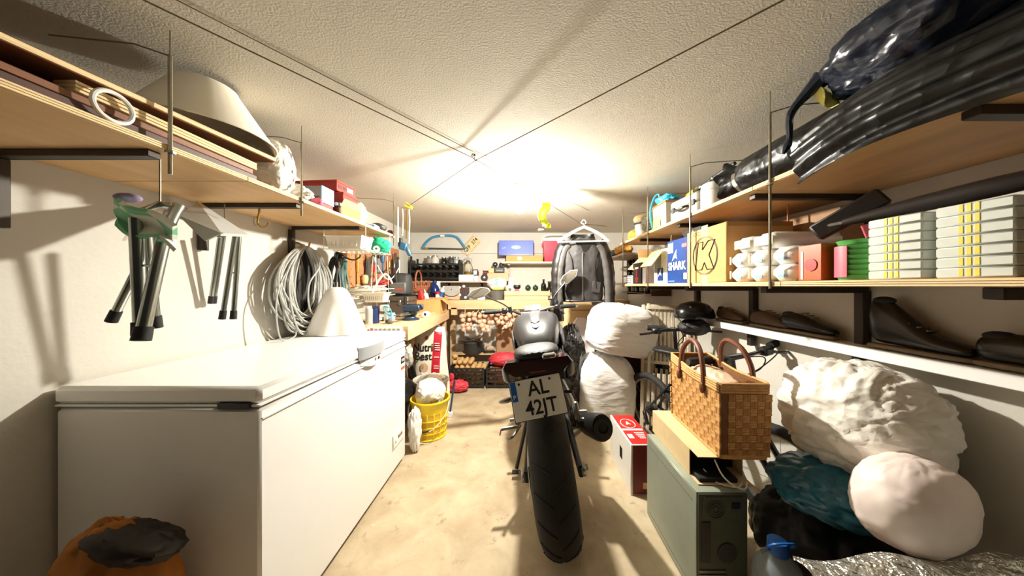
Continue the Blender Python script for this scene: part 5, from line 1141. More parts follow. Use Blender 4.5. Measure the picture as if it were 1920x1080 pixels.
MB().loft([[V((x*a, y_, z+b)) for x, z in ((-.09, -.03), (.09, -.03), (.10, .0), (.07, .035), (-.07, .035), (-.10, .0))] for a, y_, b in ((.85, -.03, -.012), (1, -.015, 0), (.95, .03, .02))]).build('dash', 'dark_grey', moto); dsh = moto.children[-1]; 
dsh.location = ML(999, 579, 2.25); dsh.rotation_euler = (R(-35), 0, 0)
MB().box((0, -.033, -.008), (.13, .002, .042)).build('screen', 'black_gloss', dsh)
for nm, ctr, base, sg in (('L', ML(898, 550, 2.30), ML(956, 579, 2.26), -1), ('R', ML(1067, 520, 2.38), ML(1036, 563, 2.36), 1)):
    mir = thing_child('mirror', moto)
    st_ = MB().tube(smooth_pts([base, base.lerp(ctr, .25)+V((0, 0, .012)), base.lerp(ctr, .75)+V((0, 0, .004)), ctr+V((-sg*.06, 0, -.012))], 5), .006, 8).build('stalk', 'black_plastic', mir)
    MB().cyl(base+V((0, 0, -.03)), base+V((0, 0, .015)), .016, n=10).build('mount', 'black_plastic', mir)
    sh_ = [(-.095, .0), (-.05, .035), (.03, .042), (.085, .018), (.095, -.012), (.04, -.036), (-.05, -.034)]
    if sg > 0: sh_ = [(-x, z) for x, z in sh_][::-1]
    tl__ = R(-8) if sg < 0 else R(-32)
    m4 = Matrix.Translation(ctr)@Euler((R(-16), tl__, R(-8*sg))).to_matrix().to_4x4()
    MB().prism(sh_, .022, m4).build('housing', 'grey_plastic', mir, smooth=False)
    MB().prism([(x*.9, z*.88) for x, z in sh_], .003, m4@Matrix.Translation((0, -.0125, 0))).build('glass', mat('mirror_glass', '#e6e6e4', .03, metal=1, var=0), mir, smooth=False)
# ================================================================= RIGHT SIDE
UT = SLZ+.0185; LT = RLZ+.0185
# ---- jacket on hanger
jk = thing('leather_jacket', 'black leather motorcycle jacket hanging open on a grey plastic hanger', 'jacket', (.527, 2.5, 1.16))
mat('leather', '#171514', .36, var=.15, scale=14, bump=.25, bscale=35); mat('leather_highlight', '#4a4744', .26, var=.12, scale=12, bump=.25, bscale=30); mat('lining', '#2c2827', .7, var=.18, scale=9, crinkle=6, cstr=.4)
jr = []
for z, hw, hd, sg in ((-.09, .165, .065, 0), (-.05, .175, .07, 0), (.05, .178, .072, 0), (.15, .185, .075, 0), (.27, .195, .075, .0), (.36, .195, .07, .03), (.415, .165, .06, .03), (.455, .105, .05, .01)):
    jr.append([V((hw*math.copysign(abs(cos(2*pi*i/40))**.8, cos(2*pi*i/40))*(1+.02*sin(i*2.3+z*20)), hd*sin(2*pi*i/40)*(1+.10*sin(i*1.7+z*9)), z-sg*abs(cos(2*pi*i/40))**2+(.012*sin(i*.9) if z < -.06 else 0))) for i in range(40)])
MB().loft(jr, caps=False).build('body', 'lining', jk, ang=80)
MB().lathe([(0, 0), (.10, .0), (.105, .006), (.0, .004)], (0, 0, .448), 28, sy=.48).build('neck_shade', 'bin_black', jk)  # black disc paints the shade inside the open neck
MB().sheet(lambda u, v: V((.11*cos(pi+pi*u*1.0)*(1-.12*v), -.052*sin(pi*u)*0+.052*abs(sin(pi*u))+.01, .450+.045*v)), 20, 4, .008).build('collar', 'leather', jk)
MB().prism([(-.085, .43), (.085, .43), (.03, .34), (.0, .31), (-.03, .34)], .006, Matrix.Translation((0, -.066, 0))).build('neck_patch', 'leather', jk)
MB().box((-.015, -.077, .12), (.012, .008, .40), bev=.002).build('zip_band', 'steel', jk)
for x in (-.10, .09): MB().tube(smooth_pts([(x*1.3, -.062, .33), (x, -.075, .22), (x*1.1, -.077, .02)], 5), .004, 6).build('panel_seam', 'leather', jk)
for x in (-.10, .10): MB().box((x, -.074, .03), (.07, .006, .09), (0, R(8*(1 if x > 0 else -1)), 0), bev=.003).build('pocket', 'lining', jk)
MB().tube([V((.17*cos(2*pi*i/32), .068*sin(2*pi*i/32), -.088)) for i in range(32)], .010, 6, closed=True).build('hem', 'leather', jk)
for s_ in (-1, 1):
    pts = [(s_*.13, .0, .40), (s_*.178, .0, .345), (s_*.215, -.01, .20), (s_*.226, -.02, .04), (s_*.222, -.035, -.10), (s_*.205, -.05, -.235)]
    sp = smooth_pts(pts, 6); rs = [.062-.022*i/(len(sp)-1)+.003*sin(i*1.9) for i in range(len(sp))]
    sv = MB().tube(sp, rs, 18).build('sleeve', 'leather', jk, ang=80)
    sp2 = [p+V((s_*-.02, -.55*r_, 0)) for p, r_ in zip(sp[2:-2], rs[2:-2])]
    MB().tube(sp2, [.036-.010*i/len(sp2)+.002*sin(i*2.2) for i in range(len(sp2))], 10).build('sleeve_highlight', 'leather_highlight', sv)  # greyer tube paints the highlight on the black leather sleeve
    MB().tube([sp[-1]+V((0, 0, .012)), sp[-1]+V((0, 0, -.022))], rs[-1]*.96, 16).build('cuff', 'leather', sv)
hg = thing('coat_hanger', 'pale grey plastic coat hanger hooked over the clothesline', 'hanger', (.527, 2.5, 1.16))
mat('hanger_grey', '#cfcac0', .4, var=.03)
MB().tube(smooth_pts([(-.225, -.09, .405), (-.12, -.095, .475), (-.02, -.085, .525), (.02, -.085, .525), (.12, -.095, .475), (.20, -.09, .415)], 6), .013, 8).build('shoulder_bar', 'hanger_grey', hg)
MB().tube([(-.225, -.09, .405), (0, -.1, .41), (.20, -.09, .415)], .007, 8).build('trouser_bar', 'hanger_grey', hg)
MB().tube(smooth_pts([(0, -.085, .53), (0, -.06, .56), (-.012, -.005, .585), (.01, .0, .612), (.03, .0, .595), (.025, -.0, .575)], 6), .004, 8).build('hook', 'hanger_grey', hg)
# yellow cloth pegged on the line
mat('hi_vis', '#d8e23a', .6, var=.08)
yc = MB().sheet(lambda u, v: V((-.045+.09*u+.012*sin(v*9)+(-.03*v if .3 < v < .8 else 0), .02*sin(u*7+v*3), -.175*v)), 14, 20, .006).build('yellow_cloth', 'hi_vis', ang=70); yc.location = (.175, 2.075, 1.797); yc.rotation_euler = (0, 0, R(50))
tag(yc, 'crumpled neon yellow cloth pegged on the line by the bulb', 'cloth')
# ---- upper right shelf, near to far
mat('bag_black', '#08090a', .36, var=.2, scale=8, crinkle=7); mat('bag_navy', '#141c2c', .25, var=.25, scale=5, crinkle=6, coat=.2)
def roll(name, label, m, a, b, r0, r1, seed, ridge=.06, n=40, k=60, rings=0):
    a = V(a); b = V(b); d = (b-a); L_ = d.length; d.normalize(); u_ = d.cross(V((0, 0, 1))).normalized(); w_ = u_.cross(d); c_ = (a+b)/2
    m_ = MB()
    def fn(u, v):
        t = v; ang = 2*pi*u
        env = 1 if .04 < t < .96 else (.55+.45*min(t, 1-t)/.04)
        rr_ = (r0+(r1-r0)*t)*env*(1+ridge*fold((cos(ang)*1.0, sin(ang)*1.0, t*2.5), seed, 1.6)+.03*sin(ang*9+t*6+seed))
        return a-c_+d*(L_*t)+(u_*cos(ang)+w_*sin(ang))*rr_
    m_.grid(fn, n, k, cu=True); m_.add([fn(i/n, 0) for i in range(n)], [list(range(n))]); m_.add([fn(i/n, 1) for i in range(n)], [list(range(n))])
    o = m_.build(name, m, ang=75); o.location = c_; return tag(o, label, 'roll')
rl = roll('wrapped_roll', 'long roll in black plastic with an open crumpled end on the upper shelf', 'bag_black', (.985, 1.28, UT+.085), (1.04, .36, UT+.105), .075, .095, 4)
MB().grid(lambda u, v: V((-.0285, .455+.055*v, -.011))+V((cos(2*pi*u), 0, sin(2*pi*u)))*(.058+.030*v)*(1+.16*sin(u*44)*v+.12*noise.noise(V((cos(2*pi*u)*2, sin(2*pi*u)*2, v*2)))), 48, 8, cu=True).build('open_end', 'bag_black', rl, ang=80)
rl2 = roll('wrapped_roll', 'second black plastic roll with sheen painted along its ribs lying against the wall', 'bag_black', (1.265, 1.22, UT+.10), (1.27, .30, UT+.10), .082, .09, 9, .10)
for k in range(5): MB().tube(smooth_pts([(-.05-.01*k, -.05-.02*k, .078-.014*k), (-.075-.004*k, .18, .050-.022*k), (-.088, .38-.02*k, .012-.022*k)], 6), .0035, 6).build('rib_sheen_line', mat('painted_rib_sheen', '#8d8f92', .2, metal=.3, var=.05), rl2)  # lighter grey tubes paint the sheen along the black plastic ribs
bgk = sack('rubbish_bag', 'big navy black plastic bag piled on the black rolls', 'bag', 'bag_navy', (1.02, .70, UT+.212), (.185, .215, .095), seed=14, amp=.12, f=2.2, nu=90, nv=60)
bgk.location.z = 1.775-.0
set_floor(bgk, UT+.145)
def drape(u, v):
    y = .16-.5*u; d_ = .03*sin(pi*v)+.012*sin(v*26+u*4)
    return V((-.125-.07*sin(pi*min(1, v*1.3)*.6)-d_*.6-.015*sin(u*5), y, -.04-.19*v*(1-.15*u)+.015*sin(u*4)))
MB().sheet(drape, 40, 44, .004).build('hanging_fold', 'bag_black', bgk, ang=70)
MB().tube(smooth_pts([(-.09, .19, .11), (-.13, .25, .04), (-.12, .27, -.04), (-.13, .28, -.085)], 6), [.03, .026, .022, .018, .015, .013, .012, .011, .010, .010, .009, .008, .008, .010, .012, .010, .008, .006, .004], 8).build('twisted_tail', 'bag_navy', bgk)
yc2 = MB().sheet(lambda u, v: V((-.03+.07*u, -.03+.06*v+.01*sin(u*6), .045*v+.012*sin(u*9+v*4))), 12, 12, .003).build('cloth', mat('pale_yellow', '#e8dd7c', .6, var=.1), ang=70); yc2.location = (.935, .91, 1.76); yc2.rotation_euler = (.5, .3, .4); tag(yc2, 'small yellow cloth poking out under the navy bag', 'cloth'); set_floor(yc2, UT+.16)
# canisters, tripods, case, tub
def canister(label, px, d, r, h, x=None):
    t = thing('canister', label, 'canister', (x if x else (px-CX)/FPX*d, d, UT))
    MB().lathe([(0, 0), (r*.92, 0), (r, .01), (r, h*.62), (r*.96, h*.66), (r, h*.70), (r*.95, h*.93), (r*.7, h), (0, h)], n=28).build('body', 'white_plastic', t); MB().lathe([(r*1.005, h*.66), (r*1.02, h*.68), (r*1.005, h*.70)], n=28, caps=False).build('seam', 'white_plastic', t); return t
canister('white rounded plastic canister beside the grey tool case', 1334, 1.44, .062, .125, .965); canister('lower white plastic canister tucked under the black roll end', 1365, 1.38, .05, .075, 1.09)
tcs = thing('tool_case', 'grey hard case with a black handle on the upper right shelf', 'case', (.985, 1.66, UT), (0, 0, R(4)))
mat('case_grey', '#a09a90', .5, var=.05)
MB().box((0, 0, .033), (.12, .25, .064), bev=.008).build('lower_shell', 'case_grey', tcs); MB().box((0, 0, .094), (.12, .25, .054), bev=.01).build('upper_shell', 'case_grey', tcs)
MB().tube(smooth_pts([(-.062, -.045, .058), (-.085, -.042, .052), (-.088, 0, .046), (-.085, .042, .052), (-.062, .045, .058)], 5), .007, 8).build('handle', 'black_plastic', tcs)
for y in (-.09, .09): MB().box((-.062, y, .066), (.008, .025, .03), bev=.002).build('latch', 'dark_grey', tcs)
tp = thing('tripod', 'folded black tripod with yellow feet lying across the grey case', 'tripod', (0, 0, 0))
for k in range(3):
    a = V((.97, 1.66+.0*k, UT+.137+.016*(k == 1))); o_ = V((.0+.028*k, 0, 0)); b = V((.985, 1.37, UT+.178+.016*(k == 1)))
    lg = MB().tube([a+o_, a.lerp(b, .5)+o_, b+o_], .009, 8).build('leg', 'black_plastic', tp); MB().tube([a.lerp(b, .3)+o_, a.lerp(b, .36)+o_], .011, 8).tube([a.lerp(b, .6)+o_, a.lerp(b, .66)+o_], .011, 8).build('clamp', 'steel', lg); MB().tube([a+o_+(a-b).normalized()*.02, a+o_+(b-a).normalized()*.04], .014, 8).build('yellow_foot', 'yellow', lg)
ttl = thing('plastic_tub', 'clear plastic tub of paper with a turquoise bag on top', 'tub', (.985, 1.93, UT))
mat('tub_clear', '#d9d3c4', .2, var=.05, alpha=.85)
MB().loft([[(x*a, y*a, z) for x, y in ((-.07, -.10), (.07, -.10), (.07, .10), (-.07, .10))] for a, z in ((.88, 0), (1, .15), (.97, .15), (.86, .006))]).build('body', 'tub_clear', ttl, smooth=False)
MB().tube([(-.072, -.103, .15), (.072, -.103, .15), (.072, .103, .15), (-.072, .103, .15)], .006, 6, closed=True).build('rim', 'shoe_orange', ttl)
MB().box((-.0675, .03, .05), (.002, .10, .08), (0, R(3), 0)).build('paper_label', 'pale_yellow', ttl); MB().box((0, 0, .05), (.115, .16, .08), bev=.01).build('papers', 'kraft', ttl)
mat('aqua', '#46b7d8', .4, var=.08)
sack('plastic_bag', 'turquoise plastic bag slumped over the clear tub', 'bag', 'aqua', (.99, 1.95, UT+.157), (.075, .09, .035), seed=21, amp=.28, f=2.6, nu=44, nv=28)
MB().tube(smooth_pts([P(1224, 430, 2.02), P(1219, 400, 2.02), P(1226, 372, 2.02), P(1236, 366, 2.0), P(1234, 395, 2.0)], 6), .006, 6).build('bag_strap', 'aqua'); tag(bpy.data.objects['bag_strap'], 'turquoise carrier strap hanging over the tub front', 'strap')
mat('teal_cloth', '#3f8f86', .6, var=.1)
sack('cloth', 'teal cloth lying between the clear tub and the grey case', 'cloth', 'teal_cloth', (1.09, 1.80, UT+.001), (.04, .10, .085), seed=24, amp=.2, nu=40, nv=26)
sack('plastic_bag', 'shiny grey plastic bag drooping over the far shelf end', 'bag', mat('bag_silver', '#9b978d', .3, var=.15, crinkle=16), (.98, 2.17, UT), (.075, .07, .085), seed=26, amp=.25, f=2.6, nu=48, nv=30)
sack('cloth_bundle', 'dark patterned bundle above the shiny grey bag', 'bundle', 'dark_grey', (1.12, 2.13, UT), (.06, .08, .12), seed=27, amp=.2, nu=40, nv=26)
wt = thing('paint_bucket', 'white paint bucket with a dark rim at the far shelf end', 'bucket', (.97, 2.31, UT)); MB().lathe([(0, 0), (.05, 0), (.06, .10), (0, .10)], n=24).build('body', 'white_plastic', wt); MB().lathe([(0, .10), (.064, .10), (.064, .112), (0, .112)], n=24).build('lid', 'navy', wt)
rl3 = roll('rolled_mat', 'rolled beige mat lying on top of the paint bucket', 'kraft', (.95, 2.42, UT+.16), (1.10, 2.10, UT+.172), .034, .034, 5, .03, 20, 16)
mat('ochre_cloth', '#c98f3c', .7, var=.15)
sack('cloth', 'ochre cloth draped at the far tip of the upper right shelf', 'cloth', 'ochre_cloth', (1.0, 2.50, UT), (.085, .09, .055), seed=29, amp=.25, f=2.6, nu=44, nv=28)
fs = thing('wall_shelf', 'far narrow shelf holding cloths and dark bottles near the jacket', 'shelf', (0, 0, 0))
for z in (1.50, 1.22): MB().box((1.17, 3.0, z), (.44, .66, .018), bev=.002).build('board', 'shelf_grey', fs)
for z in (1.13, 1.31, 1.41): MB().box((1.27, 3.0, z), (.24, .62, .012), bev=.002).build('rack_board', 'dark_wood', fs)
for y in (2.69, 3.31): MB().box((1.30, y, 1.30), (.18, .02, .39)).build('side_frame', 'dark_wood', fs)
for row, z in enumerate((1.137, 1.317, 1.417)):
    for i in range(5):
        bottle_t('bottle', 'small dark bottle in the shadowed rack behind the jacket', (1.20, 2.76+i*.11, z), s=.45 if row else .8, lab='felt_grey' if i % 2 else None, group='bottles in the shadowed rack')
sack('cloth', 'tan crumpled cloth on the far narrow shelf', 'cloth', 'ochre_cloth', (1.02, 2.90, 1.51), (.08, .14, .05), seed=33, amp=.25, f=2.6, nu=44, nv=28)
sack('cloth', 'dark folded cloth beside the tan cloth on the far shelf', 'cloth', 'dark_grey', (1.05, 3.18, 1.51), (.10, .10, .045), seed=34, amp=.2, nu=36, nv=24)
# ---- lower right shelf: printed boxes, far to near
def shelf_box(name, label, m, y0, y1, x0, x1, h, z=LT, side=None, bev=.002):
    t = thing(name, label, 'box', ((x0+x1)/2, (y0+y1)/2, z)); MB().box((0, 0, h/2), (x1-x0, y1-y0, h), bev=bev).build('body', m, t); t['w'] = 0; del t['w']; return t
mat('box_black', '#1c1a1a', .5, var=.06); mat('shark_blue', '#0e2c66', .4, var=.12, scale=4, col2='#15418a')
def xface(t, x, s, sz, y, z, m, nm='lettering', sx=1, bold=0): return text(s, sz, m, (x, y, z), FACE_NX, t, nm, sx=sx, bold=bold)
zz = shelf_box('carton', 'small white box with black zigzag lines at the far shelf end', 'white_print', 2.395, 2.50, .915, 1.0, .07)
for r_ in range(4):
    MB().tube([(-.0435, -.05+.1*i/8, .012+.016*r_+(.006 if i % 2 else -.003)) for i in range(9)], .0022, 4).build('zigzag', 'ink', zz)
zz = shelf_box('carton', 'tall black box with red print on the far shelf end', 'box_black', 2.23, 2.385, .92, 1.06, .165)
MB().box((-.0705, 0, .085), (.001, .02, .06)).build('red_mark', 'red_ink', zz)
for k in range(3): MB().box((-.0705, 0, .045-.014*k), (.001, .07-.01*k, .008)).build('red_line', 'red_ink', zz)
MB().box((-.0705, 0.0, .125), (.001, .07, .014)).build('white_line', 'white_print', zz)
zz = shelf_box('carton', 'open brown carton with a raised flap behind the black box', 'cardboard_in', 2.40, 2.56, 1.02, 1.18, .20)
MB().box((-.13, -.10, .165), (.15, .14, .004), (R(8), R(-42), R(10))).build('flap', 'kraft', zz); MB().box((-.03, .02, .25), (.12, .004, .10), (R(-10), 0, 0)).build('flap', 'cardboard', zz)
zz = shelf_box('carton', 'slim pale lilac box between the black box and the open carton', mat('lilac', '#c9bfc7', .5), 2.165, 2.222, .93, 1.05, .15); MB().box((-.0605, 0, .135), (.001, .05, .03)).build('pink_tag', 'rose', zz)
zz = shelf_box('helmet_box', 'grey and white carton with a bent cream flap and a blue logo patch', 'white_print', 1.83, 2.015, .925, 1.16, .225)
MB().box((-.1185, .04, .15), (.002, .10, .15)).build('grey_panel', 'box_grey', zz)
pz = MB().box((-.1195, .0, .06), (.002, .075, .085)).build('logo_patch', 'shark_blue', zz)
def fin(par, x, y, z, s, m):
    pts = [(-.5, -.5), (-.1, .1), (.32, .55), (.28, .05), (.45, -.35), (.1, -.15)]
    MB().prism([(a*s, b*s) for a, b in pts], .002, Matrix.Translation((x, y, z))@Matrix.Rotation(-pi/2, 4, 'Z')).build('fin_logo', m, par, smooth=False)
fin(pz, -.1215, 0, .068, .05, 'white_print')
MB().box((-.175, .0, .165), (.13, .17, .004), (0, R(-52), 0)).build('flap', 'pale_yellow', zz)
MB().box((-.06, -.117, .26), (.10, .004, .08), (R(12), 0, 0)).build('flap', 'cardboard', zz)
sk = shelf_box('helmet_box', 'blue carton printed SHARK on the lower right shelf', 'shark_blue', 1.605, 1.825, .922, 1.19, .26)
xface(sk, -.1355, 'SHARK', .066, -.0, .10, 'white_print', sx=.92, bold=.002); fin(sk, -.1355, .02, .165, .065, 'white_print')
MB().box((-.1348, .07, .215), (.001, .06, .06)).build('label_card', 'white_print', sk); MB().box((-.1348, -.08, .215), (.001, .05, .02)).build('pink_tag', 'rose', sk); MB().box((-.1348, -.09, .04), (.001, .03, .035)).build('label_card', 'white_print', sk); MB().box((-.1348, .06, .012), (.001, .07, .004)).build('fine_print', 'stripe_blue', sk)
bkz = shelf_box('helmet_box', 'black carton with a white star emblem behind the brown box', 'box_black', 1.61, 1.80, 1.0, 1.19, .06, z=LT+.261)
al = MB().prism([(-.05, 0), (-.035, .02), (-.01, .03), (0, .045), (.012, .03), (.04, .025), (.05, 0), (.03, .008), (0, .012), (-.03, .008)], .002, Matrix.Translation((-.101, -.03, .0))@Matrix.Rotation(-pi/2, 4, 'Z')).build('emblem', 'white_print', bkz, smooth=False)
kb = shelf_box('moving_box', 'big brown cardboard box printed with a circled letter K', 'cardboard', 1.29, 1.595, .915, 1.215, .272)
MB().tube([(-.1508, .0+.092*cos(2*pi*i/40), .135+.092*sin(2*pi*i/40)) for i in range(40)], .0016, 4, closed=True).tube([(-.1508, .098*cos(2*pi*i/40), .135+.098*sin(2*pi*i/40)) for i in range(40)], .001, 4, closed=True).build('circle_print', 'ink', kb)
kp = [(-.075, -.07), (-.05, .07), (-.012, .07), (-.016, .03), (.03, .07), (.08, .07), (.035, .0), (.072, -.07), (.02, -.07), (.0, -.035), (-.02, -.07)]
MB().tube([(-.1511, -a, .135+b) for a, b in kp], .003, 4, closed=True).build('letter_print', 'ink', kb)
text('O C I O', .03, 'ink', (-.1503, .04, .25), FACE_NX, kb, 'small_print'); MB().box((-.1503, .0, .255), (.0006, .05, .06)).box((-.1503, 0, .02), (.0006, .05, .04)).build('tape', 'kraft', kb)
MB().box((0, -.153, .262), (.295, .002, .02)).build('top_seam', 'cardboard_in', kb)
# paper packs: stacked wrapped rolls
mat('pack_white', '#f0ede6', .35, var=.03, bump=.3, bscale=25); mat('pack_yellow', '#dcd58a', .4, var=.08, alpha=.95); mat('pack_blue', '#7fb2d6', .5, var=.05); mat('pack_tan', '#c9b08c', .5, var=.08)
n_ = 0
lbl = ['bottom row, farthest from the camera', 'bottom row, middle', 'bottom row, nearest', 'middle row, farthest', 'middle row, middle one', 'middle row, nearest', 'top row, far one', 'top row, near one']
for row in range(3):
    cnt = 3 if row < 2 else 2
    for i in range(cnt):
        y0 = 1.283-.104*i-(.03 if row == 2 else 0); x0 = .915+.0*row
        t = thing('paper_pack', 'white plastic pack of paper rolls, '+lbl[n_], 'pack', (x0+.14, y0-.05, LT+.0622*row), group='packs of paper rolls'); n_ += 1
        MB().box((0, 0, .031), (.27, .098, .060), bev=.022).build('wrap', 'pack_white', t, ang=70)
        MB().box((-.1348, -.008, .018), (.0012, .034, .010), bev=.0003).build('blue_print', 'pack_blue', t)
        MB().box((-.129, .044, .031), (.004, .008, .035)).build('fold_tape', 'pack_tan', t)
        if row == 2: MB().box((-.1355, .0, .032), (.002, .085, .035)).build('yellow_label', 'pack_yellow', t)
cbx = shelf_box('carton', 'shadowed brown carton at the wall behind the paper packs', 'kraft_dark', 1.14, 1.50, 1.26, 1.355, .30)
for y in (-.08, .0, .08): MB().box((-.048, y, .20), (.001, .05, .05)).build('label_card', 'felt_grey', cbx)
mat('tin_orange', '#c9682f', .35, var=.12, scale=10, col2='#a8481f')
to = shelf_box('tea_tin', 'orange tin with a red flower print between packs and cups', 'tin_orange', .885, .96, .92, 1.03, .115)
MB().lathe([(0, 0), (.02, 0), (.02, .002), (0, .002)], (-.0555, -.005, .05), 12, rot=(0, -pi/2, 0)).build('flower_print', 'red_tool', to); MB().box((-.0555, .024, .05), (.001, .008, .09)).build('side_band', 'white_print', to)
mat('melon_green', '#5faa56', .4, var=.2, scale=30, stretch=(1, 1, 6)); mat('melon_pink', '#e0697c', .4, var=.06)
def cup_stack(label, x, y, z, r0, r1, h, n, m):
    t = thing('bowl_stack', label, 'bowls', (x, y, z)); st_ = h/n
    for k in range(n): MB().lathe([(r0+(r1-r0)*k/n*.0, 0), (r1, st_*.92), (r1+.002, st_*.96), (r1-.004, st_), (r0-.004, .004)], (0, 0, st_*k), 28, caps=False).build('bowl', m, t)
    MB().lathe([(0, .002), (r0, .002)], n=28).build('base', m, t); return t
cs_ = cup_stack('stack of green watermelon pattern bowls on the lower shelf', .975, .828, LT, .044, .05, .115, 8, 'melon_green')
MB().sheet(lambda u, v: V((.0525*cos(R(140+50*u)), .0525*sin(R(140+50*u)), .008+.09*v)), 8, 6, .002).build('pink_print', 'melon_pink', cs_)
cup_stack('pink and green melon cup standing behind the bowl stack', 1.085, .85, LT, .035, .055, .17, 2, 'melon_pink')
mat('tub_pale', '#dfe3da', .3, var=.05, alpha=.92); mat('stripe_yellow', '#e6d23a', .5, var=.04)
for tw_i, (yy, xx) in enumerate(((.715, .985), (.59, .985))):
    for k in range(7):
        t = thing('food_container', ('pale stacking container with yellow stripes in the far tower, ' if tw_i == 0 else 'pale stacking container with yellow stripes in the near tower, ')+['bottom', 'second from bottom', 'third from bottom', 'fourth from bottom', 'third from top', 'second from top', 'topmost'][k], 'container', (xx, yy, LT+k*.0222), group='stacked food containers')
        MB().box((0, 0, .011), (.13, .105, .0213), bev=.003).build('tub', 'tub_pale', t)
        for q in range(3): MB().box((-.0655, .012+q*.011-.02, .012), (.001, .006, .016)).build('yellow_stripe', 'stripe_yellow', t)
# dark boards and umbrella above cups
mat('charcoal_wood', '#241a15', .5, var=.2, scale=8, stretch=(3, .4, 3))
dbd = thing('dark_board', 'dark weathered board lying aslant on the paper packs', 'board', (1.0, .885, 1.415), (0, 0, 0))
MB().box((0, 0, 0), (.17, .03, .055), (R(0), R(-32), R(-55)), bev=.006).build('board', 'charcoal_wood', dbd)
um = thing('folded_umbrella', 'folded dark umbrella lying on the container towers', 'umbrella', (1.03, .72, LT+.188), (0, 0, 0))
MB().tube(smooth_pts([(-.05, .16, -.012), (.0, .04, .006), (.04, -.1, .02), (.08, -.24, .03)], 6), [.010, .012, .014, .016, .018, .020, .021, .022, .022, .023, .023, .023, .022, .021, .02, .018, .015, .012, .008], 10).build('canopy', 'charcoal_wood', um); MB().tube([(-.05, .16, -.012), (-.07, .22, -.016)], .006, 8).build('tip', 'steel', um)
tt = thing('cloth_bundle', 'brown bundle on the lower shelf at the far right', 'bundle', (1.22, .45, LT)); sack_mb((.12, .16, .09), seed=3, amp=.18).build('bundle', 'kraft_dark', tt)
# hook under upper shelf
hk = thing('screw_hook', 'rusty hook hanging under the upper right shelf', 'hook', (1.20, 1.30, SLZ)); MB().tube([(0, 0, 0), (0, 0, -.10), (0, 0, -.17)], .004, 6).build('stem', 'rust', hk); MB().tube([(.0, .014*cos(2*pi*i/14), -.184+.014*sin(2*pi*i/14)) for i in range(14)], .003, 6, closed=True).build('eye', 'iron', hk)
# ---- shoes on the plank
mat('shoe_brown', '#5a4632', .5, var=.2); mat('shoe_black', '#17140f', .25, var=.15); mat('sole_grey', '#8a7a60', .7, var=.1)
def shoe(label, y, m, x=1.345, s=1.0, rot=0.0, group=None, boot=False):
    t = thing('shoe', label, 'shoe', (x, y, PLZ+.0005), (0, 0, rot), group)
    MB().loft([[(x_*a, y_, z) for x_, z in ((-.036*s, 0), (.036*s, 0), (.038*s, .02*s), (-.038*s, .02*s))] for y_, a in ((-.13*s, .6), (-.10*s, .95), (-.03*s, 1), (.05*s, .75), (.11*s, .8), (.13*s, .55))]).build('sole', 'sole_grey', t, sub=1)
    hs = [(-.13, .6, .045), (-.09, .92, .06), (-.03, .95, .075), (.03, .75, .10 if not boot else .14), (.08, .78, .10 if not boot else .19), (.128, .6, .085 if not boot else .19)]
    MB().loft([[(x_*a*s, y_*s, .018*s+(z-.018)*f*s) for x_, f in ((-.036, 0), (.036, 0), (.034, .6), (.016, 1), (-.016, 1), (-.034, .6))] for y_, a, z in hs]).build('upper', m, t, sub=2, ang=70)
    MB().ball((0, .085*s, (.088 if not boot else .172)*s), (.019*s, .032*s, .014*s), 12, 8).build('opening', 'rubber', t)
    for k in range(3): MB().tube([(-.018*s, (-.035+.022*k)*s, (.083+.008*k)*s), (.018*s, (-.035+.022*k)*s, (.083+.008*k)*s)], .003*s, 5).build('lace', 'sole_grey', t)
    return t
shoe('brown shoe farthest along the white plank', 1.86, 'shoe_brown', s=.95); shoe('worn brown shoe second from the far end of the plank', 1.56, 'shoe_brown')
shoe('dark brown shoe lying before the wall post on the plank', 1.36, 'shoe_black', s=1.05); shoe('glossy black boot standing on the plank', .98, 'shoe_black', s=1.05, boot=True); shoe('glossy black shoe in front of the tall boot', .72, 'shoe_black', s=1.05)
# ---- back right floor: carton, burlap, pink paper, slatted chair
cbz = thing('carton', 'tall worn cardboard box below the hanging jacket', 'box', (.56, 2.98, 0)); MB().box((0, 0, .505), (.30, .26, 1.01), bev=.004).build('body', 'kraft', cbz)
MB().box((0.03, -.132, .96), (.2, .002, .012)).box((.0, -.132, .72), (.05, .002, .008)).build('scuff', 'cardboard_in', cbz)
mat('burlap', '#a98c68', .9, var=.15, scale=30, bump=.4, bscale=120)
for k, (x, y, z, r_) in enumerate(((.93, 2.95, .86, (.2, .17, .045)), (.95, 2.9, .955, (.17, .14, .04)))): sack('burlap_sack', ['folded burlap sack, lower of the pair beside the slatted chair', 'folded burlap sack, upper of the pair beside the slatted chair'][k], 'sack', 'burlap', (x, y, z), r_, seed=80+k, amp=.16)
bst = thing('storage_chest', 'dark wooden chest under the burlap sacks in the right corner', 'chest', (.98, 2.97, 0)); MB().box((0, 0, .42), (.46, .40, .84), bev=.006).build('body', 'dark_wood', bst); MB().box((0, -.005, .85), (.47, .41, .018), bev=.003).build('lid', 'dark_wood', bst)
mat('pink_white', '#efe0dc', .5, var=.04)
pp = thing('paper_bag', 'pale pink paper bag leaning against the worn cardboard box', 'bag', (.56, 2.72, 0)); MB().loft([[(x*a, y*b, z) for x, y in ((-.11, -.07), (.11, -.07), (.11, .07), (-.11, .07))] for a, b, z in ((1, 1, 0), (1, 1, .6), (.9, .6, .80), (.35, .15, .90))]).build('body', 'pink_white', pp, smooth=False)
MB().box((.10, -.02, .82), (.05, .006, .26), (0, R(25), 0)).build('grey_card', 'box_grey', pp)
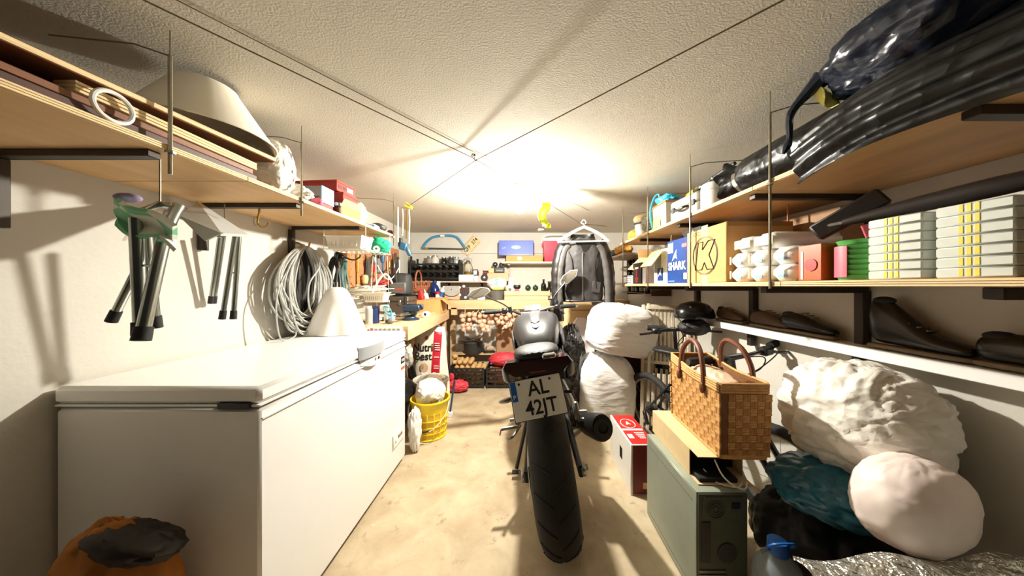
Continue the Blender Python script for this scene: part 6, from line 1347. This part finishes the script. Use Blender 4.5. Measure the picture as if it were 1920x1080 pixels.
sack('rubbish_bag', 'shiny black rubbish bag crumpled behind the motorcycle', 'bag', mat('bag_shiny', '#191816', .18, var=.3, scale=6, crinkle=10, coat=.3), (.415, 2.47, .0), (.15, .13, .45), seed=83, amp=.16, f=3.4, nu=90, nv=70)
# ---- white sacks
mat('sack_white', '#eeeae4', .55, var=.03, crinkle=6, cstr=.22, cdist=.02, stretch=(1, 1, 3.5))
def fold_sack(name, label, base, r, rot, seed, **k):
    return sack(name, label, 'sack', 'sack_white', base, r, rot, seed=seed, nu=110, nv=80, **k)
fold_sack('white_sack', 'tall white cloth sack standing on the floor behind the red box', (.70, 2.47, 0), (.245, .205, .325), .1, 91, amp=.03, f=2.2, e=.62, vf=9, st=(.8, .8, 2.2))
ws2 = fold_sack('white_sack', 'plump white cloth sack lying on top of the lower sack', (.80, 2.42, .615), (.275, .20, .215), .25, 92, amp=.035, f=1.6, e=.55, vf=8, st=(1, 1, 1.8)); ws2.rotation_euler = (0, R(11), .25); set_floor(ws2, .60)
# ---- folded slatted chairs
mat('old_wood', '#d0c2aa', .65, var=.2, scale=10, stretch=(3, 3, .4))
def slat_chair(label, loc, rot):
    t = thing('slatted_chair', label, 'chair', loc, rot)
    for x in (-.17, .17): MB().box((x, 0, .52), (.025, .03, 1.04), bev=.004).build('rail', 'old_wood', t)
    for x in (-.13, .13): MB().box((x, -.035, .40), (.022, .022, .80), (R(3), 0, 0), bev=.003).build('leg', 'old_wood', t)
    for k in range(9): MB().box((-.12+k*.03, .016, .80), (.022, .01, .46), bev=.002).build('slat', 'old_wood', t)
    for k in range(6): MB().box((-.10+k*.04, -.052, .30), (.022, .01, .40), bev=.002).build('seat_slat', 'old_wood', t)
    for z in (.58, 1.02, .12): MB().box((0, .0, z), (.34, .022, .025), bev=.003).build('cross_bar', 'old_wood', t)
    return t
slat_chair('folded wooden slatted chair leaning beside the white sacks', (1.12, 2.26, 0.004), (R(-6), R(2), R(-12))); slat_chair('second folded slatted chair leaning behind the first', (1.20, 2.40, .004), (R(-6), R(3), R(-14)))
# ================================================================= NEAR RIGHT: bikes, boxes, basket, bags
mat('bike_black', '#15161a', .3, var=.1, coat=.3); mat('bike_tyre', '#1d1b19', .8, var=.2)
def bicycle(label, rear, front_dir, r, wb_, lean, hb_z, hw=1.0):
    t = thing('bicycle', label, 'bicycle', rear, (0, lean, front_dir))   # local +y is forward
    for nm, y in (('rear_wheel', 0), ('front_wheel', wb_)):
        w_ = thing_child(nm, t)
        MB().tube([(0, y+(r-.025)*sin(2*pi*i/40), r+(r-.025)*cos(2*pi*i/40)) for i in range(40)], .025, 10, closed=True).build('tyre', 'bike_tyre', w_)
        MB().tube([(0, y+(r-.05)*sin(2*pi*i/40), r+(r-.05)*cos(2*pi*i/40)) for i in range(40)], .011, 8, closed=True).build('rim', 'alloy', w_)
        for i in range(14):
            a = 2*pi*i/14; MB().tube([((-1)**i*.025, y, r), (0, y+(r-.05)*sin(a), r+(r-.05)*cos(a))], .0012, 4).build('spoke', 'steel', w_)
        MB().cyl((-.035, y, r), (.035, y, r), .02, n=12).build('hub', 'steel', w_)
    bb_ = V((0, wb_*.42, r-.02)); hd0 = V((0, wb_*.80, r+.30)); hd1 = V((0, wb_*.77, r+.40)); st0 = V((0, wb_*.28, r+.34))
    for nm, a, b, rr_ in (('top_tube', hd1, st0, .017), ('down_tube', hd0, bb_, .02), ('seat_tube', bb_, st0, .017), ('head_tube', hd0-V((0, -.01, .03)), hd1+V((0, 0, .03)), .021)): MB().cyl(a, b, rr_, n=12).build(nm, 'bike_black', t)
    for s_ in (-1, 1):
        MB().tube([(s_*.012, st0.y, st0.z-.05), (s_*.05, 0, r)], .009, 8).build('seat_stay', 'bike_black', t); MB().tube([(s_*.02, bb_.y, bb_.z), (s_*.055, 0, r)], .010, 8).build('chain_stay', 'bike_black', t)
        MB().tube([(s_*.05, hd0.y+.01, hd0.z-.04), (s_*.05, wb_, r)], .014, 8).build('fork_blade', 'bike_black', t)
        MB().box((s_*.085, bb_.y+s_*.08, bb_.z-s_*.09), (.012, .02, .02)).tube([(s_*.065, bb_.y, bb_.z), (s_*.075, bb_.y+s_*.09, bb_.z-s_*.10)], .008, 6).build('crank_arm', 'alloy', t); MB().box((s_*.12, bb_.y+s_*.09, bb_.z-s_*.10), (.08, .06, .018), bev=.004).build('pedal', 'black_plastic', t)
    MB().lathe([(.06, -.002), (.085, -.002), (.085, .002), (.06, .002), (.06, -.002)], (.06, bb_.y, bb_.z), 26, rot=(0, pi/2, 0), caps=False).build('chainring', 'steel', t)
    for k in range(4): MB().lathe([(.02, -.002), (.03+.008*k, -.002), (.03+.008*k, .002), (.02, .002), (.02, -.002)], (.04-.006*k, 0, r), 20, rot=(0, pi/2, 0), caps=False).build('sprocket', 'steel', t)
    MB().box((.05, -.02, r-.07), (.02, .03, .10), (R(15), 0, 0), bev=.005).build('derailleur', 'black_plastic', t)
    MB().cyl(st0, st0+V((0, -.03, .12)), .013, n=10).build('seat_post', 'alloy', t)
    MB().loft([ring(st0.y-.15, st0.z+.145, .07, .02, 12), ring(st0.y-.05, st0.z+.145, .055, .022, 12), ring(st0.y+.06, st0.z+.14, .025, .018, 12), ring(st0.y+.13, st0.z+.13, .015, .012, 12)]).build('saddle', 'black_plastic', t, sub=1)
    hz = hb_z; MB().tube([hd1+V((0, 0, .02)), V((0, hd1.y-.01, hz-.02)), V((0, hd1.y+.06, hz))], .014, 8).build('stem', 'black_plastic', t)
    hb = MB().tube(smooth_pts([(-.29*hw, hd1.y+.03, hz+.015), (-.12, hd1.y+.06, hz), (.12, hd1.y+.06, hz), (.29*hw, hd1.y+.03, hz+.015)], 6), .011, 8).build('handlebar', 'bike_black', t)
    for s_ in (-1, 1):
        MB().cyl((s_*.30*hw, hd1.y+.028, hz+.016), (s_*(.30*hw-.12), hd1.y+.045, hz+.010), .02, n=12).build('grip', 'rubber', hb); MB().cyl((s_*(.30*hw+.002), hd1.y+.028, hz+.016), (s_*(.30*hw+.006), hd1.y+.0278, hz+.016), .014, n=12).build('grip_cap', 'alloy', hb)
        MB().box((s_*.15, hd1.y+.06, hz-.004), (.065, .055, .042), bev=.01).build('shifter', 'black_plastic', hb)
        MB().tube(smooth_pts([(s_*.15, hd1.y+.07, hz), (s_*.20, hd1.y+.11, hz-.01), (s_*.28, hd1.y+.10, hz-.02)], 5), .008, 6).build('brake_lever', 'bike_black', hb)
        MB().tube(smooth_pts([(s_*.14, hd1.y+.08, hz+.005), (s_*.05, hd1.y+.18, hz+.03), (-s_*.01, hd1.y+.12, hz-.06), (0, hd1.y, hz-.14)], 6), .003, 5).build('brake_cable', 'rubber', hb)
    return t
bicycle('black mountain bike half hidden behind the woven basket', (1.02, 2.20, .003), R(-163), .27, .86, R(6), .845, hw=1.1)
b2 = bicycle('second black bicycle with a handlebar bag near the slatted chairs', (1.27, 2.70, .003), R(-188), .27, .72, R(3), .88, hw=.68)
hbag = sack('handlebar_bag', 'black bag strapped over the second bicycle handlebar', 'bag', 'nylon', (1.19, 1.99, .86), (.10, .085, .06), seed=95, amp=.14, nu=48, nv=30)
hh_ = MB().ball((0, 0, 0), (.13, .10, .075), 26, 16); hel = thing('bike_helmet', 'black bicycle helmet resting on the handlebar bag', 'helmet', (1.19, 1.99, 1.0))
MB().lathe([(.13, -.02), (.132, .0), (.12, .04), (.085, .075), (.035, .092), (0, .095)], n=28, sy=.8).build('shell', 'black_gloss', hel)
for k in range(4): MB().ball((-.06+.04*k, -.075+.01*abs(k-1.5), .048), (.010, .012, .022), 10, 8).build('vent', 'rubber', hel)
MB().tube(smooth_pts([(-.12, -.02, -.02), (-.10, -.05, -.06), (-.03, -.08, -.09)], 5), .004, 6).build('strap', 'nylon', hel)
# ---- red and white beer box
rb = thing('drinks_carton', 'white and red drinks carton standing beside the computer case', 'box', (.70, 1.845, 0))
mat('carton_white', '#e9e4d9', .55, var=.03); mat('carton_red', '#b0221f', .45, var=.06); mat('carton_dark', '#741512', .45, var=.08)
rw, rd_, rh = .15, .385, .29
MB().box((0, 0, rh/2), (rw, rd_, rh), bev=.003).build('body', 'carton_white', rb)
MB().box((.004, 0, rh+.0006), (rw-.012, rd_-.012, .001)).build('top_print', 'carton_red', rb); MB().box((.005, -rd_/2-.0006, rh/2), (rw-.014, .001, rh-.012)).build('front_print', 'carton_dark', rb)
MB().tube([(.0+.045*cos(2*pi*i/28), .06+.06*sin(2*pi*i/28), rh+.0015) for i in range(28)], .003, 4, closed=True).build('emblem_ring', 'carton_white', rb); MB().prism([(-.015, -.02), (0, .035), (.018, -.015), (.005, -.005)], .001, Matrix.Translation((0, .06, rh+.0015))@Matrix.Rotation(-pi/2, 4, 'X')).build('emblem', 'carton_white', rb)
MB().box((0, -.02, rh+.0012), (rw-.02, .022, .001)).build('name_band', 'carton_white', rb)
for k in range(4): MB().box((.025, -.06-.02*k, rh+.0012), (.06-.008*k, .009, .001)).build('print_line', 'carton_white', rb)
MB().box((-.04, -.10, rh+.0012), (.03, .05, .001)).build('print_patch', 'carton_white', rb); MB().box((.02, -rd_/2-.0013, .055), (.05, .001, .035)).build('print_patch', 'kraft', rb)
for k in range(7): MB().box((-rw/2-.0006, -.01-.007*k, .155), (.001, .0035, .07)).build('barcode_bar', 'ink', rb)
# ---- computer tower
pc = thing('computer_case', 'dull green-grey desktop computer case with its rear panel towards the camera', 'computer', (.755, 1.297, 0))
mat('pc_panel', '#9aa08f', .4, metal=.25, var=.05); mat('pc_rear', '#59604f', .5, metal=.3, var=.15, scale=6)
pw, pd, ph = .19, .43, .42
MB().box((0, 0, ph/2), (pw-.004, pd, ph-.002), bev=.002).build('chassis', 'pc_rear', pc)
MB().box((-pw/2, .004, ph/2+.003), (.004, pd-.004, ph-.012), bev=.0015).build('side_panel', 'pc_panel', pc); MB().box((pw/2, .004, ph/2+.003), (.004, pd-.004, ph-.012), bev=.0015).build('side_panel', 'pc_panel', pc)
MB().box((0, .004, ph+.001), (pw+.003, pd-.002, .004), bev=.0015).build('top_cover', 'pc_panel', pc)
for z in (.035, ph-.045): MB().box((-pw/2-.0022, 0, z), (.001, pd-.05, .002)).build('panel_crease', 'pc_rear', pc)
yr = -pd/2
ps_ = MB().box((0, yr-.002, ph-.055), (.15, .004, .085), bev=.001).build('power_supply', 'pc_rear', pc)
for r_ in (.012, .022, .032): MB().tube([(-.03+r_*cos(2*pi*i/24), yr-.005, ph-.055+r_*sin(2*pi*i/24)) for i in range(24)], .0018, 5, closed=True).build('fan_ring', 'dark_grey', ps_)
MB().box((.045, yr-.005, ph-.04), (.03, .004, .022)).build('power_socket', 'black_plastic', ps_)
MB().lathe([(.0, 0), (.036, 0), (.036, .003), (0, .003)], (.015, yr-.001, .20), 24, rot=(pi/2, 0, 0)).build('fan_grille', 'dark_grey', pc)
for k in range(7): MB().box((-.04, yr-.002, .13-.016*k), (.10, .003, .010)).build('slot_cover', 'steel', pc)
MB().box((-.065, yr-.002, .24), (.035, .004, .15)).build('port_panel', 'dark_grey', pc)
for x in (-.07, .07):
    for z in (.02, ph-.012): MB().cyl((x, yr, z), (x, yr-.003, z), .003, n=8).build('screw', 'steel', pc)
# ---- paper bag lying on the case
pbg = thing('paper_bag', 'tan paper carrier bag lying flat under the woven basket', 'bag', (.80, 1.33, ph+.0045), (0, 0, R(-2)))
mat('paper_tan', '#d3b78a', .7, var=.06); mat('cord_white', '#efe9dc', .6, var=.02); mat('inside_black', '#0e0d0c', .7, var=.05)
bw2, bd2_, bh2 = .21, .42, .108
for nm, c_, s_, r_ in (('top_panel', (0, .0, bh2), (bw2, bd2_, .003), (0, 0, 0)), ('bottom_panel', (0, 0, .0015), (bw2, bd2_, .003), (0, 0, 0)), ('side_panel', (-bw2/2, .03, bh2/2), (.003, bd2_-.06, bh2), (0, 0, 0)), ('side_panel', (bw2/2, .03, bh2/2), (.003, bd2_-.06, bh2), (0, 0, 0)), ('base_panel', (0, bd2_/2, bh2/2), (bw2, .003, bh2), (0, 0, 0))): MB().box(c_, s_, r_).build(nm, 'paper_tan', pbg, smooth=False)
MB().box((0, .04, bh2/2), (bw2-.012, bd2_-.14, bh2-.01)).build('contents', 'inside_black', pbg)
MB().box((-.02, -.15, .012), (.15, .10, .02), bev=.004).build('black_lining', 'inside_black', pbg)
MB().tube(smooth_pts([(-.04, -.205, bh2-.01), (-.03, -.235, bh2-.05), (.0, -.25, .03), (.05, -.24, .008), (.08, -.21, .015)], 6), .0028, 6).build('cord_handle', 'cord_white', pbg)
MB().tube(smooth_pts([(-.05, -.15, .026), (-.03, -.20, .006), (.03, -.225, .004), (.07, -.20, .006)], 6), .0028, 6).build('cord_handle', 'cord_white', pbg)
# ---- woven basket bag
mat('straw', '#c9975a', .7, var=.2, scale=35, bump=.5, bscale=120); mat('straw_mid', '#b27f45', .7, var=.2, scale=35, bump=.5, bscale=120); mat('straw_dark', '#7d5128', .7, var=.2, scale=35, bump=.5, bscale=120); mat('leather_brown', '#6e3d26', .45, var=.1)
bkt = thing('woven_basket', 'large woven straw shopping basket with brown leather handles', 'basket', (.862, 1.30, ph+.1155), (0, 0, R(-2)))
bl, bwd, bht = .37, .18, .30
def bside(u, v, o=0):   # perimeter u 0..1, v height
    per = 2*(bl+bwd); s_ = u*per; k = 1+.06*v
    def rc(s_):
        if s_ < bl: return V((-bwd/2-o, -bl/2+s_, 0))
        s_ -= bl
        if s_ < bwd: return V((-bwd/2+s_, bl/2+o, 0))
        s_ -= bwd
        if s_ < bl: return V((bwd/2+o, bl/2-s_, 0))
        s_ -= bl
        return V((bwd/2-s_, -bl/2-o, 0))
    p = rc(s_ % per); sag = .022*(1-cos(2*pi*(p.y+bl/2)/bl))/2 if v > .5 else 0
    return V((p.x*k, p.y*(1+.04*v), bht*v+(.03*(p.y/bl) if v > .5 else 0)*v-sag*v*.6))
nn = 60
MB().grid(lambda u, v: bside(u, v), nn, 10, cu=True).grid(lambda u, v: bside(u, v, -.006), nn, 10, cu=True).box((0, 0, .003), (bwd, bl, .006)).build('wall', 'straw_dark', bkt, smooth=False)
_a = MB(); _b = MB()
for k in (-1, 0, 1): _a.box((.001*(k == 0), 0, k*.0088), (.0065, .0265, .0078)); _b.box((.001*(k == 0), k*.0084, 0), (.0055, .0074, .0275))
tm = _a.mesh('woven_tile', 'straw', False); tm2 = _b.mesh('woven_tile', 'straw_mid', False)
per = 2*(bl+bwd); step = .0262; rest = MB()
for j in range(9):
    v = .06+.095*j
    for i in range(int(per/step)):
        s_ = ((i+.25)*step/per) % 1; near = s_ < bl/per or s_ > (2*bl+bwd)/per
        p = bside(s_, v); d = bside((s_+.004) % 1, v)-p
        if d.length < 1e-6: continue
        ang = math.atan2(d.y, d.x)-pi/2
        if near:
            o = bpy.data.objects.new('woven_tile', tm if (i+j) % 2 else tm2); COL.objects.link(o); o.parent = bkt
            o.location = p; o.rotation_euler = (0, 0, ang)
        else: rest.box(p, (.0085, .02, .022), (0, 0, ang))
o = rest.build('woven_tiles', 'straw', bkt, smooth=False); o['kind'] = 'stuff'
rows = MB()
for v in (.0, .02, .90, .935, .97, 1.0):
    pts = [bside((i+.5)/60, v) for i in range(60)]
    MB().tube(pts, .0065, 6, closed=True).build('braid', 'straw', bkt)
for sx in (-1, 1):
    x = sx*(bwd/2+.004)*1.06
    hp = smooth_pts([(x, -.10, bht*.80), (x, -.095, bht+.02), (x*1.0-sx*.01, -.05, bht+.095), (x-sx*.02, .03, bht+.115), (x-sx*.01, .085, bht+.06), (x, .09, bht*.85)], 6)
    hdl = MB().tube(hp, .0105, 8).build('handle', 'leather_brown', bkt)
    for y in (-.10, .09): MB().ball((x+sx*.006, y, bht*.80), (.010, .013, .024), 10, 8).build('handle_tab', 'leather_brown', hdl)
sack('tissue_paper', 'pinkish tissue and plastic filling the woven basket', 'paper', mat('tissue', '#d9b79c', .4, var=.1), (.862, 1.30, ph+.1155+.19), (.075, .15, .055), seed=99, amp=.15, nu=44, nv=28)
# ---- bags at the lower right
sack('plastic_bag', 'huge crumpled white plastic bag on the pile by the right wall', 'bag', mat('bag_bigwhite', '#ece7dc', .38, var=.04, crinkle=4.5, cstr=.6, stretch=(1, 2.5, 2.5)), (1.215, 1.05, .535), (.16, .22, .20), .2, seed=101, amp=.10, f=2.2, st=(.7, 1.5, 1.5), e=.85, nu=120, nv=90)
mat('bag_matt', '#0b0b0c', .5, var=.2, crinkle=5, cstr=.5)
mat('bag_teal', '#175a6e', .32, var=.2, scale=6, crinkle=6)
sack('plastic_bag', 'dark teal plastic bag squeezed under the white bag', 'bag', 'bag_teal', (1.135, 1.02, .41), (.215, .19, .075), .15, seed=102, amp=.16, f=2.4, nu=80, nv=60)
sack('rubbish_bag', 'black rubbish bag slumped behind the water bottle', 'bag', 'bag_matt', (1.14, 1.10, 0), (.215, .20, .225), .1, seed=103, amp=.14, f=2.4, nu=80, nv=60)
mat('bag_rose', '#eeded6', .5, var=.04)
sack('cloth_bag', 'pale pink cloth bag at the lower right corner', 'bag', 'bag_rose', (1.12, .83, .462), (.15, .10, .125), .2, seed=104, amp=.045, f=2.4, e=.85, nu=64, nv=48)
bxs = thing('carton', 'low carton supporting the silver sheet at the right wall', 'box', (1.06, .66, 0)); MB().box((0, 0, .23), (.60, .20, .46), bev=.004).build('body', 'dark_wood', bxs)
mat('foil', '#e2e2d8', .25, metal=.85, var=.1, crinkle=22, cstr=.8)
sv = MB().sheet(lambda u, v: V((.66*u, .21*v, .02+.012*sin(u*14+v*3)+.01*sin(v*9)-.012*v)), 40, 20, .008).build('sunshade', 'foil', ang=60); sv.location = (.71, .545, .475); tag(sv, 'crinkled silver foil sunshade in the lower right corner', 'sunshade')
wbt = thing('water_bottle', 'large clear water bottle with a blue cap near the computer case', 'bottle', (.875, .985, 0))
mat('pet_clear', '#a9b6bd', .08, var=.03, alpha=.45, spec=.6); mat('cap_blue', '#1d5fb4', .4, var=.04)
MB().lathe([(0, .002), (.065, .002), (.074, .012), (.076, .06), (.072, .075), (.076, .09), (.076, .17), (.072, .185), (.074, .21), (.06, .255), (.03, .285), (.022, .29), (.022, .305), (0, .305)], n=32).build('body', 'pet_clear', wbt)
MB().lathe([(0, .29), (.029, .29), (.030, .296), (.029, .328), (.025, .333), (0, .334)], n=24).build('cap', 'cap_blue', wbt)
MB().tube(smooth_pts([(-.03, 0, .30), (-.045, -.01, .318), (-.03, -.03, .345), (.03, -.03, .345), (.045, -.01, .318), (.03, 0, .30)], 5), .004, 6).build('carry_handle', 'cap_blue', wbt)
# ---- orange-brown mound with a dark lobe, by the near end of the freezer
mat('orange_brown', '#a8661a', .7, var=.15); 
ob = sack('cloth_bag', 'orange-brown mound slumped against the near end of the freezer', 'bag', 'orange_brown', (-1.075, .755, 0), (.14, .095, .31), .3, seed=120, amp=.1, f=2.2)
sack_mb((.10, .06, .035), seed=4, amp=.2, nu=32, nv=20, c=(.05, -.02, .50), rot=(0, R(25), 0)).build('dark_top_lobe', 'charcoal_wood', ob)
